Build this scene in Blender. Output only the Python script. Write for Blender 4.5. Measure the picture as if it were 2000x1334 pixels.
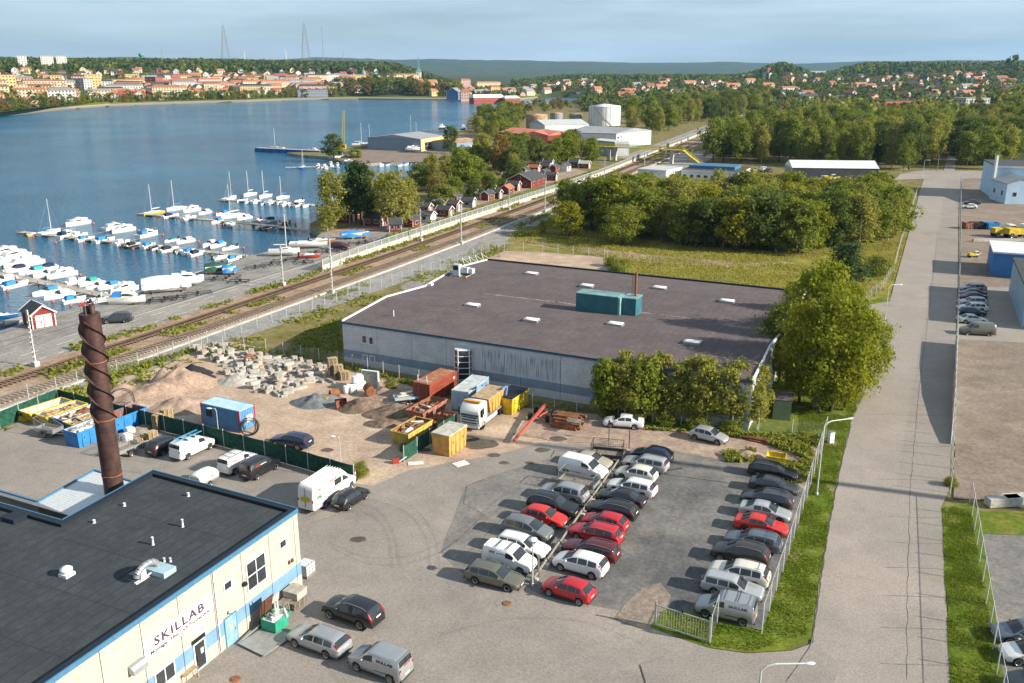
import bpy,math,random
import numpy as np
from mathutils import Vector,Matrix,noise
random.seed(7)
rnd = random.Random(11)
for o in list(bpy.data.objects): bpy.data.objects.remove(o)
scene = bpy.context.scene
COL = scene.collection

# ------------------------------------------------------------------ camera
FPX,HORIZON,CAMH = 1750.0,135.0,39.0          # in pixels of the 2000 px wide photograph; metres
PITCH = math.atan((667 - HORIZON)/FPX)
cam_data = bpy.data.cameras.new('camera');cam = bpy.data.objects.new('camera',cam_data);COL.objects.link(cam)
cam_data.sensor_width = 36.0;cam_data.lens = 36.0*FPX/2000.0
cam_data.clip_start = 1.0;cam_data.clip_end = 60000.0
cam.location = (0,0,CAMH);cam.rotation_euler = (math.pi/2 - PITCH,0,0)
scene.camera = cam
CP,SP = math.cos(PITCH),math.sin(PITCH)
def ray(px,py):
    a = (px - 1000.0)/FPX;b = -(py - 667.0)/FPX
    return Vector((a,CP + b*SP,-SP + b*CP))
def P(px,py,z=0.0):
    d = ray(px,py);t = (z - CAMH)/d.z
    return Vector((d.x*t,d.y*t,z))
def proj(v):
    x,y,z = v[0],v[1],v[2] - CAMH
    depth = y*CP - z*SP;up = y*SP + z*CP
    return 1000 + FPX*x/depth,667 - FPX*up/depth
def height_at(base,py):                          # height of a vertical thing that stands at base and reaches row py
    lo,hi = -5.0,min(400.0,20.0 + base[1])
    for _ in range(50):
        m = (lo + hi)/2
        if proj((base[0],base[1],m))[1] > py: lo = m
        else: hi = m
    return lo
def on_plane(px,py,a,b):                       # pixel onto the vertical plane through ground points a, b
    n = Vector((-(b.y - a.y),b.x - a.x,0));d = ray(px,py);c = Vector((0,0,CAMH))
    t = (Vector((a.x,a.y,0)) - c).dot(n)/d.dot(n)
    return c + d*t

# ------------------------------------------------------------------ sky, sun, exposure
SUN_EL = math.radians(25.5)
sa = P(1850,975);sb = P(957,857)
SH = Vector((sb.x - sa.x,sb.y - sa.y,0)).normalized()      # direction in which shadows fall
sun_dir = Vector((-SH.x*math.cos(SUN_EL),-SH.y*math.cos(SUN_EL),math.sin(SUN_EL)))   # towards the sun
sun = bpy.data.lights.new('sun','SUN');sun.energy = 5.0;sun.angle = math.radians(0.53);sun.color = (1.0,0.91,0.77)
so = bpy.data.objects.new('sun',sun);COL.objects.link(so);so.location = (60,-40,120)
so.rotation_euler = (-sun_dir).to_track_quat('-Z','Y').to_euler()
world = bpy.data.worlds.new('World');scene.world = world;world.use_nodes = True
wn,wl = world.node_tree.nodes,world.node_tree.links
bg = wn['Background'];bg.inputs['Strength'].default_value = 0.05
sky = wn.new('ShaderNodeTexSky');sky.sky_type = 'NISHITA';sky.sun_disc = False
sky.sun_elevation = SUN_EL;sky.sun_rotation = math.atan2(sun_dir.x,sun_dir.y)
sky.altitude = 60;sky.air_density = 1.0;sky.dust_density = 0.35;sky.ozone_density = 4.5
tc = wn.new('ShaderNodeTexCoord');mp = wn.new('ShaderNodeMapping');mp.inputs['Scale'].default_value = (1.3,1.3,13.0)
mp.inputs['Rotation'].default_value = (0.05,0.03,0.4)
cn = wn.new('ShaderNodeTexNoise');cn.inputs['Scale'].default_value = 2.0;cn.inputs['Detail'].default_value = 7;cn.inputs['Roughness'].default_value = 0.58
cr = wn.new('ShaderNodeValToRGB');cr.color_ramp.elements[0].position = 0.36;cr.color_ramp.elements[1].position = 0.78
cr.color_ramp.elements[0].color = (0.24,0.24,0.24,1);cr.color_ramp.elements[1].color = (0.95,0.95,0.95,1)
mx = wn.new('ShaderNodeMix');mx.data_type = 'RGBA';mx.inputs[7].default_value = (8.6,10.2,11.3,1)
wl.new(tc.outputs['Generated'],mp.inputs['Vector']);wl.new(mp.outputs[0],cn.inputs['Vector']);wl.new(cn.outputs['Fac'],cr.inputs['Fac'])
wl.new(cr.outputs['Color'],mx.inputs[0]);wl.new(sky.outputs[0],mx.inputs[6]);wl.new(mx.outputs[2],bg.inputs['Color'])
scene.view_settings.view_transform = 'Standard';scene.view_settings.look = 'None'
scene.view_settings.exposure = 0.93;scene.view_settings.gamma = 1.0;scene.view_settings.use_curve_mapping = False
scene.cycles.use_denoising = True
scene.cycles.max_bounces = 5;scene.cycles.diffuse_bounces = 2;scene.cycles.glossy_bounces = 2;scene.cycles.transmission_bounces = 3
scene.cycles.transparent_max_bounces = 12;scene.cycles.volume_bounces = 0
scene.cycles.caustics_reflective = False;scene.cycles.caustics_refractive = False

# ------------------------------------------------------------------ helpers
def lin(c):
    if isinstance(c,str): c = tuple(int(c[i:i + 2],16)/255 for i in (0,2,4))
    return tuple((x/12.92 if x <= 0.04045 else ((x + 0.055)/1.055) ** 2.4) for x in c)
MATS = {}
def mat(name,col,rough=0.75,metal=0.0,var=0.18,scale=2.0,bump=0.0,col2=None,bscale=None,coord='Object',spec=0.35,detail=5.0,
        extra=None,alpha=None,fine=0.0):
    """principled material; col / col2 are linear base colours mixed by noise, var brightens and darkens on a second scale"""
    if name in MATS: return MATS[name]
    m = bpy.data.materials.new(name);m.use_nodes = True;N,L = m.node_tree.nodes,m.node_tree.links
    b = N['Principled BSDF'];b.inputs['Roughness'].default_value = rough;b.inputs['Metallic'].default_value = metal
    b.inputs['Specular IOR Level'].default_value = spec
    if coord == 'World':
        g = N.new('ShaderNodeNewGeometry');vec = g.outputs['Position']
    else:
        g = N.new('ShaderNodeTexCoord');vec = g.outputs[coord]
    def nz(s,d=detail,r=0.6):
        n = N.new('ShaderNodeTexNoise');n.inputs['Scale'].default_value = s;n.inputs['Detail'].default_value = d
        n.inputs['Roughness'].default_value = r;L.new(vec,n.inputs['Vector']);return n.outputs['Fac']
    def ramp(src,a,bb):
        r = N.new('ShaderNodeMapRange');r.inputs[1].default_value = a;r.inputs[2].default_value = bb;L.new(src,r.inputs[0]);return r.outputs[0]
    def mix(fac,A,B,mode='MIX'):
        x = N.new('ShaderNodeMix');x.data_type = 'RGBA';x.blend_type = mode
        if hasattr(fac,'is_output'): L.new(fac,x.inputs[0])
        else: x.inputs[0].default_value = fac
        for i,q in ((6,A),(7,B)):
            if hasattr(q,'is_output'): L.new(q,x.inputs[i])
            else: x.inputs[i].default_value = (*q[:3],1)
        return x.outputs[2]
    c2 = col2 if col2 else tuple(x*(1 + var) for x in col)
    c1 = col if col2 else tuple(x*(1 - var) for x in col)
    out = mix(ramp(nz(scale),0.36,0.64),c1,c2)
    if col2 and var: out = mix(ramp(nz(scale*3.7,4),0.3,0.7),mix(1.0,out,(1 - var,)*3,'MULTIPLY'),mix(1.0,out,(1 + var,)*3,'MULTIPLY'))
    if fine: out = mix(ramp(nz(fine,2,0.7),0.3,0.7),mix(1.0,out,(0.78,)*3,'MULTIPLY'),mix(1.0,out,(1.22,)*3,'MULTIPLY'))
    if extra: out = extra(N,L,vec,nz,ramp,mix,out,b)
    L.new(out,b.inputs['Base Color'])
    if bump:
        bp = N.new('ShaderNodeBump');bp.inputs['Strength'].default_value = bump;bp.inputs['Distance'].default_value = 0.05
        L.new(nz(bscale or scale*6,3),bp.inputs['Height']);L.new(bp.outputs[0],b.inputs['Normal'])
    if alpha is not None: b.inputs['Alpha'].default_value = alpha
    m.diffuse_color = (*col,1);MATS[name] = m;return m
def plain(name,col,rough=0.6,metal=0.0,var=0.08,scale=4.0,**k): return mat(name,lin(col) if isinstance(col,str) else col,rough,metal,var,scale,**k)

class MB:
    """collects shapes and turns them into ONE mesh"""
    def __init__(s): s.v = [];s.f = [];s.m = [];s.sm = []
    def add(s,vs,fs,mi=0,M=None,smooth=False):
        k = len(s.v);s.v.extend([(M @ Vector(v)) if M else Vector(v) for v in vs])
        for f in fs: s.f.append([i + k for i in f]);s.m.append(mi);s.sm.append(smooth)
        return s
    def box(s,x0,x1,y0,y1,z0,z1,mi=0,M=None):
        return s.add([(x0,y0,z0),(x1,y0,z0),(x1,y1,z0),(x0,y1,z0),(x0,y0,z1),(x1,y0,z1),(x1,y1,z1),(x0,y1,z1)],
                     [(0,3,2,1),(4,5,6,7),(0,1,5,4),(1,2,6,5),(2,3,7,6),(3,0,4,7)],mi,M)
    def obox(s,x,y,z,sx,sy,sz,rz=0.0,mi=0,rx=0.0,ry=0.0):
        M = Matrix.Translation((x,y,z)) @ Matrix.Rotation(rz,4,'Z') @ Matrix.Rotation(ry,4,'Y') @ Matrix.Rotation(rx,4,'X')
        return s.box(-sx/2,sx/2,-sy/2,sy/2,0,sz,mi,M)
    def quad(s,a,b,c,d,mi=0): return s.add([a,b,c,d],[(0,1,2,3)],mi)
    def prism(s,pts,z0,z1,mi=0,mi_top=None):
        n = len(pts);ar = sum(pts[i][0]*pts[(i+1)%n][1]-pts[(i+1)%n][0]*pts[i][1] for i in range(n))
        if ar < 0: pts = pts[::-1]
        s.add([(p[0],p[1],z0) for p in pts] + [(p[0],p[1],z1) for p in pts],
              [tuple(range(n))[::-1]] + [(i,(i+1) % n,(i+1) % n + n,i + n) for i in range(n)],mi)
        s.add([(p[0],p[1],z1) for p in pts],[tuple(range(n))],mi if mi_top is None else mi_top);return s
    def beam(s,a,b,w,h,mi=0):
        a,b = Vector(a),Vector(b);d = b - a;L = d.length
        if L < 1e-6: return s
        d /= L;up = Vector((0,0,1)) if abs(d.z) < 0.99 else Vector((0,1,0))
        sx = d.cross(up).normalized();uy = sx.cross(d)
        vs = []
        for q in (a,b):
            for i,j in ((-1,-1),(1,-1),(1,1),(-1,1)): vs.append(q + sx*(i*w/2) + uy*(j*h/2))
        return s.add(vs,[(0,3,2,1),(4,5,6,7),(0,1,5,4),(1,2,6,5),(2,3,7,6),(3,0,4,7)][::1],mi)
    def tube(s,a,b,r0,r1=None,n=8,mi=0,cap=True,smooth=True):
        a,b = Vector(a),Vector(b);r1 = r0 if r1 is None else r1;d = (b - a)
        if d.length < 1e-6: return s
        d.normalize();up = Vector((0,0,1)) if abs(d.z) < 0.95 else Vector((1,0,0))
        sx = d.cross(up).normalized();uy = sx.cross(d)
        vs = [q + sx*(r*math.cos(6.2832*i/n)) + uy*(r*math.sin(6.2832*i/n)) for q,r in ((a,r0),(b,r1)) for i in range(n)]
        s.add(vs,[(i,(i+1) % n,(i+1) % n + n,i + n)[::-1] for i in range(n)],mi,None,smooth)
        if cap: s.add(vs[:n],[tuple(range(n))],mi);s.add(vs[n:],[tuple(range(n))[::-1]],mi)
        return s
    def path(s,pts,r,n=6,mi=0):
        for a,b in zip(pts,pts[1:]): s.tube(a,b,r,r,n,mi)
        return s
    def lathe(s,prof,n=16,c=(0,0,0),mi=0,smooth=True):
        c = Vector(c);vs = [c + Vector((r*math.cos(6.2832*i/n),r*math.sin(6.2832*i/n),z)) for r,z in prof for i in range(n)]
        fs = [(k*n+i,k*n+(i+1) % n,(k+1)*n+(i+1) % n,(k+1)*n+i) for k in range(len(prof)-1) for i in range(n)]
        s.add(vs,fs,mi,None,smooth)
        if prof[-1][0] > 1e-3: s.add(vs[-n:],[tuple(range(n))],mi)
        return s
    def loft(s,rings,mi=0,closed=True,caps=True,smooth=True):
        n = len(rings[0]);vs = [v for r in rings for v in r];m = n if closed else n - 1
        s.add(vs,[(k*n+i,k*n+(i+1) % n,(k+1)*n+(i+1) % n,(k+1)*n+i) for k in range(len(rings)-1) for i in range(m)],mi,None,smooth)
        if caps and closed: s.add(rings[0],[tuple(range(n))[::-1]],mi);s.add(rings[-1],[tuple(range(n))],mi)
        return s
    def mesh(s,name,mats):
        me = bpy.data.meshes.new(name);me.from_pydata([tuple(v) for v in s.v],[],s.f)
        for m in (mats if isinstance(mats,(list,tuple)) else [mats]): me.materials.append(m)
        me.polygons.foreach_set('material_index',s.m);me.polygons.foreach_set('use_smooth',s.sm)
        me.update();return me
    def build(s,name,mats,parent=None,loc=None,rz=None): return obj(name,s.mesh(name,mats),parent,loc,rz)
def obj(name,me,parent=None,loc=None,rz=None):
    o = bpy.data.objects.new(name,me);COL.objects.link(o)
    if parent: o.parent = parent
    if loc is not None: o.location = loc
    if rz is not None: o.rotation_euler = (0,0,rz)
    return o
AUTO = []                                          # things whose label is completed at the end if it is shared
def tag(o,label=None,cat=None,group=None,kind=None,where=None):
    if label: o['label'] = label
    if cat: o['category'] = cat
    if group: o['group'] = group
    if kind: o['kind'] = kind
    if cat: AUTO.append(o)
    return o
def thing(name,label,cat,loc=(0,0,0),rz=0.0,group=None):
    o = bpy.data.objects.new(name,None);COL.objects.link(o);o.location = loc;o.rotation_euler = (0,0,rz);o.empty_display_size = 0.3
    return tag(o,label,cat,group)
KIDS = {}
def kids_of(o):
    return [c for c in o.children]
def copy_tree(o,parent=None):
    c = o.copy();COL.objects.link(c);c.parent = parent
    if o.get('category'): AUTO.append(c)
    for ch in KIDS.get(o.name,None) or [x for x in ALLCH.get(o.name,[])]: copy_tree(ch,c)
    return c
ALLCH = {}
def remember(o):                                   # record the children of a prototype once (object.children is slow in big scenes)
    ALLCH[o.name] = list(o.children)
    for c in ALLCH[o.name]: remember(c)
def set_mat(o,m,slot=0):
    o.material_slots[slot].link = 'OBJECT';o.material_slots[slot].material = m
def jitter_poly(pts,amp=0.4,step=1.6,seed=0.0):
    out = [];n = len(pts)
    for i in range(n):
        a,b = Vector(pts[i][:2]),Vector(pts[(i+1) % n][:2]);L = (b - a).length;k = max(1,min(400,int(L/step)))
        nrm = Vector((-(b-a).y,(b-a).x))/max(L,1e-6)
        for j in range(k):
            q = a.lerp(b,j/k)
            w = noise.noise(Vector((q.x*0.35,q.y*0.35,seed)))*amp + noise.noise(Vector((q.x*1.3,q.y*1.3,seed+5)))*amp*0.45
            out.append(q + nrm*(w if k > 1 else 0))
    return out
def sheet(name,pts,z,m,jit=0.0,step=1.6,kind='structure',parent=None):
    pts = [Vector((p[0],p[1])) for p in pts]
    if jit: pts = jitter_poly(pts,jit,step,z*100)
    b = MB();n = len(pts);ar = sum(pts[i].x*pts[(i+1) % n].y - pts[(i+1) % n].x*pts[i].y for i in range(n))
    if ar < 0: pts = pts[::-1]
    b.add([(p.x,p.y,z) for p in pts],[tuple(range(n))]);o = b.build(name,m,parent)
    if kind: o['kind'] = kind
    return o
def px(*pairs,z=0.0): return [P(a,b,z) for a,b in pairs]

# ------------------------------------------------------------------ railway axis
WATER_Z = -1.3
RA = P(0,769);RD = Vector((0.38388,0.92338,0));RN = Vector((-0.92338,0.38388,0))
_RS = [(-120,4.5),(-40,1.6),(0,0),(50,-2.0),(100,-4.2),(190,-4.6),(268,-2.7),(356,-0.7),(450,3.2),(559,8.0),(680,11.0),(780,11.0),(891,6.0),(1000,-6.0),(1100,-26.0)]
def interp(tab,s):
    for (a,u),(b,v) in zip(tab,tab[1:]):
        if s <= b or (b,v) == tab[-1]:
            t = max(0.0,min(1.0,(s - a)/(b - a)));t = t if len(tab) < 4 else t
            return u + (v - u)*t
def roff(s): return sum(interp(_RS,s + k) for k in (-24,-12,0,12,24))/5
def RL(s,off=0.0,z=0.0):
    q = RA + RD*s + RN*(roff(s) + off);return Vector((q.x,q.y,z))
def rband(o0,o1,s0,s1,step=8.0):
    n = max(2,int((s1 - s0)/step));ss = [s0 + (s1 - s0)*i/n for i in range(n + 1)]
    f0 = o0 if callable(o0) else (lambda s: o0);f1 = o1 if callable(o1) else (lambda s: o1)
    return [RL(s,f0(s)) for s in ss] + [RL(s,f1(s)) for s in ss[::-1]]

# ------------------------------------------------------------------ shores
far_shore_px = [(-260,262),(-120,243),(0,228),(60,221),(130,214),(210,208),(300,204.5),(400,201.5),(480,199.5),(560,196.5),(640,194.5),(700,194),(790,195),(870,195.5),(940,197),(1010,197),(1035,194),(1060,191.5),(1085,190)]
far_shore = [P(a,b,WATER_Z) for a,b in far_shore_px]
near_shore_px = [(0,646),(58,628),(105,612),(165,597),(255,580),(300,560),(390,531),(480,502),(560,481),(612,469),(628,456),(604,445),(606,436),(625,428),(618,412),(640,398),(700,385),(735,378),(760,366),(790,348),(815,332),(850,324),(850,318),(800,316),(745,317),(712,320),(690,318),(662,313),(640,306),(585,302),(560,298),(600,297),(640,297),(668,290),(700,284),(760,276),(830,268),(880,262),(915,252),(912,238),(920,226),(950,214),(990,208),(1030,207),(1080,202),(1110,199),(1150,195.5),(1230,190.5)]
near_shore = [P(a,b,0) for a,b in near_shore_px]
def poly_from(sh): return [(v.x,v.y) for v in sh]
far_left = [(-2600,700),(-700,640)]
WPOLY = [(-2600,-400),(-250,-60),(-140,70)] + poly_from(near_shore) + [(230,1230)] + poly_from(far_shore)[::-1] + [(-700,600),(-2600,560)]
def inside(x,y,poly):
    c = False;n = len(poly);j = n - 1
    for i in range(n):
        xi,yi = poly[i];xj,yj = poly[j]
        if (yi > y) != (yj > y) and x < (xj - xi)*(y - yi)/(yj - yi) + xi: c = not c
        j = i
    return c
def sstep(a,b,x):
    t = max(0.0,min(1.0,(x - a)/(b - a)));return t*t*(3 - 2*t)
_FS = sorted((v.x/v.y,v.y) for v in far_shore)
def shore_y(a):
    if a <= _FS[0][0]: return _FS[0][1]
    if a >= _FS[-1][0]: return _FS[-1][1]
    return interp(_FS,a)
def terrain(x,y):
    """height of the land"""
    if y < 60: return 0.0
    a = x/y;px_ = 1000 + FPX*a*0.955
    h = 0.0
    wl_ = 1 - sstep(770,930,px_)                 # the town hill across the bay
    if wl_ > 0:
        d = y - shore_y(a)
        crest = interp([(-300,46),(0,46),(250,46),(500,46),(700,44),(800,42),(860,36),(930,24)],px_)
        h += wl_*(crest*sstep(-60,760,d)*0.93 + 3.0*sstep(0,60,d)) if d > -40 else 0
        if d > 760: h += wl_*4*noise.noise(Vector((x*0.0022,y*0.0016,1)))
    wr = sstep(1000,1120,px_)
    D = math.hypot(x,y)
    h += wr*12*sstep(1000,1700,D)
    h += 27*math.exp(-((px_ - 1480)/50) ** 2)*math.exp(-((D - 2050)/300) ** 2)
    h += 30*sstep(1530,1640,px_)*math.exp(-((D - 2350)/480) ** 2)*(1 + 0.12*noise.noise(Vector((px_*0.008,0,3))))
    h += 20*sstep(1780,2000,px_)*math.exp(-((D - 1000)/330) ** 2)
    far = interp([(-400,96),(40,104),(150,82),(330,96),(420,80),(560,84),(640,100),(700,94),(800,84),(900,80),(1000,75),(1150,70),(1300,66),(1420,62),(1700,66),(2400,70)],px_)
    h = max(h*(1 - 0.85*sstep(2700,3800,D)),1.72*far*sstep(6000,10400,D)*(1 + 0.16*noise.noise(Vector((px_*0.009,1.7,0))) + 0.05*noise.noise(Vector((px_*0.05,3.7,0)))))
    return h
def T(px_,py_,z0=0.0):
    """pixel onto the land by marching the ray"""
    d = ray(px_,py_);c = Vector((0,0,CAMH));t = 300.0;prev = t
    while t < 9000:
        q = c + d*t
        if q.z <= max(0.0,terrain(q.x,q.y)):
            lo,hi = prev,t
            for _ in range(18):
                m = (lo + hi)/2;q = c + d*m
                if q.z <= max(0.0,terrain(q.x,q.y)): hi = m
                else: lo = m
            q = c + d*hi;return Vector((q.x,q.y,max(0.0,terrain(q.x,q.y))))
        prev = t;t *= 1.012
    return None

# ------------------------------------------------------------------ ground materials
def weeds_extra(dirt,amt=(0.5,0.62),s=0.06):
    def f(N,L,vec,nz,ramp,mix,out,b): return mix(ramp(nz(s,6),*amt),out,mix(ramp(nz(1.4),0.35,0.65),dirt,tuple(x*1.25 for x in dirt)))
    return f
def stains(N,L,vec,nz,ramp,mix,out,b):
    out = mix(ramp(nz(0.11,6,0.65),0.52,0.70),out,mix(1.0,out,(0.84,0.85,0.87),'MULTIPLY'))
    out = mix(ramp(nz(0.33,5,0.7),0.60,0.72),out,mix(1.0,out,(0.86,0.86,0.86),'MULTIPLY'))
    out = mix(ramp(nz(0.05,4,0.6),0.55,0.7),out,mix(1.0,out,(1.16,1.12,1.08),'MULTIPLY'))
    return out
m_grass = mat('grass',(0.135,0.122,0.036),0.95,0,0.3,0.22,bump=0.7,col2=(0.225,0.185,0.085),bscale=9,coord='World',spec=0.1,fine=4.0)
m_meadow = mat('meadow',(0.150,0.160,0.026),0.95,0,0.35,0.09,bump=0.9,col2=(0.25,0.205,0.050),bscale=5,coord='World',spec=0.1,fine=2.4,extra=weeds_extra((0.27,0.22,0.15),(0.58,0.68),0.045))
m_verge = mat('verge_grass',(0.085,0.135,0.012),0.95,0,0.3,0.35,bump=0.8,col2=(0.15,0.165,0.026),bscale=12,coord='World',spec=0.1,fine=5.0,extra=weeds_extra((0.26,0.20,0.12),(0.60,0.70),0.16))
m_asph = mat('yard_asphalt',(0.236,0.212,0.188),0.9,0,0.08,0.10,bump=0.2,col2=(0.268,0.240,0.212),bscale=14,coord='World',spec=0.25,fine=7.0,extra=stains)
m_asph_dark = mat('patched_asphalt',(0.150,0.145,0.138),0.9,0,0.14,0.3,bump=0.25,col2=(0.205,0.190,0.172),bscale=14,coord='World',spec=0.25,fine=3.4,extra=stains)
m_road = mat('road_asphalt',(0.268,0.238,0.208),0.9,0,0.05,0.08,bump=0.2,col2=(0.296,0.262,0.228),bscale=14,coord='World',spec=0.25,fine=7.0,extra=stains)
m_lot = mat('gravel_lot',(0.098,0.098,0.100),0.95,0,0.22,0.12,bump=0.5,col2=(0.185,0.176,0.162),bscale=9,coord='World',spec=0.2,fine=2.6,extra=weeds_extra((0.25,0.215,0.18),(0.54,0.70),0.10))
m_dirt = mat('yard_dirt',(0.375,0.270,0.205),0.97,0,0.2,0.10,bump=0.5,col2=(0.44,0.345,0.255),bscale=7,coord='World',spec=0.1,fine=2.6,extra=stains)
m_dirt2 = mat('red_gravel',(0.295,0.205,0.162),0.97,0,0.22,0.2,bump=0.5,col2=(0.345,0.275,0.215),bscale=7,coord='World',spec=0.1,fine=2.8,extra=stains)
m_quay = mat('quay_gravel',(0.205,0.200,0.188),0.95,0,0.2,0.10,bump=0.4,col2=(0.265,0.248,0.222),bscale=6,coord='World',spec=0.2,fine=2.0,extra=stains)
m_qroad = mat('quay_road',(0.245,0.228,0.208),0.9,0,0.1,0.12,bump=0.2,col2=(0.295,0.270,0.240),bscale=10,coord='World',spec=0.2,fine=2.4)
m_ballast = mat('ballast',(0.270,0.185,0.120),0.97,0,0.25,0.3,bump=0.8,col2=(0.345,0.255,0.185),bscale=5,coord='World',spec=0.1,fine=2.6)
m_stone = mat('grey_stone',(0.215,0.210,0.205),0.95,0,0.28,0.5,bump=0.9,col2=(0.30,0.285,0.265),bscale=3.5,coord='World',spec=0.15,fine=2.2)
m_conc = mat('concrete',(0.42,0.40,0.365),0.9,0,0.12,0.6,bump=0.2,coord='World',spec=0.2,fine=3.0)
m_white = plain('white_paint',(0.72,0.72,0.70),0.6)
m_pale_sand = mat('pale_sand',(0.44,0.335,0.20),0.97,0,0.15,0.2,bump=0.4,coord='World',spec=0.1,fine=2.4)
m_lot2 = mat('brown_lot',(0.190,0.150,0.118),0.93,0,0.16,0.12,bump=0.3,col2=(0.235,0.188,0.150),bscale=9,coord='World',spec=0.2,fine=2.6,extra=stains)
m_hill = mat('far_ground',(0.050,0.068,0.022),0.97,0,0.3,0.004,bump=0,col2=(0.085,0.090,0.030),coord='World',spec=0.05)
def water_extra(N,L,vec,nz,ramp,mix,out,b):
    def wv(scale,sx,sy,d):
        mp_ = N.new('ShaderNodeMapping');mp_.inputs['Scale'].default_value = (sx,sy,1);mp_.inputs['Rotation'].default_value = (0,0,0.35);L.new(vec,mp_.inputs[0])
        n = N.new('ShaderNodeTexNoise');n.inputs['Scale'].default_value = scale;n.inputs['Detail'].default_value = d;n.inputs['Roughness'].default_value = 0.62;L.new(mp_.outputs[0],n.inputs['Vector']);return n.outputs['Fac']
    a = N.new('ShaderNodeMath');a.operation = 'MULTIPLY_ADD';a.inputs[1].default_value = 0.55
    L.new(wv(0.16,1,1.8,3),a.inputs[0]);L.new(wv(0.62,1,1.7,4),a.inputs[2])
    gust = ramp(nz(0.012,3),0.38,0.62)          # wind patches
    st = N.new('ShaderNodeMapRange');st.inputs[3].default_value = 0.55;st.inputs[4].default_value = 1.0;L.new(gust,st.inputs[0])
    bp = N.new('ShaderNodeBump');bp.inputs['Distance'].default_value = 1.5;L.new(st.outputs[0],bp.inputs['Strength'])
    L.new(a.outputs[0],bp.inputs['Height']);L.new(bp.outputs[0],b.inputs['Normal'])
    return out
m_water = mat('water',(0.018,0.122,0.222),0.12,0,0.2,0.01,coord='World',spec=0.5,extra=water_extra)

# ------------------------------------------------------------------ ground, water and hills
w = MB();w.quad((-9000,-600,WATER_Z),(3000,-600,WATER_Z),(3000,4200,WATER_Z),(-9000,4200,WATER_Z));wo = w.build('water',m_water);wo['kind'] = 'structure'
gp = [(-600,-150),(-250,-60),(-140,70)] + poly_from(near_shore) + [(400,1230),(1500,1150),(1500,-150)]
g = sheet('ground',gp,0.0,m_grass)
qw = MB()                                          # quay wall and stone bank under the edge of the ground
for a,b in zip(near_shore,near_shore[1:]): qw.quad((a.x,a.y,-4),(b.x,b.y,-4),(b.x,b.y,0.0),(a.x,a.y,0.0))
o = qw.build('quay_edge',m_stone);o['kind'] = 'structure'
na,nr = 190,170;A0,A1 = math.radians(-52),math.radians(46)
tv,tf = [],[]
for i in range(nr + 1):
    r = 300*(15000/300) ** (i/nr)
    for j in range(na + 1):
        an = A0 + (A1 - A0)*j/na;x,y = r*math.sin(an),r*math.cos(an)
        if inside(x,y,WPOLY): z = -6.0
        else:
            z = terrain(x,y) - 0.35
        tv.append((x,y,z))
for i in range(nr):
    for j in range(na): k = i*(na + 1) + j;tf.append((k,k + 1,k + na + 2,k + na + 1))
me = bpy.data.meshes.new('terrain');me.from_pydata(tv,[],tf);me.polygons.foreach_set('use_smooth',[True]*len(tf));me.materials.append(m_hill)
o = obj('terrain',me);o['kind'] = 'structure'
# far promenade: stone edge, gravel walk and lawn along the opposite shore
def shore_band(name,d0,d1,z0,z1,m):
    b = MB();A = [v + Vector((0,d0,z0 - v.z)) for v in far_shore];B = [v + Vector((0,d1,z1 - v.z)) for v in far_shore]
    for i in range(len(A) - 1): b.quad(A[i],A[i+1],B[i+1],B[i])
    o = b.build(name,m);o['kind'] = 'structure';return o
shore_band('far_quay_wall',0,0.4,WATER_Z - 1,0.2,mat('far_stone',(.17,.155,.13),.95,coord='World'));shore_band('far_promenade',0.4,7,0.2,1.4,mat('promenade_gravel',(.25,.21,.16),.95,coord='World'));shore_band('far_lawn',7,70,1.4,3.6,m_verge)

# ------------------------------------------------------------------ near surfaces, each sheet a little above the last
sheet('meadow',px((985,470),(1000,430),(1090,425),(1400,440),(1760,440),(1790,400),(1785,500),(1740,590),(1690,600),(1560,600),(1420,585),(1180,545),(1000,512)),0.012,m_meadow,0.6)
sheet('meadow_track',px((1005,470),(1030,468),(1180,488),(1260,497),(1400,510),(1540,511),(1560,515),(1420,521),(1270,513),(1180,499),(1030,478)),0.024,m_dirt2,0.5)
sheet('dirt_road_behind_hall',px((880,520),(960,490),(1000,470),(1010,455),(985,448),(950,458),(930,478),(860,525),(780,560),(800,575)),0.03,m_quay,0.5)
sheet('sand_pad',px((945,508),(985,490),(1060,493),(1180,502),(1200,540),(1100,535)),0.036,m_dirt,0.3)
sheet('rail_stone_bank',rband(-5.4,lambda s: interp([(-60,-7.0),(0,-9.0),(40,-11.5),(90,-14.5),(130,-13.5),(180,-10)],s),-60,190),0.02,m_stone,0.25)
sheet('rail_bed',rband(-5.6,6.6,-120,1080),0.035,m_ballast,0.3,3)
sheet('quay',[RL(-120,6.0),RL(-40,6.0),RL(0,6.0),RL(40,6.0),RL(82,6.0),RL(110,7.4),RL(150,7.4),RL(152,20)] + [P(a,b) for a,b in ((640,452),(625,457),(612,469.5),(560,481.5),(480,502.5),(390,531.5),(300,560.5),(255,580.5),(165,597.5),(105,612.5),(58,628.5),(0,646.5))] + [RL(-120,34)],0.03,m_quay,0.0)
sheet('quay_road',rband(lambda s: 7.0 + 0.012*max(0,s),lambda s: interp([(-60,15.4),(0,15.2),(50,13.4),(80,12.4),(120,12)],s),-100,118),0.045,m_qroad,0.12)
mk = MB()
for s in range(-60,70,6):
    for off in (11.4,): mk.add([RL(s,off - 0.07,0.052),RL(s + 3,off - 0.07,0.052),RL(s + 3,off + 0.07,0.052),RL(s,off + 0.07,0.052)],[(0,1,2,3)])
for s in range(-60,110,4): mk.add([RL(s,14.2 - 0.02*max(0,s),0.052),RL(s + 4,14.2 - 0.02*max(0,s+4),0.052),RL(s + 4,14.35 - 0.02*max(0,s+4),0.052),RL(s,14.35 - 0.02*max(0,s),0.052)],[(0,1,2,3)])
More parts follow.
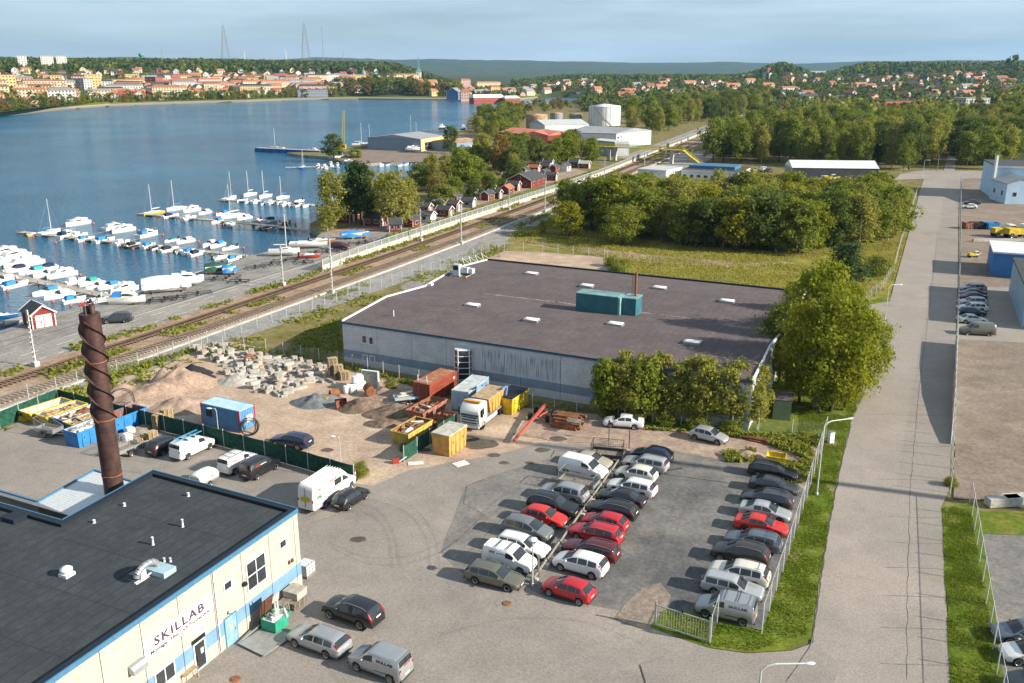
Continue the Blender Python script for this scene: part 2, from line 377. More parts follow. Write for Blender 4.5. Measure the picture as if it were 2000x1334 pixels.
for s in range(-60,90,3): mk.add([RL(s,7.6,0.052),RL(s + 1,7.6,0.052),RL(s + 1,7.72,0.052),RL(s,7.72,0.052)],[(0,1,2,3)])
o = mk.build('road_markings',m_white);o['kind'] = 'structure'
sheet('service_road',rband(10,17,330,900,12),0.05,m_qroad,0.2,4)
sheet('station_forecourt',px((1255,340),(1330,300),(1420,288),(1360,330),(1290,372)),0.055,m_qroad)
sheet('boatyard',px((660,312),(700,296),(760,285),(870,270),(925,262),(960,280),(1000,300),(870,316),(800,316),(700,318)),0.03,m_lot2,0.5)
sheet('hut_lane',px((640,452),(700,440),(760,430),(800,420),(1000,370),(1120,330),(1150,335),(1000,380),(810,440),(660,470)),0.033,m_dirt2,0.3)
# construction yard, asphalt yard, gravel car park
dirt_px = [(205,770),(250,735),(330,712),(395,672),(460,668),(560,690),(660,706),(760,735),(900,790),(1040,798),(1170,806),(1330,828),(1500,846),(1600,880),(1575,960),(1520,960),(1400,905),(1300,905),(1150,950),(900,1000),(700,960),(560,900),(420,858),(250,815)]
sheet('dirt_yard',px(*dirt_px),0.04,m_dirt,0.5)
sheet('asphalt_yard',px((-300,960),(0,842),(116,792),(250,825),(400,862),(560,905),(692,945),(730,950),(800,920),(880,905),(960,890),(1060,866),(1170,868),(1300,1010),(1290,1180),(1280,1230),(1400,1272),(1560,1290),(1640,1300),(1660,1500),(600,1500),(-300,1500)),0.055,m_asph,0.25)
sheet('yard_patch',px((908,950),(985,922),(1170,868),(1226,880),(1060,1100),(1036,1150),(905,1120),(860,1080)),0.065,m_asph_dark,0.2)
sheet('gravel_lot',px((1036,1152),(1060,1100),(1145,985),(1228,880),(1300,876),(1420,890),(1480,905),(1590,930),(1488,1235),(1400,1215),(1300,1195),(1272,1205),(1180,1190),(1060,1165)),0.075,m_lot,0.35)
sheet('red_gravel_strip',px((1180,812),(1330,826),(1500,850),(1600,880),(1572,960),(1545,935),(1450,905),(1300,880),(1180,870),(1080,862),(1000,850),(1040,810)),0.082,m_dirt2,0.5)
sheet('red_gravel_gate',px((1200,1210),(1222,1180),(1255,1150),(1290,1140),(1310,1165),(1300,1192),(1280,1200),(1275,1232),(1235,1224)),0.084,mat('mixed_gravel',(0.20,0.165,0.14),0.97,0,0.2,0.4,bump=0.5,col2=(0.27,0.215,0.175),bscale=7,coord='World',spec=0.1,fine=4),0.5)
# verges and the long road on the right
sheet('road_verge',px((1268,1226),(1300,1190),(1400,1213),(1488,1236),(1590,930),(1612,850),(1560,850),(1400,850),(1240,830),(1230,800),(1470,770),(1530,700),(1560,640),(1640,600),(1690,590),(1745,575),(1780,470),(1808,372),(1830,372),(1790,560),(1745,640),(1700,790),(1660,930),(1632,1080),(1606,1240),(1540,1272),(1460,1277),(1384,1266)),0.088,m_verge,0.25)
sheet('side_street',px((1600,600),(1700,596),(1745,588),(1745,560),(1765,560),(1755,640),(1720,640),(1690,640),(1600,640)),0.10,m_road,0.1)
sheet('road',px((1584,1262),(1592,1200),(1600,1145),(1618,1030),(1638,924),(1661,830),(1680,762),(1706,690),(1735,600),(1771,470),(1800,362),(1806,346),(1880,346),(1872,400),(1870,560),(1866,670),(1860,800),(1853,960),(1838,992),(1844,1100),(1851,1240),(1860,1500),(1500,1500),(1540,1300)),0.11,m_road,0.08)
sheet('junction',px((1380,1268),(1460,1279),(1545,1274),(1590,1258),(1640,1300),(1600,1420),(1300,1500),(1250,1300)),0.118,m_asph,0.2)
sheet('road_end',px((1745,352),(1760,340),(1800,333),(1960,335),(2400,335),(2400,348),(1806,350)),0.12,m_road,0.3)
sheet('wood_lane',px((1842,336),(1853,300),(1862,270),(1868,250),(1875,250),(1872,270),(1868,300),(1864,336)),0.125,m_road,0.3)
sheet('parking_east',px((1873,350),(2500,350),(2500,700),(1868,668),(1872,540)),0.095,m_lot2,0.1)
sheet('parking_slab',px((1869,664),(1873,560),(2400,575),(2400,690)),0.106,m_road,0.0)
sheet('brown_lot',px((1868,668),(2500,700),(2500,1010),(1862,975)),0.098,m_lot2,0.15)
sheet('east_yard',px((1890,1000),(2500,1040),(2500,1600),(1960,1600)),0.09,m_asph_dark,0.15)
sheet('east_grass',px((1838,994),(1898,984),(1912,1000),(2400,1022),(2400,1062),(1918,1045),(1935,1130),(1946,1230),(1962,1340),(1985,1500),(1862,1500),(1851,1240),(1844,1100)),0.125,m_verge,0.12)
# cracks and joints in the road, tyre marks on the yard
m_crack = plain('crack_filler',(.075,.068,.060),.9);m_tyremark = mat('tyre_mark',(.13,.12,.105),.95,0,.2,1.0,alpha=.09);m_wet = mat('oil_stain',(.10,.085,.07),.9,0,.3,1.0,alpha=.75)
def ribbon(name,pts,w,z,m,wob=0.0,seed=0):
    b = MB();rr = random.Random(seed);L_,R_ = [],[];P_ = []
    for a,c in zip(pts,pts[1:]):
        n = max(1,int((c - a).length/.7));P_ += [a.lerp(c,i/n) for i in range(n)]
    P_.append(pts[-1]);P_ = [Vector((q.x + rr.uniform(-wob,wob),q.y + rr.uniform(-wob,wob),0)) for q in P_]
    for i,q in enumerate(P_):
        d = (P_[min(i + 1,len(P_) - 1)] - P_[max(i - 1,0)]).normalized();nn = Vector((-d.y,d.x,0))*(w/2)*(rr.uniform(.6,1.3) if wob else 1);L_.append((q.x + nn.x,q.y + nn.y,z));R_.append((q.x - nn.x,q.y - nn.y,z))
    n = len(P_);b.add(L_ + R_,[(i,i + n,i + n + 1,i + 1) for i in range(n - 1)]);o = b.build(name,m);o['kind'] = 'structure';return o
rk = random.Random(31)
for y in (412,452,498,556,612,668,736,812,872,940,1012,1062,1112,1168,1230,1300):
    xr = interp([(346,1876),(560,1870),(800,1860),(960,1848),(1000,1840),(1240,1850),(1334,1855)],y);xl = interp([(346,1808),(470,1772),(600,1738),(762,1684),(924,1642),(1145,1604),(1262,1588),(1334,1580)],y);f = rk.choice((.35,.5,.62,0.02)) if y < 1000 else .5
    ribbon('road_crack',[P(xl + (xr - xl)*f,y - 2),P(xl + (xr - xl)*(f + 1)/2,y + rk.uniform(-2,2)),P(xr,y + 2)],.05,.1145,m_crack,.05,y)
ribbon('road_crack',px((1770,1330),(1772,1150),(1778,950),(1795,760),(1815,600),(1832,450)),.05,.1146,m_crack,.06,5);ribbon('road_crack',px((1586,1262),(1601,1145),(1619,1030),(1639,924),(1662,830)),.10,.1147,m_crack,.05,6);ribbon('road_crack',px((1584,1258),(1560,1300),(1535,1334)),.07,.1225,m_crack,.05,7)
for k,pts in enumerate((((600,1010),(680,985),(740,1000),(770,1050),(780,1110)),((612,1022),(690,1000),(735,1015),(758,1055),(765,1110)),((640,1060),(720,1090),(820,1080),(920,1020),(990,960)),((655,1075),(730,1104),(830,1092),(930,1032),(1000,970)),((700,970),(790,1000),(830,1050),(840,1110)),((720,965),(805,992),(846,1045),(858,1110)),((860,1240),(1000,1210),(1130,1215),(1260,1260)),((1210,1180),(1260,1120),(1300,1030),(1330,950)),((1232,1186),(1285,1125),(1322,1035),(1350,955)),((60,880),(180,890),(330,910)),((40,900),(170,912),(310,930)))):
    W_ = px(*pts);E_ = [W_[0]] + W_ + [W_[-1]];sm_ = []
    for i in range(1,len(E_) - 2):
        for j in range(8):
            t = j/8;a0,a1,a2,a3 = E_[i-1],E_[i],E_[i+1],E_[i+2];sm_.append(.5*((2*a1) + (a2 - a0)*t + (2*a0 - 5*a1 + 4*a2 - a3)*t*t + (3*a1 - a0 - 3*a2 + a3)*t ** 3))
    ribbon('tyre_mark',sm_ + [W_[-1]],.30,.066 if k not in (7,8) else .0895,m_tyremark,.03,k)
for k,(a,b_,r) in enumerate(((937,868,1.5),(915,858,.9),(1060,880,.6),(965,890,.5),(700,1055,.5),(1090,858,.7),(830,880,.5),(1035,905,.35),(985,905,.4),(640,880,.5))):
    q = P(a,b_);sheet('oil_stain',[(q.x + r*(1 + .35*noise.noise(Vector((math.cos(t),math.sin(t),k))))*math.cos(t)*1.4,q.y + r*(1 + .35*noise.noise(Vector((math.cos(t),math.sin(t),k + 7))))*math.sin(t)) for t in [6.2832*i/22 for i in range(22)]],.092,m_wet)
for pts in (((912,950),(960,932),(1015,915)),((912,950),(905,985),(945,1006),(900,1050),(858,1082)),((985,1010),(945,1050))): ribbon('asphalt_joint',px(*pts),.06,.0705,m_crack,.03,3)
# rails and sleepers
m_rail = plain('rail_steel',(0.20,0.13,0.09),0.5,0.6);m_sleeper = mat('sleeper',(0.30,0.25,0.20),0.9,0,0.25,0.8,coord='World');m_sleeper_old = mat('old_sleeper',(0.15,0.105,0.075),0.9,0,0.25,0.8,coord='World')
sl = MB();sl.box(-1.25,1.25,-0.13,0.13,0,0.14);sl_me = sl.mesh('sleeper',m_sleeper);sl_me2 = sl.mesh('sleeper',m_sleeper_old)
for ti,off in enumerate((-2.7,2.7)):
    tr = bpy.data.objects.new('railway_track',None);COL.objects.link(tr);tr['kind'] = 'structure';tr.location = RL(0,off)
    tr['label'] = ('railway track nearer the hall, pale concrete sleepers','railway track nearer the water, weathered dark sleepers')[ti]
    for q in (-0.75,0.75):
        r = MB();ss = list(range(-110,1081,6))
        for a,b in zip(ss,ss[1:]): r.beam(RL(a,off + q,0.27) - tr.location,RL(b,off + q,0.27) - tr.location,0.075,0.16)
        r.build('rail',m_rail,tr)
    rest = MB();s = -30.0;k = 0
    while s < 420:
        c = RL(s,off,0.05);d = RL(s + 0.5,off) - RL(s - 0.5,off);az = math.atan2(d.y,d.x) - math.pi/2
        if -8 < s and k < 150: obj('sleeper',sl_me if ti == 0 else sl_me2,tr,c - tr.location,az);k += 1
        else: rest.obox(c.x - tr.location.x,c.y - tr.location.y,0.05,2.5,0.26,0.14,az)
        s += 0.66 if s < 160 else 1.3
    o = rest.build('sleepers',m_sleeper if ti == 0 else m_sleeper_old,tr);o['kind'] = 'stuff'
kb = MB()
for s in range(-110,400,5): kb.beam(RL(s,-5.5,0.12),RL(s + 5,-5.5,0.12),0.5,0.28)
o = kb.build('cable_duct',m_conc);tag(o,'pale concrete cable duct running along the railway bank','cable duct')

# ------------------------------------------------------------------ shared building materials
m_glass = mat('window_glass',(0.030,0.036,0.042),0.08,0,0.3,0.6,coord='World',spec=0.6)
m_bluetrim = plain('blue_trim',(0.055,0.165,0.28),0.5);m_frame = plain('white_frame',(0.66,0.67,0.67),0.5)
m_felt = mat('dark_roof_felt',(0.034,0.042,0.048),0.88,0,0.2,0.5,bump=0.4,col2=(0.046,0.055,0.061),bscale=20,spec=0.3,fine=9)
m_felt_seam = plain('felt_seam',(0.026,0.032,0.037),0.9);m_cap = plain('parapet_cap',(0.012,0.018,0.028),0.55)
m_cream = mat('cream_concrete',(0.435,0.402,0.340),0.9,0,0.07,1.2,bump=0.3,bscale=25,fine=12,spec=0.15)
m_blueband = mat('blue_band',(0.16,0.28,0.41),0.85,0,0.1,1.2,bump=0.2,bscale=25,spec=0.15)
m_dark = plain('dark_rubber',(0.02,0.02,0.02),0.8);m_steel = plain('galvanised_steel',(0.42,0.44,0.45),0.45,0.7)
m_wood = mat('pale_wood',(0.36,0.27,0.16),0.85,0,0.3,3.0);m_wood_old = mat('grey_wood',(0.22,0.19,0.155),0.9,0,0.3,3.0);m_brown = plain('brown_board',(0.10,0.042,0.022),0.7,var=0.2)
m_black = plain('black',(0.012,0.012,0.013),0.5);m_yellow = plain('yellow_paint',(0.72,0.47,0.02),0.5,var=0.15)
m_rust = mat('rust',(0.15,0.058,0.028),0.85,0,0.3,3.0,col2=(0.27,0.11,0.045));m_red = plain('red_paint',(0.36,0.045,0.03),0.55,var=0.15)
TXT = {}
def text_mesh(s,size,m,spacing=1.0,shear=0.0):
    k = (s,round(size,4),m.name,spacing)
    if k in TXT: return TXT[k]
    c = bpy.data.curves.new('lettering','FONT');c.body = s;c.size = size;c.extrude = 0.004;c.space_character = spacing;c.resolution_u = 2;c.shear = shear;c.offset = size*0.028
    o = bpy.data.objects.new('lettering',c);COL.objects.link(o);bpy.context.view_layer.update()
    me = bpy.data.meshes.new_from_object(o.evaluated_get(bpy.context.evaluated_depsgraph_get()));bpy.data.objects.remove(o);bpy.data.curves.remove(c)
    me.materials.clear();me.materials.append(m);TXT[k] = me;return me
def text_part(s,size,m,parent,loc,rot,name='lettering',width=None,spacing=1.0,center=False,shear=0.0):
    me = text_mesh(s,size,m,spacing,shear);o = obj(name,me,parent,loc);o.rotation_euler = rot;o['kind'] = 'stuff'
    xs = [v.co.x for v in me.vertices];w = max(xs) - min(xs)
    if width: o.scale = (width/w,1,1);w = width
    if center:
        R = Matrix.Rotation(rot[2],3,'Z') @ Matrix.Rotation(rot[0],3,'X');o.location = Vector(loc) - R @ Vector((w/2,0,0))
    return o
def window(parent,u0,u1,z0,z1,y,sgn,cols=1,rows=1,fm=None,fw=0.09,name='window'):
    """frame with recessed panes on a wall whose outer face lies at local y, outward = sgn"""
    fm = fm or m_frame;f = MB();t = 0.07*sgn
    ya,yb = sorted((y - 0.02*sgn,y + t))
    f.box(u0,u1,ya,yb,z0,z0 + fw);f.box(u0,u1,ya,yb,z1 - fw,z1);f.box(u0,u0 + fw,ya,yb,z0 + fw,z1 - fw);f.box(u1 - fw,u1,ya,yb,z0 + fw,z1 - fw)
    for i in range(1,cols):
        u = u0 + (u1 - u0)*i/cols;f.box(u - fw*.4,u + fw*.4,ya,yb,z0 + fw,z1 - fw)
    yc,yd = sorted((y - 0.02*sgn,y + t*0.8))
    for j in range(1,rows):
        zz = z0 + (z1 - z0)*j/rows;f.box(u0 + fw,u1 - fw,yc,yd,zz - fw*.4,zz + fw*.4)
    w = f.build(name,fm,parent)
    for i in range(cols):
        for j in range(rows):
            g_ = MB();a = u0 + (u1 - u0)*i/cols + fw*.4;b = u0 + (u1 - u0)*(i + 1)/cols - fw*.4;c = z0 + (z1 - z0)*j/rows + fw*.4;d = z0 + (z1 - z0)*(j + 1)/rows - fw*.4
            ye,yf = sorted((y + 0.004*sgn,y + 0.02*sgn));g_.box(a,b,ye,yf,c,d);g_.build('pane',m_glass,w)
    return w

# ------------------------------------------------------------------ the service workshop with the big sign
RZ = 6.8
cA = P(580,993,RZ);cB = P(100,1324,RZ);cBk = P(298,918,RZ);cI = P(120,1016,RZ);cJ = P(0,982,RZ)
fd = Vector((cB.x - cA.x,cB.y - cA.y,0)).normalized();sh_rz = math.atan2(fd.y,fd.x)
shop = thing('workshop_building','cream panel workshop with blue band, black felt roof and long white company sign','building',(cA.x,cA.y,0),sh_rz)
shM = (Matrix.Translation((cA.x,cA.y,0)) @ Matrix.Rotation(sh_rz,4,'Z')).inverted()
def SL(v): return shM @ Vector((v.x,v.y,v.z))
a0 = Vector((cA.x,cA.y,0));a1 = a0 + fd*40
def SU(px_,py_): q = SL(on_plane(px_,py_,a0,a1));return q.x,q.z
lBk,lI,lJ = SL(cBk),SL(cI),SL(cJ)
width = lBk.y;ux = (lI.x + 0) ;inner_y = lI.y
ljoin = lI + (lJ - lI)*4.0
END = 34.0
roof_poly = [(0,0),(END,0),(END,ljoin.y),(ljoin.x,ljoin.y),(lI.x,lI.y),(lBk.x,lBk.y)]
def inset(poly,d):
    n = len(poly);ar = sum(poly[i][0]*poly[(i+1) % n][1]-poly[(i+1) % n][0]*poly[i][1] for i in range(n));sg = 1 if ar > 0 else -1;out = []
    for i in range(n):
        p0,p1,p2 = (Vector(poly[i-1]),Vector(poly[i]),Vector(poly[(i+1) % n]));e1 = (p1-p0).normalized();e2 = (p2-p1).normalized()
        n1 = Vector((-e1.y,e1.x))*sg;n2 = Vector((-e2.y,e2.x))*sg;bis = (n1 + n2);bis = bis/max(0.3,bis.dot(n1));out.append(tuple(p1 + bis*d))
    return out
m_hjoint = plain('joint_grey',(0.10,0.10,0.10),0.9)
core = MB();core.prism(inset(roof_poly,0.22),0.05,RZ - 0.34);core.build('wall_core',m_hjoint,shop)
rf = MB();rf.prism(inset(roof_poly,0.24),RZ - 0.335,RZ - 0.28);roof_o = rf.build('roof',m_felt,shop)
seams = MB()
yv = -1.0
while yv > min(lBk.y,ljoin.y) + 0.6:
    x0 = lBk.x*(yv/lBk.y) + 0.7 if yv > lI.y else (lI.x + (ljoin.x - lI.x)*(yv - lI.y)/(ljoin.y - lI.y) + 0.7)
    seams.box(x0,END - 0.5,yv - 0.035,yv + 0.035,RZ - 0.285,RZ - 0.266);yv -= 1.0
for k in range(1,7): seams.box(0.5 + k*4.9,0.56 + k*4.9,-13.2,-0.6,RZ - 0.285,RZ - 0.270)
o = seams.build('felt_seams',m_felt_seam,roof_o);o['kind'] = 'stuff'
n_ = len(roof_poly);ins = inset(roof_poly,0.46)
for i in range(n_):
    p,q,r,s_ = roof_poly[i],roof_poly[(i+1) % n_],ins[(i+1) % n_],ins[i]
    b = MB();b.prism([p,q,r,s_],RZ - 0.30,RZ - 0.02);b.build('parapet',m_cap,shop)
    e = Vector((q[0]-p[0],q[1]-p[1],0));L = e.length;e /= L;nrm = Vector((e.y,-e.x,0))
    if (Vector((p[0],p[1],0)) + nrm*0.1 - Vector((10,-5,0))).length < (Vector((p[0],p[1],0)) - Vector((10,-5,0))).length: nrm = -nrm
    t = MB();A_ = Vector((p[0],p[1],0)) + nrm*0.05;B_ = Vector((q[0],q[1],0)) + nrm*0.05
    t.beam(A_ + Vector((0,0,RZ - 0.16)),B_ + Vector((0,0,RZ - 0.16)),0.10,0.34);t.build('edge_flashing',m_bluetrim,shop)
# facade panels: joints read off the photograph
joints = [0.0] + [SU(a/2.5,800 + b/2.5)[0] for a,b in ((1428,503),(1307,598),(1172,700),(1028,800),(862,918),(681,1047),(484,1192))]
while joints[-1] < END - 3: joints.append(joints[-1] + 3.0)
zb0,zb1 = 1.15,2.25
for ja,jb in zip(joints,joints[1:]):
    b = MB();b.box(ja + 0.025,jb - 0.025,-0.2,0,zb1,RZ - 0.33,0);b.box(ja + 0.025,jb - 0.025,-0.2,0,zb0,zb1,1);b.box(ja + 0.025,jb - 0.025,-0.2,0,0.0,zb0,0)
    b.build('wall_panel',[m_cream,m_blueband],shop)
b = MB();b.box(-0.0,0.2,-width*0 - abs(width),-0.2,0,RZ - 0.33,0);b.build('end_wall',[m_cream],shop)
def rect(px0,py0,px1,py1):
    u0,z0 = SU(px0,py0);u1,z1 = SU(px1,py1);return min(u0,u1),max(u0,u1),min(z0,z1),max(z0,z1)
# tall four-pane window, two small ones, the low window
u,z = SU(500,1116);window(shop,u - 1.05,u + 1.05,z - 1.15,z + 1.15,0,1,2,2)
for a,b_ in ((551.5,1062),(444,1143)): u,z = SU(a,b_);window(shop,u - 0.42,u + 0.42,z - 0.36,z + 0.36,0,1)
u,z = SU(322,1318);window(shop,u - 0.85,u + 0.85,z - 0.62,z + 0.62,0,1,2,1)
u,z = SU(391,1284)
d_ = window(shop,u - 0.55,u + 0.55,0.12,2.25,0,1,1,1,m_frame,0.10,'entrance_door');b = MB();b.box(u + 0.34,u + 0.39,0.08,0.15,0.9,1.3);b.build('handle',m_black,d_)
b = MB();b.box(u - 0.35,u - 0.1,0.025,0.035,1.2,1.6);b.build('notice',m_white,d_)
b = MB();b.box(u - 0.62,u + 0.62,0.0,0.06,2.28,2.55);b.build('transom',m_black,shop)
u,z = SU(390,1246);b = MB();b.box(u - 0.6,u + 0.6,0.0,0.04,2.65,3.25);es = b.build('entrance_sign',m_white,shop);text_part('Entré',0.42,m_steel,es,(u + 0.5,0.045,2.82),(math.pi/2,0,math.pi))
u,z = SU(452,1236);b = MB();b.box(u - 0.55,u + 0.55,0.0,0.05,0.05,2.3);bd = b.build('steel_door',mat('blue_door',(0.20,0.36,0.55),0.5),shop)
b = MB();b.box(u - 0.42,u - 0.36,0.05,0.12,1.0,1.15);b.build('handle',m_steel,bd)
b = MB();b.box(u - 0.15,u + 0.15,0.05,0.056,1.55,1.75,0);b.box(u - 0.15,u + 0.1,0.05,0.056,1.2,1.5,1);b.build('notice',[m_yellow,m_white],bd)
b = MB();b.box(u - 0.62,u - 0.55,0,0.05,0.05,2.38);b.box(u + 0.55,u + 0.62,0,0.05,0.05,2.38);b.box(u - 0.55,u + 0.55,0,0.05,2.3,2.38);b.build('door_frame',m_bluetrim,shop)
b = MB();b.lathe([(0.02,0),(0.13,0.05),(0.12,0.2),(0.02,0.26)],8,(u + 0.1,0.12,2.55));b.build('wall_lamp',m_steel,shop)
u,z = SU(475,1140);b = MB();b.box(u - 0.16,u + 0.16,0.0,0.28,z - 0.1,z + 0.12);b.build('floodlight',m_black,shop)
for a,b_ in ((564,1098),(570,1094)): u,z = SU(a,b_);b = MB();b.box(u - 0.1,u + 0.1,0,0.1,z - 0.14,z + 0.14);b.build('junction_box',m_brown,shop)
u,_ = SU(420,1170);b = MB();b.tube((u,0.07,0.2),(u,0.07,RZ - 0.4),0.045,n=6)
for k in range(7): b.box(u - 0.07,u + 0.07,0,0.09,0.6 + k*0.85,0.66 + k*0.85)
b.build('downpipe',m_frame,shop)
u,z = SU(264,1300);b = MB()                     # curved ventilation hood
pr = [(0.0,0.55),(0.25,0.5),(0.45,0.3),(0.5,0.0)]
for k in range(3): (ya,za),(yb,zb) = pr[k],pr[k+1];b.quad((u-0.55,ya,z+za-.25),(u+0.55,ya,z+za-.25),(u+0.55,yb,z+zb-.25),(u-0.55,yb,z+zb-.25))
for s_ in (-0.55,0.55): b.add([(u+s_,0,z-.25)] + [(u+s_,y_,z+z_-.25) for y_,z_ in pr],[(0,1,2,3,4)])
b.build('vent_hood',m_steel,shop)
# company sign
c1 = SU(279,1254);c2 = SU(411,1157);c3 = SU(416,1194);c4 = SU(283,1292)
su0,su1 = min(c2[0],c3[0]),max(c1[0],c4[0]);sz1 = (c1[1] + c2[1])/2;sz0 = (c3[1] + c4[1])/2
b = MB();b.box(su0,su1,0.0,0.06,sz0,sz1);sg = b.build('company_sign',plain('sign_white',(0.82,0.82,0.82),0.4,var=0.02),shop);SW,SHh = su1 - su0,sz1 - sz0
m_ink = plain('sign_ink',(0.07,0.045,0.06),0.5)
rot_out = (math.pi/2,0,math.pi)
t1 = text_part('SKILLAB',SHh*0.60,m_ink,sg,(su1 - SW*0.135,0.070,sz0 + SHh*0.43),rot_out,'lettering',SW*0.73,1.2)
t2 = text_part('Montage-, Hiss- och Portservice',SHh*0.27,m_ink,sg,(su1 - SW*0.07,0.070,sz0 + SHh*0.13),rot_out,'lettering',SW*0.86)
ring = MB();hw,hh,zc,uc = SW*0.45,SHh*0.29,sz0 + SHh*0.655,(su0 + su1)/2;N_ = 40;pts = []
for k in range(N_):
    a = 6.2832*k/N_;cx = (hw - hh)*(1 if math.cos(a) > 0 else -1);pts.append((uc + cx + hh*math.cos(a),0.068,zc + hh*math.sin(a)))
for k in range(N_): ring.beam(pts[k],pts[(k + 1) % N_],0.006,0.03)
ring.build('sign_border',m_ink,sg)
# roof fittings
def roof_at(px_,py_,z=RZ - 0.28): return SL(P(px_,py_,z))
for a,b_,h,r in ((357,1029,0.62,0.08),(299,1064,0.62,0.08),(368,969,0.3,0.09),(243,988,0.25,0.09),(184,1021,0.25,0.09),(54,1009,0.3,0.09),(321,1097,0.3,0.07),(333,1097,0.3,0.07)):
    q = roof_at(a,b_);b = MB();b.lathe([(r*1.5,0),(r,0.08),(r,h - 0.08),(r*1.25,h - 0.07),(r*1.2,h)],8,q);b.build('vent_pipe',m_frame,shop)
q = roof_at(131,1124);b = MB();b.obox(q.x,q.y,q.z,0.75,0.75,0.22);b.lathe([(0.3,0.22),(0.3,0.4),(0.42,0.42),(0.42,0.52),(0.2,0.68),(0.05,0.72)],14,q);b.build('roof_ventilator',m_frame,shop)
q = roof_at(33,1013);b = MB();b.obox(q.x,q.y,q.z,1.5,1.3,0.35);b.build('roof_hatch',m_cap,shop)
q = roof_at(312,1117);b = MB();b.obox(q.x,q.y,q.z,1.1,1.9,0.38);fu = b.build('duct_base',plain('duct_blue',(0.33,0.48,0.55),0.5),shop)
b = MB()
for k in range(8):
    a,c = math.pi*k/8,math.pi*(k + 1)/8
    f0 = Vector((q.x + 0.9*(1 - math.cos(a)) - 0.1,q.y - 0.25,q.z + 0.42 + 0.55*math.sin(a)));f1 = Vector((q.x + 0.9*(1 - math.cos(c)) - 0.1,q.y - 0.25,q.z + 0.42 + 0.55*math.sin(c)));b.tube(f0,f1,0.22,n=10)
b.build('bent_duct',m_steel,shop)
b = MB();c = roof_at(279,1132);b.obox(c.x,c.y,c.z,0.45,0.3,0.9);b.beam((c.x,c.y,c.z + 0.1),(q.x,q.y,q.z + 0.35),0.08,0.08);b.obox(c.x + .1,c.y,c.z,1.1,0.25,0.08);b.build('fan_stand',m_frame,shop)
# low corrugated annexe roof
LZ = 4.3;m_corr = plain('corrugated_white',(0.60,0.63,0.64),0.45,0.2)
def corrugated(name,p0,p1,p2,p3,z,m,parent,pitch=0.28,hgt=0.05):
    """p0->p1 runs along the ribs, p0->p3 across them"""
    n = max(2,int((Vector(p3) - Vector(p0)).length/pitch*2));b = MB();va = []
    for k in range(n + 1):
        t = k/n;a = Vector(p0).lerp(Vector(p3),t);c = Vector(p1).lerp(Vector(p2),t);zz = z + (hgt if k % 2 else 0);va += [(a.x,a.y,zz),(c.x,c.y,zz)]
    b.add(va,[(2*k,2*k+2,2*k+3,2*k+1) for k in range(n)]);return b.build(name,m,parent)
an = thing('annexe','low annexe with white corrugated roof and blue edge beside the rusty stack','building',(cA.x,cA.y,0),sh_rz)
w1,w2,w3,w4 = (SL(P(a,b_,LZ)).xy for a,b_ in ((74,982),(184,920),(258,942),(140,1010)))
w1,w2,w3,w4 = (Vector((v.x,v.y,0)) for v in (w1,w2,w3,w4))
w3 = w2 + (w3 - w2)*1.0;v0 = SL(P(-60,943,LZ));v0 = Vector((v0.x,v0.y,0));dn = (w4 - w1)
corrugated('roof',w2,w3,w4 ,w1,LZ,m_corr,an);corrugated('roof',v0,w1,w1 + dn*0.9,v0 + dn*0.9,LZ + 0.003,m_corr,an)
b = MB()
for a,c in ((w1,w2),(w2,w3),(v0,w1)): b.beam(a + Vector((0,0,LZ + 0.02)),c + Vector((0,0,LZ + 0.02)),0.16,0.3)
b.build('edge_flashing',m_bluetrim,an);b = MB()
for a,c in ((w1,w2),(w2,w3),(v0,w1)): b.beam(a + Vector((0,0,LZ/2)),c + Vector((0,0,LZ/2)),0.1,LZ - 0.3)
b.build('wall',m_cream,an)

# ------------------------------------------------------------------ rusty stack with helical strakes
cb = P(224,962,LZ);cb.z = 0;SHT = height_at(cb,612);SR = 0.80
stack = thing('steel_chimney','tall rusty steel chimney wrapped by spiral strakes beside the workshop roof','chimney',cb)
m_corten = mat('corten',(0.045,0.024,0.021),0.62,0.25,0.25,1.1,col2=(0.092,0.047,0.040),bump=0.15,bscale=30)
b = MB();b.lathe([(SR*1.06,0),(SR,0.3),(SR,SHT)],28);b.build('shaft',m_corten,stack)
for zz in (SHT*0.55,SHT*0.30,SHT*0.80): b = MB();b.lathe([(SR,zz - 0.05),(SR + 0.05,zz - 0.05),(SR + 0.05,zz + 0.05),(SR,zz + 0.05)],28);b.build('flange',m_rust,stack)
zt,zbm = SHT - 0.5,SHT*0.545;pitch = 5.2
for st in range(3):
    b = MB();n = int((zt - zbm)/pitch*26);vs = []
    for k in range(n + 1):
        z_ = zbm + (zt - zbm)*k/n;a = -6.2832*z_/pitch + 2.0944*st + 1.2
        for r,dz in ((SR - 0.01,0.02),(SR + 0.20,0.012),(SR + 0.20,-0.012),(SR - 0.01,-0.02)): vs.append((r*math.cos(a),r*math.sin(a),z_ + dz))
    b.add(vs,[(4*k+i,4*k+(i+1) % 4,4*k+4+(i+1) % 4,4*k+4+i) for k in range(n) for i in range(4)]);b.build('strake',m_corten,stack)
for x_,y_,r,h in ((-0.25,0.1,0.24,0.55),(0.32,-0.1,0.22,0.8),(0.05,0.42,0.18,0.5)):
    b = MB();b.lathe([(r,SHT),(r,SHT + h),(r - 0.03,SHT + h),(r - 0.03,SHT)],12,(x_,y_,0));b.build('flue',m_corten,stack)
for x_,y_ in ((-0.7,0.1),(0.68,0.2),(0.1,-0.72)): b = MB();b.tube((x_,y_,SHT - 0.6),(x_,y_,SHT + 1.0),0.018,n=5);b.build('lightning_rod',m_steel,stack)

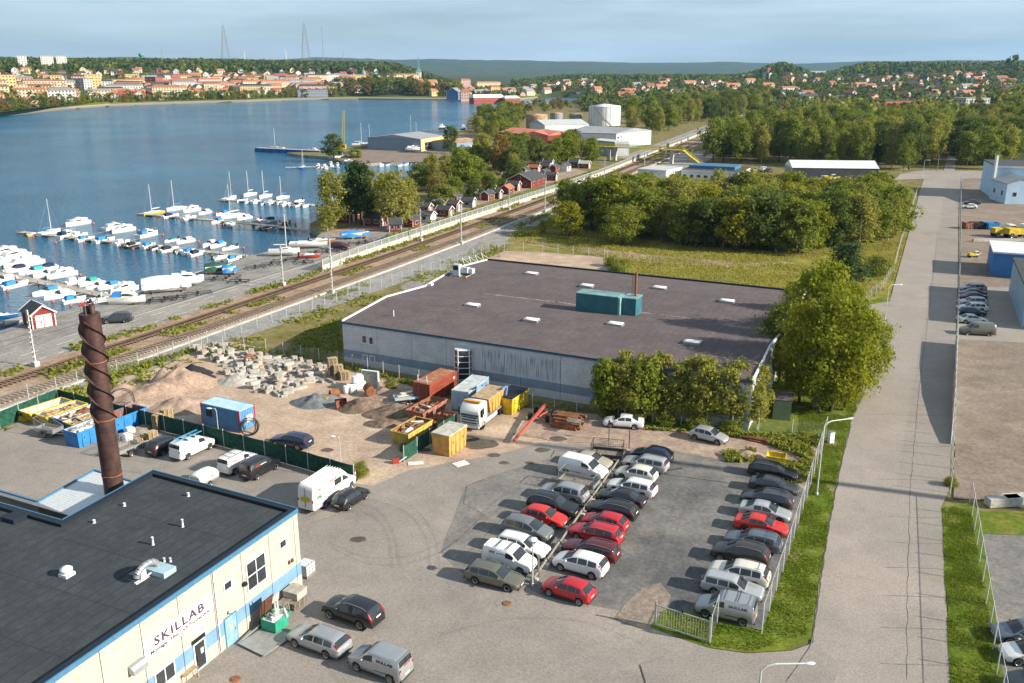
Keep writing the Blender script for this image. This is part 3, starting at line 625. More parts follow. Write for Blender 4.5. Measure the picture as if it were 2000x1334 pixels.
# ------------------------------------------------------------------ the long grey hall
HZ = 6.0
hA = P(668,628,HZ);hB = P(1470,745,HZ);hD = P(952,508,HZ)
hx = Vector((hB.x - hA.x,hB.y - hA.y,0));HL = hx.length;hx.normalize();h_rz = math.atan2(hx.y,hx.x);HW = (hD - hA).length
hall = thing('long_hall','long grey concrete hall with purple-grey felt roof and rooftop skylights','building',(hA.x,hA.y,0),h_rz)
hM = (Matrix.Translation((hA.x,hA.y,0)) @ Matrix.Rotation(h_rz,4,'Z')).inverted()
def HLc(v): return hM @ v
skew = HLc(hD).x/HLc(hD).y;HW = HLc(hD).y
def hroof(y): t = (y/HW)*2 % 1.0 if y < HW else 0;return HZ + 0.85*(1 - abs(2*t - 1))
m_hfelt = mat('purple_felt',(0.104,0.084,0.085),0.9,0,0.12,0.35,bump=0.5,col2=(0.130,0.106,0.106),bscale=14,spec=0.2,fine=6)
m_hseam = plain('felt_joint',(0.085,0.074,0.076),0.9);m_debris = mat('roof_debris',(0.36,0.30,0.20),0.95,0,0.3,1.0)
for i in range(4):
    y0,y1 = HW*i/4,HW*(i + 1)/4;z0,z1 = HZ + (0.85 if i % 2 else 0),HZ + (0 if i % 2 else 0.85)
    b = MB();b.add([(skew*y0 - 0.25*(i == 0),y0 - 0.25*(i == 0),z0),(skew*y0 + HL,y0 - 0.25*(i == 0),z0),(skew*y1 + HL,y1,z1),(skew*y1,y1,z1),
                     (skew*y0,y0,z0 - 0.25),(skew*y0 + HL,y0,z0 - 0.25),(skew*y1 + HL,y1,z1 - 0.25),(skew*y1,y1,z1 - 0.25)],[(0,1,2,3),(0,4,5,1),(1,5,6,2),(2,6,7,3),(3,7,4,0)]);rs = b.build('roof_slope',m_hfelt,hall)
    sm = MB()
    for k in range(1,55):
        x = HL*k/55;sm.add([(skew*y0 + x - 0.03,y0,z0 + 0.012),(skew*y0 + x + 0.03,y0,z0 + 0.012),(skew*y1 + x + 0.03,y1,z1 + 0.012),(skew*y1 + x - 0.03,y1,z1 + 0.012)],[(0,1,2,3)])
    o = sm.build('felt_joints',m_hseam,rs);o['kind'] = 'stuff'
vb = MB();rr = random.Random(3)
for k in range(40):
    x = HL*(0.2 + 0.62*k/40);y = HW*0.5 + rr.uniform(-0.12,0.12);vb.obox(skew*y + x,y,HZ - 0.02,rr.uniform(0.5,1.4),rr.uniform(0.08,0.3),0.06,rr.uniform(-0.1,0.1))
o = vb.build('valley_debris',m_debris,hall);o['kind'] = 'stuff'
# walls: front face in panels with a darker plinth band, other sides plain
m_hwall = mat('grey_concrete_wall',(0.50,0.52,0.54),0.9,0,0.10,0.5,bump=0.25,bscale=10,spec=0.15,fine=5)
m_hband = mat('grey_band',(0.22,0.27,0.33),0.9,0,0.10,0.5,spec=0.15)
def streaks(N,L,vec,nz,ramp,mix,out,b):
    mp_ = N.new('ShaderNodeMapping');mp_.inputs['Scale'].default_value = (3.0,1.0,0.16);L.new(vec,mp_.inputs[0])
    n = N.new('ShaderNodeTexNoise');n.inputs['Scale'].default_value = 1.7;n.inputs['Detail'].default_value = 5;L.new(mp_.outputs[0],n.inputs['Vector'])
    sx = N.new('ShaderNodeSeparateXYZ');L.new(vec,sx.inputs[0])
    def band(o_,a,b_,c,d):
        p = ramp(o_,a,b_);q = ramp(o_,d,c);k = N.new('ShaderNodeMath');k.operation = 'MULTIPLY';L.new(p,k.inputs[0]);L.new(q,k.inputs[1]);return k.outputs[0]
    k = N.new('ShaderNodeMath');k.operation = 'MULTIPLY';L.new(band(sx.outputs['Z'],1.9,2.7,4.6,5.3),k.inputs[0]);L.new(ramp(n.outputs['Fac'],0.46,0.62),k.inputs[1])
    return mix(k.outputs[0],out,(0.22,0.24,0.26))
m_stained = mat('stained_wall',(0.50,0.52,0.54),0.9,0,0.10,0.5,spec=0.15,extra=streaks)
b = MB();b.add([(0.1,0.2,0),(HL - 0.1,0.2,0),(HL - 0.1 + skew*HW,HW - 0.1,0),(0.1 + skew*HW,HW - 0.1,0),(0.1,0.2,HZ - 0.25),(HL - 0.1,0.2,HZ - 0.25),(HL - 0.1 + skew*HW,HW - 0.1,HZ - 0.25),(0.1 + skew*HW,HW - 0.1,HZ - 0.25)],[(4,5,6,7),(0,1,5,4),(1,2,6,5),(2,3,7,6),(3,0,4,7)]);b.build('wall_core',m_hwall,hall)
ha0,ha1 = Vector((hA.x,hA.y,0)),Vector((hB.x,hB.y,0))
def HU(px_,py_): q = HLc(on_plane(px_,py_,ha0,ha1));return q.x,q.z
hj = [0.0] + [HU(640 + a/3.3333,480 + b_/3.3333)[0] for a,b_ in ((318,535),(542,568),(770,602),(1008,640),(1258,680),(1518,722),(1797,768))]
while hj[-1] < HL - 9: hj.append(hj[-1] + 7.2)
hj.append(HL)
st0,st1 = HU(995,700)[0],HU(1092,720)[0]
for ja,jb in zip(hj,hj[1:]):
    stn = ja < st1 and jb > st0 + 1
    b = MB();zs = [0.0,1.0,2.1,3.05,4.0,4.95,HZ - 0.25]
    for k in range(6): b.box(ja + 0.02,jb - 0.02,-0.0,0.2,zs[k] + (0.006 if k else 0),zs[k+1],1 if k == 1 else 0)
    b.build('wall_panel',[m_stained if stn else m_hwall,m_hband],hall)
b = MB();b.box(-0.1,HL + 0.1,-0.22,-0.03,HZ - 0.26,HZ + 0.02);b.build('eave_board',m_bluetrim,hall)
b = MB();b.tube((0,-0.32,HZ + 0.04),(HL,-0.32,HZ + 0.04),0.07,n=6);b.build('gutter',m_cap,hall)
for xs in (0.0,HL):
    b = MB()
    for i in range(4):
        y0,y1 = HW*i/4,HW*(i + 1)/4;z0,z1 = HZ + (0.85 if i % 2 else 0),HZ + (0 if i % 2 else 0.85);b.beam((skew*y0 + xs,y0,z0 + 0.05),(skew*y1 + xs,y1,z1 + 0.05),0.22,0.30)
    b.build('verge_flashing',m_frame,hall)
b = MB();b.beam((skew*HW,HW,HZ + 0.1),(skew*HW + HL,HW,HZ + 0.1),0.3,0.35);b.build('rear_flashing',m_cap,hall)
for (a,c,d,e) in ((706.5,654,717,671),(720,657,730,674)): u0,z1 = HU(a,c);u1,z0 = HU(d,e);window(hall,u0,u1,z0,z1,0,-1)
for (a,c,d,e) in ((708.5,692,719,706),(722,694,733,708)):
    u0,z1 = HU(a,c);u1,z0 = HU(d,e);ww = window(hall,u0,u1,max(0.2,z0),z1,0,-1)
    for ch in ww.children: set_mat(ch,m_hband)
u0,z1 = HU(1153,770);u1,_ = HU(1168,775);b = MB();b.box(u0,u1,-0.06,0.0,0.05,z1);bd = b.build('steel_door',MATS['blue_door'],hall);b = MB();b.box(u0 + 0.1,u0 + 0.16,-0.12,-0.06,1.0,1.12);b.build('handle',m_steel,bd)
u0,zt_ = HU(892,678);u1,_ = HU(921,682);um = (u0 + u1)/2 - 0.2;Db = 1.3      # glazed stair bay
pl = [(u0,0.0),(u0 + 0.25,-Db*0.8),(um,-Db),(u1,-Db*0.45),(u1,0.0)]
b = MB();b.prism(pl,zt_,zt_ + 0.12);bay = b.build('stair_bay',m_frame,hall)
b = MB()
for k,(x,y) in enumerate(pl): b.beam((x,y,0.1),(x,y,zt_),0.12,0.12)
for k in range(7):
    z_ = 0.1 + (zt_ - 0.1)*k/6
    for (x,y),(x2,y2) in zip(pl,pl[1:]): b.beam((x,y,z_),(x2,y2,z_),0.09,0.09)
b.build('bay_frame',m_frame,bay)
for k in range(6):
    z0,z1 = 0.16 + (zt_ - 0.1)*k/6,0.04 + (zt_ - 0.1)*(k + 1)/6
    for (x,y),(x2,y2) in zip(pl,pl[1:]): b = MB();b.beam((x,y + 0.02,(z0 + z1)/2),(x2,y2 + 0.02,(z0 + z1)/2),0.02,z1 - z0);b.build('pane',m_glass,bay)
# lean-to on the railway side
q = [HLc(P(a,b_,3.6)) for a,b_ in ((671,612),(716,588))];yA,yB = q[0].y,q[1].y
b = MB();b.box(-2.6,-0.05,4.5,12.5,0,3.4);lt = b.build('lean_to',mat('teal_cladding',(0.09,0.24,0.29),0.6),hall);b = MB();b.box(-2.8,-0.03,4.3,12.7,3.4,3.55);b.build('lean_to_roof',m_hfelt,lt);b = MB();b.box(-2.92,-2.8,4.3,12.7,3.35,3.65);b.build('edge_flashing',m_frame,lt)
# rooftop fittings
def on_hall(px_,py_):
    z = HZ + 0.4
    for _ in range(6): q = HLc(P(px_,py_,z));z = hroof(q.y)
    return Vector((q.x,q.y,z))
m_dome = plain('skylight_plastic',(0.70,0.70,0.66),0.4)
for a,b_ in ((1038,536),(1146,560),(923,598),(1038,627),(1202,635),(1352,671),(1288,564),(1420,590)):
    q = on_hall(a,b_);sk = MB();sk.box(q.x - 1.05,q.x + 1.05,q.y - 0.6,q.y + 0.6,q.z - 0.1,q.z + 0.28);so_ = sk.build('skylight',m_steel,hall)
    d = MB();d.loft([[(q.x + sx*k,q.y + sy*k2,q.z + z_) for sx,sy in ((-1,-1),(1,-1),(1,1),(-1,1))] for k,k2,z_ in ((1.0,0.56,0.28),(0.93,0.5,0.36),(0.7,0.34,0.42))]);d.build('dome',m_dome,so_)
q = on_hall(769,618);b = MB();b.tube(q,q + Vector((0,0,0.9)),0.07,n=7);b.build('vent_pipe',m_frame,hall)
q = on_hall(840,557);b = MB();b.obox(q.x,q.y,q.z - 0.1,0.9,0.7,0.4);b.build('roof_box',m_dome,hall)
q = on_hall(893,538);b = MB();b.obox(q.x,q.y,q.z,1.2,1.0,1.9);b.obox(q.x + 0.9,q.y + 0.6,q.z + 0.5,1.8,0.9,0.9);b.obox(q.x + 1.9,q.y + 1.1,q.z + 0.35,1.1,1.0,0.8);b.obox(q.x - 1.0,q.y + 0.6,q.z + 0.2,1.2,0.8,0.5);ac = b.build('air_handler',plain('pale_blue_metal',(0.48,0.54,0.56),0.5,0.2),hall)
b = MB();b.box(q.x - 0.45,q.x + 0.45,q.y - 0.53,q.y - 0.5,q.z + 1.0,q.z + 1.7);b.build('grille',m_cap,ac)
b = MB()
for dx in (-0.8,0.8,2.0): b.beam((q.x + dx,q.y - 0.8,q.z + 0.06),(q.x + dx,q.y + 1.4,q.z + 0.06),0.12,0.2)
b.build('support',m_wood,ac)
for k in range(4): t = HW*(0.80 + 0.055*k);b = MB();b.beam((skew*t + 0.1,t,hroof(t) + 0.1),(skew*t - 0.9,t + 0.9,hroof(t) + 1.15),0.07,0.07);b.beam((skew*t - 0.9,t + 0.9,hroof(t) + 1.15),(skew*t + 0.1,t + 1.9,hroof(t) + 0.1),0.06,0.06);b.build('roof_bracket',m_frame,hall)
# teal plant room on the roof and its thin rusty flue
m_teal = mat('teal_sheet',(0.030,0.125,0.155),0.55,0,0.15,0.8);m_tealtop = mat('pale_teal',(0.17,0.30,0.30),0.6,0,0.2,0.8)
q0 = on_hall(1122,607);q1 = on_hall(1206,616);zq = q1.z;Lp = q1.x - q0.x
b = MB();b.box(q0.x,q1.x,q1.y,q1.y + 2.6,zq - 0.2,zq + 2.5);ph = b.build('plant_room',m_teal,hall)
b = MB();b.box(q0.x - 0.05,q1.x + 0.05,q1.y - 0.05,q1.y + 2.65,zq + 2.5,zq + 2.6);b.build('plant_room_roof',m_tealtop,ph)
b = MB();b.box(q1.x,q1.x + 0.25,q1.y + 0.1,q1.y + 2.5,zq,zq + 2.45);b.build('plant_room_frame',m_tealtop,ph)
b = MB();b.box(q1.x + 0.25,q1.x + 2.3,q1.y + 0.9,q1.y + 3.6,zq - 0.2,zq + 2.3);pa = b.build('plant_annexe',m_teal,ph);b = MB();b.box(q1.x + 0.2,q1.x + 2.35,q1.y + 0.85,q1.y + 3.65,zq + 2.3,zq + 2.4);b.build('plant_annexe_roof',m_tealtop,ph)
q = on_hall(1240,613);hw_ = hall.matrix_world if False else None
wq = hM.inverted() @ q;ht = height_at(wq,531) - q.z
b = MB();b.tube(q,q + Vector((0,0,ht)),0.17,n=10);b.obox(q.x,q.y,q.z - .2,0.9,0.7,0.35);fl = b.build('flue',m_rust,hall)
b = MB();b.beam(q + Vector((-0.3,0,0)),q + Vector((-0.3,0,ht*.95)),0.04,0.04);b.beam(q + Vector((-0.55,0,0)),q + Vector((-0.55,0,ht*.95)),0.04,0.04)
for k in range(9): b.beam(q + Vector((-0.55,0,0.3 + k*ht/10)),q + Vector((-0.3,0,0.3 + k*ht/10)),0.03,0.03)
b.build('ladder',m_rust,fl)

# ------------------------------------------------------------------ cars
m_tyre = plain('tyre',(0.018,0.018,0.018),0.85);m_rim = plain('rim',(0.42,0.43,0.44),0.3,0.8);m_rim_dark = plain('dark_rim',(0.06,0.06,0.065),0.4,0.6)
m_cglass = mat('car_glass',(0.028,0.035,0.042),0.06,0,0.1,1.0,spec=0.7);m_lamp = plain('headlamp',(0.62,0.65,0.68),0.15,0.2);m_tail = plain('tail_lamp',(0.42,0.012,0.012),0.3)
m_plate = plain('plate',(0.68,0.68,0.66),0.5);m_trim = plain('plastic_trim',(0.022,0.022,0.024),0.6);m_bar = plain('aluminium_bar',(0.5,0.5,0.5),0.35,0.7)
PAINT = {}
def paint(name,col,metal=0.0):
    if name not in PAINT:
        m = plain('paint_' + name,col,0.32 if metal else 0.38,metal,var=0.03,scale=2.0,spec=0.5)
        m.node_tree.nodes['Principled BSDF'].inputs['Coat Weight'].default_value = 0.6;m.node_tree.nodes['Principled BSDF'].inputs['Coat Roughness'].default_value = 0.06;PAINT[name] = m
    return PAINT[name]
for n_,c_,mt in (('white',(0.72,0.72,0.70),0),('silver',(0.36,0.375,0.385),0.45),('lightsilver',(0.46,0.475,0.48),0.4),('grey',(0.19,0.20,0.205),0.4),('olive',(0.155,0.15,0.115),0.4),('black',(0.009,0.010,0.012),0),('darkblue',(0.010,0.022,0.065),0.2),
                   ('red',(0.42,0.008,0.014),0),('brightred',(0.55,0.022,0.014),0),('maroon',(0.10,0.010,0.014),0.2),('brown',(0.045,0.036,0.032),0.3),('slate',(0.050,0.060,0.072),0.3),('bluegrey',(0.13,0.165,0.20),0.4),('beige',(0.42,0.39,0.31),0.3),('cream',(0.62,0.60,0.52),0)): paint(n_,c_,mt)
CT = dict(
 wagon=dict(L=4.74,W=1.82,H=1.47,wb=2.74,fo=0.93,belt=0.93,clear=0.20,R=0.325,prof=[(0,.56),(.05,.68),(.25,.76),(.7,.86),(1.22,.95),(1.98,1.38),(2.35,1.45),(3.0,1.47),(3.9,1.44),(4.28,1.37),(4.60,1.0),(4.70,.93),(4.74,.60)],ws=(1.24,1.98),rw=(4.30,4.60),sw=[(1.72,2.50),(2.58,3.36),(3.44,4.12)],rails=1),
 oldwagon=dict(L=4.72,W=1.77,H=1.46,wb=2.68,fo=0.92,belt=0.92,clear=0.19,R=0.31,prof=[(0,.58),(.04,.70),(.2,.78),(.7,.86),(1.30,.93),(1.98,1.38),(2.3,1.45),(3.0,1.46),(4.2,1.44),(4.42,1.40),(4.64,1.0),(4.69,.93),(4.72,.55)],ws=(1.32,1.98),rw=(4.44,4.63),sw=[(1.78,2.52),(2.60,3.34),(3.42,4.30)],rails=1),
 hatch=dict(L=4.12,W=1.74,H=1.46,wb=2.56,fo=0.82,belt=0.92,clear=0.19,R=0.31,prof=[(0,.54),(.05,.66),(.2,.74),(.6,.85),(1.02,.94),(1.75,1.38),(2.1,1.45),(2.7,1.46),(3.3,1.41),(3.52,1.35),(3.95,1.0),(4.08,.90),(4.12,.58)],ws=(1.04,1.75),rw=(3.54,3.95),sw=[(1.48,2.28),(2.36,3.02),(3.08,3.42)],rails=0),
 sedan=dict(L=4.58,W=1.77,H=1.43,wb=2.68,fo=0.88,belt=0.92,clear=0.18,R=0.31,prof=[(0,.54),(.05,.66),(.22,.74),(.7,.85),(1.20,.93),(1.96,1.35),(2.35,1.42),(2.9,1.42),(3.25,1.36),(3.95,1.0),(4.45,.96),(4.54,.88),(4.58,.56)],ws=(1.22,1.96),rw=(3.28,3.93),sw=[(1.68,2.46),(2.54,3.20)],rails=0),
 suv=dict(L=4.70,W=1.89,H=1.70,wb=2.78,fo=0.88,belt=1.08,clear=0.27,R=0.365,prof=[(0,.72),(.05,.86),(.25,.97),(.7,1.05),(1.18,1.12),(1.90,1.58),(2.25,1.67),(3.0,1.70),(3.9,1.66),(4.22,1.58),(4.52,1.16),(4.64,1.05),(4.70,.68)],ws=(1.20,1.90),rw=(4.24,4.52),sw=[(1.66,2.46),(2.54,3.34),(3.42,4.08)],rails=1),
 mpv=dict(L=4.48,W=1.80,H=1.63,wb=2.72,fo=0.86,belt=1.02,clear=0.2,R=0.32,prof=[(0,.58),(.05,.72),(.2,.83),(.55,.95),(.90,1.06),(1.80,1.50),(2.2,1.60),(2.9,1.63),(3.8,1.57),(4.05,1.50),(4.38,1.06),(4.45,.95),(4.48,.58)],ws=(.92,1.80),rw=(4.07,4.37),sw=[(1.42,2.26),(2.34,3.12),(3.20,3.92)],rails=0),
 smallvan=dict(L=4.42,W=1.80,H=1.82,wb=2.72,fo=0.86,belt=1.10,clear=0.2,R=0.32,prof=[(0,.62),(.05,.78),(.2,.88),(.6,1.0),(.98,1.10),(1.62,1.66),(1.90,1.79),(2.4,1.82),(3.9,1.82),(4.22,1.78),(4.34,1.25),(4.40,1.0),(4.42,.5)],ws=(1.0,1.60),rw=(4.235,4.325),sw=[(1.46,2.18)],rails=0),
 van=dict(L=4.92,W=1.90,H=1.96,wb=3.02,fo=0.90,belt=1.18,clear=0.2,R=0.335,prof=[(0,.66),(.05,.84),(.2,.95),(.6,1.08),(.98,1.18),(1.66,1.78),(1.98,1.92),(2.5,1.96),(4.3,1.95),(4.70,1.90),(4.84,1.35),(4.90,1.0),(4.92,.5)],ws=(1.0,1.64),rw=(4.715,4.825),sw=[(1.50,2.30)],rails=0),
 bigvan=dict(L=6.95,W=2.00,H=2.72,wb=4.32,fo=1.0,belt=1.35,clear=0.25,R=0.36,prof=[(0,.80),(.06,1.0),(.25,1.1),(.7,1.25),(1.10,1.36),(1.75,2.15),(2.25,2.62),(2.8,2.72),(6.5,2.72),(6.74,2.66),(6.88,1.7),(6.93,1.0),(6.95,.6)],ws=(1.12,1.78),rw=None,sw=[(1.50,2.35)],rails=0))
for k,v in list(CT.items()): v['name'] = k
def profz(prof,t):
    for (a,u),(b,w_) in zip(prof,prof[1:]):
        if t <= b: return u + (w_ - u)*(t - a)/(b - a)
    return prof[-1][1]
def ring_at(c,t):
    L,W = c['L'],c['W'];top = profz(c['prof'],t) if t > 0 else c['prof'][0][1]
    top = (profz(c['prof'],max(0,t - 0.09)) + 2*top + profz(c['prof'],min(L,t + 0.09)))/4 if 0.2 < t < L - 0.2 else top
    e = min(t,L - t);fr = t < L/2
    wf = interp([(0,.74 if fr else .82),(.10,.86 if fr else .92),(.3,.94 if fr else .97),(.8,.985),(1.5,1.0),(9,1.0),(10,1.0)],e)
    w_ = W/2*wf;cl = c['clear'] + (0.10 if e < 0.12 else 0)
    zb = cl
    for xc in (c['fo'],c['fo'] + c['wb']):
        d = abs(t - xc);Ra = c['R'] + 0.055
        if d < Ra: zb = max(zb,c['R'] + math.sqrt(Ra*Ra - d*d)*0.98)
    belt = min(c['belt'] + 0.03*(t/L - .5),top - 0.05);rh = (top - belt)/max(0.05,c['H'] - c['belt']);rh = max(0,min(1,rh))
    van_ = c['name'] in ('smallvan','van','bigvan')
    wt = w_*(0.955 - (0.10 if van_ else 0.235)*rh);zs = max(cl + 0.16,zb + 0.03);zm = max(belt*0.62,zs + 0.04);zh = max(belt - 0.10,zm + 0.03)
    belt = max(belt,zh + 0.02);tz = max(top - 0.055,belt + 0.01)
    return [(0,zb),(w_*.84,zb),(w_*.985,zs),(w_,zm),(w_*.99,zh),(w_*.955,belt),(wt,tz),(wt*.84,max(top - 0.014,tz + 0.003)),(0,max(top,tz + 0.006))]
def car_meshes(k):
    c = CT[k];L = c['L'];out = []
    ts = set([0,.03,.07,.14,.25,.4] + [L - q for q in (0,.03,.07,.14)] + [p[0] for p in c['prof']])
    for xc in (c['fo'],c['fo'] + c['wb']):
        Ra = c['R'] + 0.055
        for q in (-1.06,-1,-.9,-.7,-.4,0,.4,.7,.9,1,1.06): ts.add(xc + Ra*q)
    t = 0.0
    while t < L: ts.add(t);t += 0.22
    ts = sorted(ts);tt = [ts[0]]
    for t in ts[1:]:
        if t - tt[-1] > 0.018: tt.append(t)
    tt[-1] = L;rings = []
    for t in tt:
        r = ring_at(c,t);x = L/2 - t
        rings.append([(x,y,z) for y,z in r] + [(x,-y,z) for y,z in r[::-1][1:-1]])
    b = MB();b.loft([r[::-1] for r in rings]);out.append(('body',b,'PAINT',(0,0,0),None))
    def strip(ya,yb,z0,z1,t): pass
    def across(t0,t1,n,f,lift,name):
        g_ = MB();rows = []
        for i in range(n + 1):
            t = t0 + (t1 - t0)*i/n;r = ring_at(c,t);x = L/2 - t;w6,z6 = r[6];w7,z7 = r[7];z8 = r[8][1]
            rows.append([(x + lift[0],s_*w6*f,z6 + lift[1]) if abs(s_) == 1 else ((x + lift[0],s_*w7,z7 + lift[1]) if s_ else (x + lift[0],0,z8 + lift[1])) for s_ in (1,.999,0,-.999,-1)])
        g_.loft(rows,closed=False);g_.loft([[(p[0],p[1],p[2]) for p in r] for r in rows[::-1]],closed=False);out.append((name,g_,m_cglass,(0,0,0),None))
    across(c['ws'][0] + .03,c['ws'][1] - .02,5,0.93,(0.012,0.014),'windscreen')
    if c['rw']: across(c['rw'][0],c['rw'][1],4,0.92,(-0.014,0.012),'rear_window')
    sws = list(c['sw'])
    if k == 'bigvan': sws.append((2.55,3.65))
    for s_ in (1,-1):
        for (ta,tb) in sws:
            g_ = MB();rows = []
            for i in range(5):
                t = ta + (tb - ta)*i/4;r = ring_at(c,t);x = L/2 - t;(w5,z5),(w6,z6) = r[5],r[6]
                hi = 0.90 if k not in ('smallvan','van','bigvan') else (0.78 if k != 'bigvan' else 0.55)
                rows.append([(x,s_*(w5 + (w6 - w5)*q + 0.012),z5 + (z6 - z5)*q) for q in (0.10,0.5,hi)])
            g_.loft(rows if s_ < 0 else rows[::-1],closed=False);out.append(('side_window',g_,m_cglass,(0,0,0),None))
    # lamps, plates, mirrors, bumpers
    zf = profz(c['prof'],.16);W2 = c['W']/2
    for s_ in (1,-1):
        h = MB();pts = []
        for t,q in ((.035,.80),(.20,.95),(.34,.975)):
            r = ring_at(c,t);x = L/2 - t;z = min(r[5][1],profz(c['prof'],t)) - .01;w_ = r[4][0];pts.append([(x + .014,s_*(w_*q + .012),z - .15),(x + .014,s_*(w_*q + .014),z - .03),(x + .006,s_*(w_*q - .06),z + .012)])
        h.loft(pts if s_ > 0 else pts[::-1],closed=False);h.loft(pts[::-1] if s_ > 0 else pts,closed=False);out.append(('headlight',h,m_lamp,(0,0,0),None))
        tl = MB();tall = k in ('wagon','oldwagon','suv','mpv','bigvan');z0,z1 = (c['belt'] - .22,c['belt'] + (.30 if tall and k != 'bigvan' else 0.06))
        pts = []
        for i in range(5):
            z = z0 + (z1 - z0)*i/4;
            t = L - 0.06
            while profz(c['prof'],t) < z + .03 and t > L - 1.2: t -= 0.01
            r = ring_at(c,t);x = L/2 - t
            wz = interp([(q[1],q[0]) for q in r[2:7]] ,z);pts.append([(x + .10,s_*(wz + .012),z),(x - .02,s_*(wz + .010),z),(x - .03,s_*(wz - .13),z)])
        tl.loft(pts if s_ < 0 else pts[::-1],closed=False);tl.loft(pts[::-1] if s_ < 0 else pts,closed=False);out.append(('tail_light',tl,m_tail,(0,0,0),None))
        tm = c['ws'][0] + .42;r = ring_at(c,tm);m_ = MB();m_.loft([[(L/2 - tm + dx*.07 + .02*i_,s_*(r[5][0] + .02 + i_*.17),r[5][1] + .07 + dz*(.07 - .02*i_)) for dx,dz in ((-1,-1),(1,-1),(1,1),(-1,1))][::s_] for i_ in (0,1)]);out.append(('mirror',m_,'PAINT',(0,0,0),None))
        if c['rails']:
            rr_ = MB();pp = []
            for i in range(6): t = c['ws'][1] + .15 + (c['rw'][0] - c['ws'][1] - .25)*i/5;r = ring_at(c,t);pp.append((L/2 - t,s_*r[6][0]*.97,r[6][1] + (.075 if 0 < i < 5 else .03)))
            rr_.path(pp,.018,5);out.append(('roof_rail',rr_,m_bar,(0,0,0),None))
        st = MB();st.box(-c['wb']/2 + .42,c['wb']/2 - .40,*sorted((s_*(W2 - .02),s_*(W2 + .008))),c['clear'] + .03,c['clear'] + .12);out.append(('sill',st,m_trim,((L/2 - c['fo'] - c['wb']/2),0,0),None))
    for fr in (1,-1):
        x = L/2*fr;p_ = MB();zz = .46 if fr > 0 else (.62 if k not in ('wagon','oldwagon','suv') else c['belt'] - .08);p_.box(-.012,.012,-.26,.26,zz - .055,zz + .055);out.append(('licence_plate',p_,m_plate,(x + .012*fr,0,0),None))
        bp_ = MB();w_ = W2*.84;bp_.box(-.05,.03,-w_,w_,c['clear'] + .05,c['clear'] + .17);out.append(('bumper_trim',bp_,m_trim,(x - (.02 if fr > 0 else -.04),0,0),None))
    gr = MB();gr.box(-.01,.015,-.42,.42,.50,min(.63,c['prof'][0][1]));out.append(('grille',gr,m_trim,(L/2 + .003,0,0),None))
    if k == 'bigvan':
        for i in range(6):
            q = MB();q.box(-4.2,0,-.03,.03,0,.025);out.append(('roof_rib',q,'PAINT',(L/2 - 2.3,-.75 + .3*i,2.715),None))
    if k in ('smallvan','van','bigvan'):
        for s_ in (1,-1):
            q = MB();q.box(-L/2 + .5 if k != 'bigvan' else -2.4,L/2 - 2.3 if k != 'bigvan' else .4,*sorted((s_*(W2 - .02),s_*(W2 + .012))),.62,.67);out.append(('side_moulding',q,m_trim,(0,0,0),None))
    return c,[(n,b_.mesh(n,PAINT['white'] if m_ == 'PAINT' else m_),m_ == 'PAINT',loc) for n,b_,m_,loc,_ in out]
def wheel_meshes(R,wd=.205):
    t = MB();n = 18;prof = [(R*.66,-wd/2),(R*.93,-wd/2),(R,-wd/2 + .035),(R,wd/2 - .035),(R*.93,wd/2),(R*.66,wd/2)]
    t.loft([[(r*math.cos(6.2832*i/n),y,r*math.sin(6.2832*i/n)) for i in range(n)] for r,y in prof],caps=False)
    t.add([(R*.67*math.cos(6.2832*i/n),wd*.05,R*.67*math.sin(6.2832*i/n)) for i in range(n)],[tuple(range(n))])
    r = MB()
    for i in range(5):
        a = 6.2832*i/5;ca,sa_ = math.cos(a),math.sin(a);cb_,sb_ = math.cos(a + 1.57),math.sin(a + 1.57)
        for sd in (1,):
            y = wd/2 - .01;r.add([(ca*.03*R + cb_*.12*R,y,sa_*.03*R + sb_*.12*R),(ca*.66*R + cb_*.13*R,y - .03,sa_*.66*R + sb_*.13*R),(ca*.66*R - cb_*.13*R,y - .03,sa_*.66*R - sb_*.13*R),(ca*.03*R - cb_*.12*R,y,sa_*.03*R - sb_*.12*R)],[(0,1,2,3),(3,2,1,0)])
    r.loft([[(q*math.cos(6.2832*i/n),y,q*math.sin(6.2832*i/n)) for i in range(n)] for q,y in ((R*.70,wd/2 + .004),(R*.60,wd/2 + .002),(R*.58,wd/2 - .05))],caps=False)
    return t.mesh('wheel',m_tyre),r.mesh('rim',m_rim)
CM,WM = {},{}
def add_wheels(parent,R,spots,name='wheel',wd=.205,rim=None):
    key = (round(R,3),wd)
    if key not in WM: WM[key] = wheel_meshes(R,wd)
    tm,rm = WM[key]
    for x,y in spots:
        w_ = obj(name,tm,parent,(x,y,R),0 if y > 0 else math.pi);r = obj('rim',rm,w_)
        if rim: set_mat(r,rim)
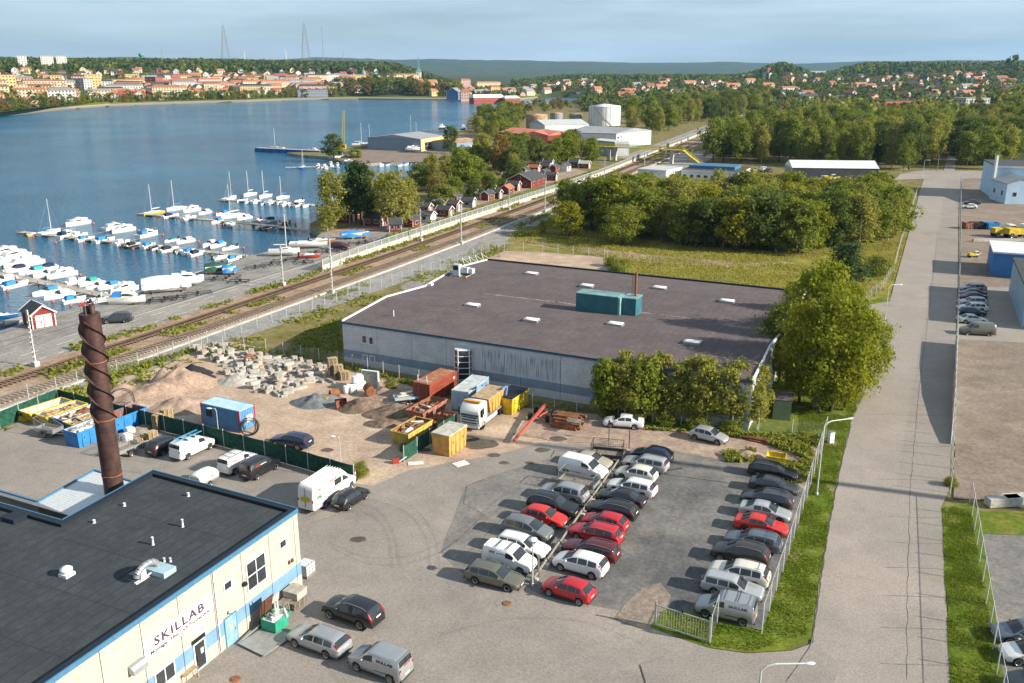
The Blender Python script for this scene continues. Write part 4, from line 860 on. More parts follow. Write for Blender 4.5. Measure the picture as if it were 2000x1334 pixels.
def car(kind,color,label,c=None,head=0.0,bbox=None,group='parked cars',cat='car',z=0.1,wheels=None,name=None,rim=None):
    """bbox = the car's box in the photograph; its middle seen at half the car's height gives the place on the ground"""
    if kind not in CM: CM[kind] = car_meshes(kind)
    spec,ms = CM[kind]
    if bbox: cx,cy = (bbox[0] + bbox[1])/2,(bbox[2] + bbox[3])/2;c = P(cx,cy,spec['H']*.48 + z)
    name = name or {'smallvan': 'van','van': 'van','bigvan': 'large_van','suv': 'car','wagon': 'estate_car','oldwagon': 'estate_car','hatch': 'hatchback_car','sedan': 'saloon_car','mpv': 'people_carrier'}[kind]
    t = thing(name,label,cat,(c.x,c.y,z),math.radians(head),group)
    for n,me,pt,loc in ms:
        if kind == 'bigvan' and n == 'rear_window': continue
        o = obj(n,me,t,loc)
        if pt: set_mat(o,PAINT[color])
        if n == 'roof_rail' and color in ('black','brown') : set_mat(o,m_bar)
    fx = spec['L']/2 - spec['fo'];y = spec['W']/2 - .12
    add_wheels(t,spec['R'],[(fx,y),(fx,-y),(fx - spec['wb'],y),(fx - spec['wb'],-y)],rim=rim)
    t['spec'] = kind
    return t
RH = -27.0
L_ = 'in the left parking row'
car('wagon','olive','olive-grey estate car at the near end of the row beside the lamp post',bbox=(910,1022,1089,1155),head=-23.8)
v_l2 = car('smallvan','white','white van with logo on its side next to the olive-grey estate',bbox=(948,1042,1052,1121),head=RH,cat='van')
car('wagon','white','white estate car parked between the white logo van and grey people carrier',bbox=(971,1069,1034,1092),head=RH)
car('mpv','grey','grey people carrier parked next to the bright red hatchback',bbox=(983,1077,1002,1057),head=RH)
car('hatch','brightred','bright red hatchback facing the log rail, between grey people carrier and black off-roader',bbox=(1022,1104,981,1031),head=RH)
car('suv','black','black off-roader facing the log rail beside the red hatchback',bbox=(1034,1125,957,1010),head=RH)
car('suv','silver','silver-grey crossover backed up to the log rail beside the cage trailer',bbox=(1057,1146,937,982),head=RH + 180)
car('van','white','plain white van parked beside the beige saloon and cage trailer',bbox=(1097,1181,885,937),head=RH - 2,cat='van')
car('sedan','beige','beige-silver saloon tucked behind the plain white van',bbox=(1116,1190,878,915),head=RH - 2)
car('hatch','red','red hatchback alone at the near end of the right row',bbox=(1061,1159,1119,1176),head=180 - 31)
car('mpv','white','white people carrier next to the lone red hatchback',bbox=(1080,1187,1067,1127),head=180 - 28)
car('oldwagon','maroon','dark maroon estate car parked behind the white people carrier',bbox=(1102,1208,1046,1096),head=180 + RH)
car('wagon','red','red estate car parked next to the dark maroon estate',bbox=(1113,1214,1016,1061),head=180 + RH)
car('hatch','red','red five-door car between the red estate and the black estate',bbox=(1139,1224,995,1038),head=180 + RH)
car('wagon','black','black estate with chrome window trim next to the red cars',bbox=(1145,1246,971,1014),head=180 + RH)
car('sedan','black','black saloon between the black estate and the white estate',bbox=(1168,1258,950,989),head=180 + RH)
car('wagon','white','white estate with red tail lamps beside the black saloon',bbox=(1188,1281,927,971),head=180 + RH)
car('hatch','cream','cream-white old coupe hatchback parked beside the silver old estate',bbox=(1198,1288,906,939),head=180 + RH)
car('oldwagon','lightsilver','silver old boxy estate next to the dark blue hatchback',bbox=(1219,1302,886,920),head=180 + RH)
car('hatch','darkblue','dark blue hatchback at the far end of the right row',bbox=(1240,1310,869,901),head=180 + RH)
FH = -25.0;FG = 'cars parked along the road fence'
v_f1 = car('smallvan','silver','silver van with company lettering inside the steel gate',bbox=(1358,1479,1147,1218),head=180 - 24,cat='van',group=FG)
car('oldwagon','lightsilver','silver old estate parked beside the silver company van by the gate',bbox=(1371,1491,1110,1177),head=FH,group=FG)
car('suv','cream','pearl-white crossover by the fence beside the silver old estate',bbox=(1386,1503,1090,1144),head=180 + FH,group=FG)
car('suv','brown','dark brown crossover with black roof by the road fence',bbox=(1391,1502,1055,1101),head=180 + FH,group=FG)
car('wagon','bluegrey','silver-blue estate by the fence between brown crossover and red saloon',bbox=(1420,1523,1029,1078),head=180 + FH,group=FG)
car('sedan','brightred','bright red saloon by the road fence',bbox=(1437,1536,997,1048),head=FH,group=FG)
car('sedan','lightsilver','silver coupe by the road fence next to the bright red saloon',bbox=(1448,1541,973,1019),head=FH,group=FG)
car('wagon','slate','slate-grey estate by the fence next to the silver coupe',bbox=(1446,1550,951,991),head=180 + FH,group=FG)
car('sedan','slate','dark slate saloon by the fence next to the black estate',bbox=(1464,1559,926,966),head=FH,group=FG)
car('wagon','black','black estate at the far end of the fence row beside the yellow skip',bbox=(1462,1558,896,939),head=FH,group=FG)
car('hatch','lightsilver','silver hatchback alone on the red gravel near the young trees',bbox=(1348,1422,829,867),head=-34)
car('sedan','white','white saloon alone on the red gravel below the hall',bbox=(1180,1256,806,837),head=169)
car('suv','black','black off-roader with chrome trim near the workshop pallets',bbox=(630,748,1153,1225),head=180 - 29)
car('wagon','silver','silver estate parked on the asphalt beside the workshop',bbox=(563,682,1211,1281),head=180 - 28)
v_n = car('smallvan','silver','silver company van with lettering at the bottom of the picture',bbox=(682,802,1247,1327),head=180 - 28,cat='van')
v_s = car('bigvan','white','tall white crew van with coloured stickers by the green fence',bbox=(586,694,904,991),head=65.5,cat='van')
car('hatch','black','black hatchback parked right beside the tall white crew van',bbox=(651,719,944,993),head=62)
v_b = car('smallvan','black','black van with logo lettering parked by the green fence',bbox=(472,544,885,931),head=62,cat='van')
v_w = car('smallvan','white','white van with roof bars and logo hitched to the small trailer',bbox=(426,504,873,923),head=62,cat='van')
v_t = car('van','white','white van with blue ladder on its roof near the pallets',bbox=(331,420,841,896),head=62,cat='van')
car('mpv','black','black people carrier beside the white ladder van',bbox=(294,356,846,884),head=62)
car('wagon','darkblue','dark estate parked behind the green fence in the dirt yard',bbox=(530,607,843,873),head=160)
car('suv','slate','dark grey car parked on the quay behind the rusty chimney',bbox=(206,252,609,630),head=12 + 180)
car('mpv','maroon','dark red people carrier parked by the stored boats on the quay',bbox=(648,679,472,487),head=-14,group='cars on the quay')
car('hatch','lightsilver','silver hatchback parked by the red shed at the noise barrier',bbox=(746,774,457,470),head=160,group='cars on the quay')
EG = 'cars in the parking lot across the road'
for i,(kd,cl,lb,y_) in enumerate((('wagon','silver','silver estate farthest up the shaded lot across the road',561),('sedan','slate','dark saloon second from the top in the shaded lot',571),('sedan','maroon','maroon saloon in the shaded lot across the road',578),('wagon','lightsilver','pale estate below the maroon saloon in the shaded lot',588),('wagon','white','white estate fifth from the top in the shaded lot',599),('hatch','darkblue','dark blue hatchback sixth from the top in the shaded lot',608),('sedan','lightsilver','silver saloon with sunlit bonnet next to the dusty van',622))):
    car(kd,cl,lb,bbox=(1874,1924,y_ - 9,y_ + 9),head=(173 if i not in (5,6) else -8),group=EG)
car('van','olive','dusty grey van nearest the brown lot across the road',bbox=(1876,1944,625,658),head=170,cat='van',group=EG)
car('hatch','white','white hatchback by the fence in the blue building yard',bbox=(1876,1910,396,409),head=170,group=EG)
car('sedan','slate','dark saloon behind the white hatchback in the blue building yard',bbox=(1884,1914,389,400),head=170,group=EG)
car('hatch','bluegrey','grey-blue hatchback at the right edge behind the grass fence',bbox=(1950,2050,1206,1262),head=172,group='cars at the right edge',z=.11)
car('hatch','white','white hatchback at the right edge below the grey-blue car',bbox=(1966,2072,1242,1305),head=172,group='cars at the right edge',z=.11)
car('mpv','slate','dark people carrier at the bottom right corner',bbox=(1985,2095,1300,1365),head=172,group='cars at the right edge',z=.11)
# lettering on vans
m_vred = plain('logo_red',(0.45,0.03,0.02),0.5);m_vgrey = plain('logo_grey',(0.10,0.10,0.11),0.5);m_vgreen = plain('logo_green',(0.02,0.20,0.05),0.5);m_vorange = plain('logo_orange',(0.65,0.13,0.02),0.5);m_vwhite = plain('logo_white',(0.7,0.7,0.7),0.5);m_vyel = plain('logo_yellow',(0.5,0.42,0.03),0.5);m_vpur = plain('logo_purple',(0.10,0.05,0.08),0.5)
def side_text(v,s,size,m,x,z,side,width=None):
    sp = CT[v['spec']];r = ring_at(sp,sp['L']/2 - x);
    y = interp([(q[1],q[0]) for q in r[2:7]],z) + .022
    y2 = interp([(q[1],q[0]) for q in r[2:7]],z + size*.7) + .022;tilt = math.atan2(y - y2,size*.7)
    if side > 0: o = text_part(s,size,m,v,(x,y,z),(math.pi/2 - tilt,0,math.pi),width=width,center=True)
    else: o = text_part(s,size,m,v,(x,-y,z),(math.pi/2 - tilt,0,0),width=width,center=True)
    return o
def rear_text(v,s,size,m,y,z,width=None):
    sp = CT[v['spec']];t = sp['L'] - .05
    while profz(sp['prof'],t) < z + size and t > sp['L'] - 1: t -= .01
    x = sp['L']/2 - t;return text_part(s,size,m,v,(-(-x) - .05,y,z),(math.pi/2 - .12,0,-math.pi/2),width=width,center=True)
for v in (v_f1,v_n):
    side_text(v,'SKILLAB',.26,m_vpur,-.95,1.28,1,1.35);side_text(v,'SKILLAB',.26,m_vpur,-.95,1.28,-1,1.35)
rear_text(v_n,'SKILLAB',.16,m_vred,-.1,1.18,.7)
for v,side in ((v_l2,-1),(v_w,-1),(v_b,-1),(v_s,-1)):
    big = v is v_s;x0 = -2.0 if big else -.75;z0 = 2.0 if big else 1.30
    side_text(v,'VFS',.30,m_vred if v is not v_l2 else m_vgrey,x0 - .45,z0,side,.55);q = MB();sp_ = CT[v['spec']];y_ = interp([(k[1],k[0]) for k in ring_at(sp_,sp_['L']/2 - x0)[2:7]],z0 + .1) + .012;q.box(x0 - .05,x0 + .8,side*y_ - .006,side*y_ + .006,z0 + .06,z0 + .12);q.build('logo_line',m_vgrey if v is not v_b else m_vwhite,v)
side_text(v_s,'GRANTIC',.30,m_vorange,-.35,2.12,-1,1.25);side_text(v_s,'VÅR',.5,m_vgreen,-2.55,1.30,-1,.75)
b = MB();b.add([(-3.52,.55,1.45),(-3.52,.1,1.72),(-3.52,-.55,1.60),(-3.52,-.6,1.30),(-3.52,.3,1.18)],[(0,1,2,3,4)]);b.build('rear_sticker',m_vyel,v_s)
for y_ in (-.5,.5): q = MB();q.box(-.02,.02,-.018,.018,0,2.0);q.build('door_seam',m_trim,v_s,(-3.475,0 if y_ < 0 else .0,.55)) if y_ < 0 else None
# ladder and bars on roofs
lad = MB()
for s_ in (-.35,.35): lad.box(-2.0,1.1,s_ - .03,s_ + .03,2.14,2.22)
for i in range(10): lad.box(-1.9 + .31*i,-1.86 + .31*i,-.32,.32,2.15,2.19)
lo = lad.build('ladder',plain('ladder_blue',(0.05,0.28,0.48),0.5));lo.location = v_t.location;lo.rotation_euler = v_t.rotation_euler;tag(lo,'blue ladder lying on the roof of the white van','ladder')
b = MB()
for x in (-1.2,-.2,.4): b.box(x - .03,x + .03,-.8,.8,1.99,2.14)
b.build('roof_bars',m_trim,v_t);b = MB()
for s_ in (-.66,.66): b.path([(.55,s_,1.84),(.5,s_,1.90),(-1.85,s_,1.90),(-1.9,s_,1.82)],.025,5)
for x in (-1.5,-.7,.2): b.beam((x,-.66,1.9),(x,.66,1.9),.04,.03)
b.build('roof_bars',m_trim,v_w)
for v in (v_l2,v_f1): b = MB();[b.beam((x,-.66,1.90),(x,.66,1.90),.05,.04) for x in (-.9,.1)];[b.beam((x,s_*.66,1.78),(x,s_*.66,1.90),.04,.04) for x in (-.9,.1) for s_ in (-1,1)];b.build('roof_bars',m_trim,v)

# ------------------------------------------------------------------ trailers
m_mesh_cage = plain('cage_wire',(0.36,0.36,0.34),0.5,0.5)
def cage_trailer(label,c,head,L=3.2,W=1.7,hcage=1.0,dark=False,slope=False,z=.1,bed=None):
    t = thing('cage_trailer',label,'trailer',(c.x,c.y,z),math.radians(head),'cage trailers')
    b = MB();b.box(-L/2,L/2,-W/2,W/2,.58,.66);bo = b.build('bed',bed or m_wood_old,t)
    for s_ in (1,-1): b = MB();b.box(-L/2,L/2,*sorted((s_*W/2,s_*(W/2 + .03))),.58,.98);b.build('side_board',m_steel if not dark else m_trim,t)
    for s_ in (1,-1): b = MB();b.box(*sorted((s_*L/2,s_*(L/2 + .03))),-W/2,W/2,.58,.98);b.build('end_board',m_steel if not dark else m_trim,t)
    b = MB();z0,z1 = .98,.98 + hcage;zz = (lambda x: z1 if not slope else (z0 + .05 + (z1 - z0 - .05)*(.5 - x/L)))
    for x in (-L/2,0,L/2):
        for y in (-W/2,W/2): b.beam((x,y,z0),(x,y,zz(x)),.04,.04)
    for y in (-W/2,W/2):
        b.beam((-L/2,y,zz(-L/2)),(L/2,y,zz(L/2)),.04,.04)
        n = 14
        for i in range(n): x = -L/2 + L*i/n;b.beam((x,y,z0),(x,y,zz(x)),.010,.010)
        for j in range(1,6): f = j/6;b.beam((-L/2,y,z0 + (zz(-L/2) - z0)*f),(L/2,y,z0 + (zz(L/2) - z0)*f),.010,.010)
    for x in (-L/2,L/2):
        b.beam((x,-W/2,zz(x)),(x,W/2,zz(x)),.04,.04)
        for j in range(1,9): y = -W/2 + W*j/9;b.beam((x,y,z0),(x,y,zz(x)),.010,.010)
    cg = b.build('cage',m_mesh_cage if not dark else m_trim,t)
    b = MB();b.beam((L/2,.35,.5),(L/2 + 1.2,0,.45),.07,.07);b.beam((L/2,-.35,.5),(L/2 + 1.2,0,.45),.07,.07);b.tube((L/2 + 1.0,0,.1),(L/2 + 1.0,0,.75),.03,n=6);b.build('drawbar',m_steel,t)
    for s_ in (1,-1): b = MB();b.lathe([(.42,-.11),(.45,-.11),(.45,.11),(.42,.11)],12);f = MB();f.box(-.42,.42,*sorted((s_*(W/2 + .04),s_*(W/2 + .28))),.70,.74);f.build('mudguard',m_trim,t)
    add_wheels(t,.31,[(-.1,W/2 + .16),(-.1,-W/2 - .16)]);return t
cage_trailer('long grey cage trailer between the white van and the silver crossover',P(1131,944,.6),180 + RH,3.6,1.8,.85)
cage_trailer('dark cage trailer at the top of the log rail behind the beige saloon',P(1186,886,.8),180 - 14,3.2,1.8,1.0,True)
cage_trailer('grey trailer with sloping wire cage below the yellow skips',P(96,838,.8),-20,2.6,1.5,1.15,slope=True)
cage_trailer('grey wire cage trailer right beside the foot of the rusty chimney',P(245,877,.7),60,2.6,1.5,.9)
bt = thing('covered_trailer','small white covered trailer with logo hitched behind the white van','trailer',P(400,936,.6),math.radians(62));bt.location.z = .1
b = MB();rows = []
for x,k in ((-1.25,.80),(-1.2,.92),(-.6,1.0),(.5,1.0),(.95,.93),(1.15,.72),(1.22,.45)): rows.append([(x,y*(.75 if k > .6 else .62),.5 + (z_)*k) for y,z_ in ((-1,0),(-1,.62),(-.86,.92),(-.45,1.02),(.45,1.02),(.86,.92),(1,.62),(1,0))])
b.loft([r[::-1] for r in rows]);b.build('cover',PAINT['white'],bt);b = MB();b.box(-1.27,1.1,-.77,.77,.42,.54);b.build('chassis',m_steel,bt);b = MB();b.beam((1.1,0,.48),(2.0,0,.48),.08,.08);b.build('drawbar',m_steel,bt)
b = MB();b.box(-1.29,-1.26,-.55,.55,.62,1.15);b.build('tail_panel',m_steel,bt);add_wheels(bt,.28,[(-.1,.82),(-.1,-.82)])
o = text_part('VFS',.26,m_vred,bt,(.1,-.765,.86),(math.pi/2,0,0));q = MB();q.box(.6,1.05,-.775,-.76,.93,.97);q.build('logo_line',m_vgrey,bt)

# ------------------------------------------------------------------ yard: containers, skips, truck
def oriented(pa,pb):                              # heading of ground line a->b
    return math.atan2(pb.y - pa.y,pb.x - pa.x)
def container(label,pa,pb,depth,h,m,m_top=None,corner=None,away=1,name='shipping_container',doors=True,z=.05,group=None):
    """pa->pb is the bottom of one long (or end) face on the ground; the box extends to the left of that line by depth"""
    L = (pb - pa).length;t = thing(name,label,'container',(pa.x,pa.y,z),oriented(pa,pb),group)
    b = MB();b.box(.06,L - .06,.06,depth - .06,.12,h - .1);b.build('body',m,t)
    rib = MB()
    n = int(L/.27)
    for i in range(n):
        x = .12 + (L - .24)*i/n;rib.box(x,x + .12,.02,.06,.16,h - .14);rib.box(x,x + .12,depth - .06,depth - .02,.16,h - .14)
    o = rib.build('side_corrugation',m,t);o['kind'] = 'stuff'
    rib = MB();n = int(depth/.27)
    for i in range(n): y = .12 + (depth - .24)*i/n;rib.box(L - .06,L - .02,y,y + .12,.16,h - .14)
    o = rib.build('end_corrugation',m,t);o['kind'] = 'stuff'
    b = MB();b.box(.03,L - .03,.03,depth - .03,h - .1,h - .03);tp = b.build('roof',m_top or m,t)
    cm = corner or m
    for x in (0,L - .14):
        for y in (0,depth - .14): b = MB();b.box(x,x + .14,y,y + .14,.0,h);b.build('corner_post',cm,t)
    for y in (0,depth - .12):
        for z0 in (0.02,h - .14): b = MB();b.box(.14,L - .14,y,y + .12,z0,z0 + .13);b.build('rail',m,t)
    if doors:
        for y in (.12,depth/2 + .01):
            b = MB();b.box(-.01,.05,y,y + depth/2 - .13,.16,h - .15);d = b.build('door',m,t)
            q = MB();q.tube((-.04,y + .35,.2),(-.04,y + .35,h - .2),.02,n=6);q.build('lock_bar',m_steel,d)
    return t
m_cblue = mat('container_blue',(0.10,0.25,0.43),0.6,0,0.12,1.0);m_ctop = mat('pale_blue_roof',(0.40,0.58,0.68),0.6,0,0.12,1.0);m_cred = mat('container_red',(0.26,0.055,0.032),0.75,0,0.25,1.0);m_credtop = mat('rusty_roof',(0.26,0.10,0.045),0.9,0,0.3,0.8,col2=(0.40,0.19,0.10));m_clb = mat('faded_blue',(0.32,0.42,0.50),0.6,0,0.15,1.0);m_clt = mat('grey_roof',(0.44,0.47,0.46),0.7,0,0.2,1.2)
m_cornred = plain('corner_red',(0.42,0.02,0.03),0.5)
cn_ = container('blue site container with pale roof and red corner posts in the dirt yard',P(395,829),P(470,847),2.5,2.6,m_cblue,m_ctop,m_cornred,doors=False,name='site_container')
b = MB();b.box(.8,1.7,-.03,.03,1.2,2.0);b.build('window_shutter',m_cap,cn_);b = MB();b.box(5.93 if False else (P(470,847)-P(395,829)).length - .02,(P(470,847)-P(395,829)).length + .03,1.1,2.0,.9,1.7);b.build('end_plate',m_frame,cn_)
def end_container(label,pa,pb,pfar,h,*a,**k):
    """pa->pb: bottom of the end face towards the camera, pfar: the far top corner seen behind pb"""
    d = pb - pa;pf = P(pfar[0],pfar[1],h);ln = Vector((pf.x - pb.x,pf.y - pb.y,0));return ln
pa,pb = P(807,785),P(839,792)
def long_container(label,pbl,pbr,L,h,*a,**k):
    u = (pbr - pbl);W_ = u.length;nrm = Vector((-u.y,u.x,0)).normalized()
    return container(label,pbl,pbl + u,L,h,*a,**k)
def container_end_on(label,p_left,p_right,L,h,m,mt,**k):
    # local x runs away from the viewer; face with the doors looks at the camera
    u = (p_right - p_left);W_ = u.length;away = Vector((-u.y,u.x,0)).normalized();return container(label,p_right,p_right + away*L,W_,h,m,mt,**k)
red_c = container_end_on('rust-red shipping container with scaffolding parts on its roof',P(807,785),P(840,792),6.1,2.6,m_cred,m_credtop)
lb_c = container_end_on('faded light-blue shipping container with grey roof beside the truck',P(882,802),P(916,807),6.1,2.6,m_clb,m_clt)
text_part('M',.5,m_frame,red_c,(5.2,-.0,1.7),(math.pi/2,0,0))
fr = MB()
for y in (.6,1.9): fr.beam((.3,y,2.62),(.3,y,3.5),.07,.07)
fr.beam((.3,.4,2.75),(.3,2.1,2.75),.07,.07);fr.beam((.9,.4,2.66),(.9,2.2,2.66),.07,.07);fo = fr.build('scaffold_frame',m_frame);fo.location = red_c.location;fo.rotation_euler = red_c.rotation_euler;tag(fo,'white steel frame standing on the rust-red container','scaffold frame')

def skip(label,c,rz,L,W,h,m,m_in=None,fill=None,taper=.55,lugs=True,z=.05,name='skip',seed=0,lid=None):
    """open waste skip with raked ends"""
    t = thing(name,label,'skip',(c.x,c.y,z),rz,'waste skips');m_in = m_in or m;e = taper;th = .06
    o_ = [(-L/2,-W/2,h),(L/2,-W/2,h),(L/2,W/2,h),(-L/2,W/2,h),(-L/2 + e,-W/2*.92,0),(L/2 - e,-W/2*.92,0),(L/2 - e,W/2*.92,0),(-L/2 + e,W/2*.92,0)]
    i_ = [(x*(1 - .04),y*(1 - .06),zz if zz else .08) for x,y,zz in o_]
    b = MB();b.add(o_ + i_,[(0,4,5,1),(1,5,6,2),(2,6,7,3),(3,7,4,0),(4,7,6,5),(0,1,9,8),(1,2,10,9),(2,3,11,10),(3,0,8,11)]);
    b.add(i_,[(0,1,5,4),(1,2,6,5),(2,3,7,6),(3,0,4,7),(4,5,6,7)],1);b.build('body',[m,m_in],t)
    for y in (-W/2,W/2): q = MB();q.box(-L/2 - .03,L/2 + .03,y - .06,y + .06,h - .1,h + .03);q.build('rim',m,t)
    for x in (-L/2,L/2): q = MB();q.box(x - .05,x + .05,-W/2 + .06,W/2 - .06,h - .1,h + .025);q.build('rim',m,t)
    for k in range(4 if L > 3 else 3):
        x = -L/2 + e + (L - 2*e)*(k + .5)/(4 if L > 3 else 3)
        for y in (-1,1): q = MB();q.box(x - .05,x + .05,*sorted((y*W/2*.90,y*(W/2 + .03))),.05,h - .1);q.build('rib',m,t)
    if lugs:
        for x in (-L*.28,L*.28):
            for y in (-1,1): q = MB();q.tube((x,y*(W/2),h*.62),(x,y*(W/2 + .16),h*.62),.06,n=8);q.build('lifting_lug',m_steel,t)
    if lid: q = MB();q.box(-L/2 - .02,L/2 + .02,-W/2 - .02,W/2 + .02,h + .035,h + .14);q.build('lid',lid,t)
    if fill:
        rr = random.Random(seed + 5);fm,n,kind = fill
        q = MB();nx,ny = 12,8;hs = {}
        for i in range(nx + 1):
            for j in range(ny + 1): hs[i,j] = h*.72 + (0 if i in (0,nx) or j in (0,ny) else rr.uniform(0,.25))
        vs = [(-L/2*.9 + L*.9*i/nx,-W/2*.9 + W*.9*j/ny,hs[i,j]) for i in range(nx + 1) for j in range(ny + 1)]
        q.add(vs,[(i*(ny+1)+j,(i+1)*(ny+1)+j,(i+1)*(ny+1)+j+1,i*(ny+1)+j+1) for i in range(nx) for j in range(ny)]);w_ = q.build('waste',fm[0],t);w_['kind'] = 'stuff'
        for k in range(n):
            q = MB();ln = rr.uniform(.5,1.5) if kind == 'wood' else rr.uniform(.3,.9);q.obox(rr.uniform(-L/2*.68,L/2*.68),rr.uniform(-W/2*.6,W/2*.6),h*.75 + rr.uniform(0,.35),ln,rr.uniform(.1,.45),rr.uniform(.03,.12),rr.uniform(0,3.1),0,rr.uniform(-.5,.5),rr.uniform(-.35,.35));q.build('scrap',rr.choice(fm),t)
    return t
m_skipy = mat('skip_yellow',(0.56,0.41,0.03),0.6,0,0.28,1.6);m_skipb = mat('skip_blue',(0.03,0.19,0.46),0.55,0,0.18,1.2);m_skipin = mat('skip_inside',(0.42,0.40,0.34),0.8,0,0.25,1.2);m_card = mat('cardboard',(0.38,0.25,0.14),0.9,0,0.2,1.0);m_skipr = mat('skip_rust',(0.20,0.06,0.035),0.8,0,0.3,1.2,col2=(0.36,0.18,0.12));m_plaster = mat('white_scrap',(0.62,0.62,0.60),0.8)
sz_ = math.radians(58)
skip('empty yellow skip with pale inside nearest the railway corner',P(92,806,.5),sz_,5.2,2.2,1.35,m_skipy,m_skipin)
skip('yellow skip half full of cardboard beside the empty yellow skip',P(122,812,.5),sz_,5.2,2.2,1.35,m_skipy,m_skipin,((m_card,m_wood),14,'card'),seed=1)
skip('blue skip filled with brown chipboard behind the timber skip',P(155,818,.5),sz_,5.2,2.2,1.3,m_skipb,m_skipin,((m_rust,m_plaster,m_card),12,'card'),seed=2)
skip('yellow skip heaped with scrap timber beside the rusty chimney',P(172,828,.5),sz_,4.6,2.0,1.3,m_skipy,m_skipin,((m_wood,m_card,m_wood_old),34,'wood'),seed=3)
skip('small blue skip full of white plastic scrap',P(171,851,.6),math.radians(62),4.0,2.3,1.75,m_skipb,m_skipin,((m_plaster,m_steel,m_plaster),22,'card'),taper=.12,seed=4)
skip('open blue skip with rusty inside right of the rusty chimney',P(240,826,.6),math.radians(62),5.0,2.3,1.8,m_skipb,m_rust,taper=.12,seed=5)
gd_ = oriented(P(789,902),P(877,846))
skip('rusty skip full of plasterboard in front of the rust-red container',P(834,803,.6),gd_,5.2,2.3,1.4,m_skipr,m_rust,((m_rust,m_plaster,m_black),16,'card'),seed=6)
skip('ochre skip with scrap boards behind the short green screen',P(805,846,.6),gd_,4.8,2.3,1.5,mat('skip_ochre',(0.46,0.33,0.08),0.7,0,0.2,1.2),m_rust,((m_rust,m_plaster,m_wood),16,'wood'),taper=.3,seed=7)
skip('low rusty tray of scrap iron beside the ochre skip',P(861,822,.3),gd_,3.6,1.9,.7,m_skipr,m_rust,((m_rust,m_rust),9,'card'),seed=8)
skip('yellow closed skip with dark lid beside the hall wall',P(1000,786,.8),gd_,4.2,2.3,2.0,m_skipy,m_skipy,lid=m_cap,taper=.1)
skip('tall plywood-coloured closed skip with straps in front of the truck',P(878,862,1.0),gd_,3.6,2.2,2.3,mat('skip_tan',(0.50,0.27,0.07),0.7,0,0.2,1.2),m_skipy,lid=m_skipin,taper=.16)
skip('small yellow tipping skip near the end of the fence row',P(1516,897,.4),math.radians(-20),1.9,1.4,.85,m_skipy,m_skipy,taper=.35,lugs=False)

# truck with a loaded skip
tk_f,tk_r = P(938,843),P(990,801)
th_ = oriented(tk_r,tk_f);tc_ = (tk_f + tk_r)/2;sidev = Vector((math.sin(th_),-math.cos(th_),0))
truck = thing('skip_truck','white lorry with orange roof beacons carrying a yellow skip','truck',(tc_.x,tc_.y,.06),th_);tco = -1.15
m_cabw = PAINT['white']
b = MB();rows = []
for x,z0,z1,w_ in ((3.9,.55,1.5,1.16),(4.0,.5,2.2,1.2),(3.9,.5,2.55,1.24),(3.45,.5,3.0,1.25),(3.1,.5,3.15,1.25),(2.2,.5,3.15,1.25),(2.0,.5,3.1,1.25)): rows.append([(x,-w_,z0),(x,-w_,(z0+z1)/2),(x,-w_*.98,z1 - .12),(x,-w_*.85,z1),(x,w_*.85,z1),(x,w_*.98,z1 - .12),(x,w_,(z0+z1)/2),(x,w_,z0)])
b.loft([r for r in rows]);cab = b.build('cab',m_cabw,truck,(0,tco,0))
b = MB();b.add([(3.99,-1.08,1.75),(3.99,1.08,1.75),(3.72,1.1,2.68),(3.72,-1.1,2.68)],[(0,1,2,3)]);ws = b.build('windscreen',m_cglass,cab,(.035,0,.02))
for s_ in (1,-1):
    b = MB();b.box(2.75,3.6,*sorted((s_*1.25,s_*1.27)),1.75,2.55);b.build('side_window',m_cglass,cab)
    b = MB();b.box(3.55,3.75,*sorted((s_*1.3,s_*1.5)),1.7,2.5);b.build('mirror',m_trim,cab)
    b = MB();b.box(3.98,4.06,*sorted((s_*.7,s_*1.12)),.75,1.0);b.build('headlight',m_lamp,cab)
for k in range(5): b = MB();b.box(4.02,4.07,-.95,.95,.95 + .16*k,1.03 + .16*k);b.build('grille_bar',m_frame if k % 2 else m_trim,cab)
b = MB();b.box(3.95,4.12,-1.2,1.2,.4,.68);b.build('bumper',m_cabw,cab)
b = MB();b.box(3.0,3.35,-1.0,1.0,3.16,3.34);b.build('beacon_bar',plain('beacon_orange',(0.75,0.28,0.02),.4),cab)
text_part('SCANIA',.2,m_trim,cab,(4.09,.5,1.55),(math.pi/2,0,math.pi/2),width=1.0,center=True)
b = MB();b.box(-4.0,2.0,-.45,.45,.65,.95);b.build('chassis',m_trim,truck,(0,tco,0));b = MB();b.box(-3.9,1.8,-1.22,1.22,.95,1.1);b.build('deck',m_wood_old,truck,(0,tco,0))
for s_ in (1,-1):
    b = MB();b.box(-.8,1.9,*sorted((s_*1.0,s_*1.2)),.5,.92);b.build('side_guard',m_frame,truck,(0,tco,0))
    b = MB();b.beam((-2.6,s_*1.3,1.2),(-3.3,s_*1.3,3.1),.22,.3);b.beam((-3.3,s_*1.3,3.1),(-1.9,s_*1.3,3.25),.16,.2);b.build('lifting_arm',plain('arm_blue',(0.12,0.22,0.40),.5),truck,(0,tco,0))
add_wheels(truck,.5,[(3.0,tco + 1.08),(3.0,tco - 1.08),(-2.0,tco + 1.05),(-2.0,tco - 1.05),(-3.25,tco + 1.05),(-3.25,tco - 1.05)],wd=.34)
tM = Matrix.Translation(truck.location) @ Matrix.Rotation(th_,4,'Z');lp = tM @ Vector((-1.0,tco,1.1))
skip('tan closed skip loaded on the back of the white lorry',lp,th_,4.6,2.2,1.75,MATS['skip_tan'],m_skipin,lid=m_wood,taper=.75,z=lp.z + .0)

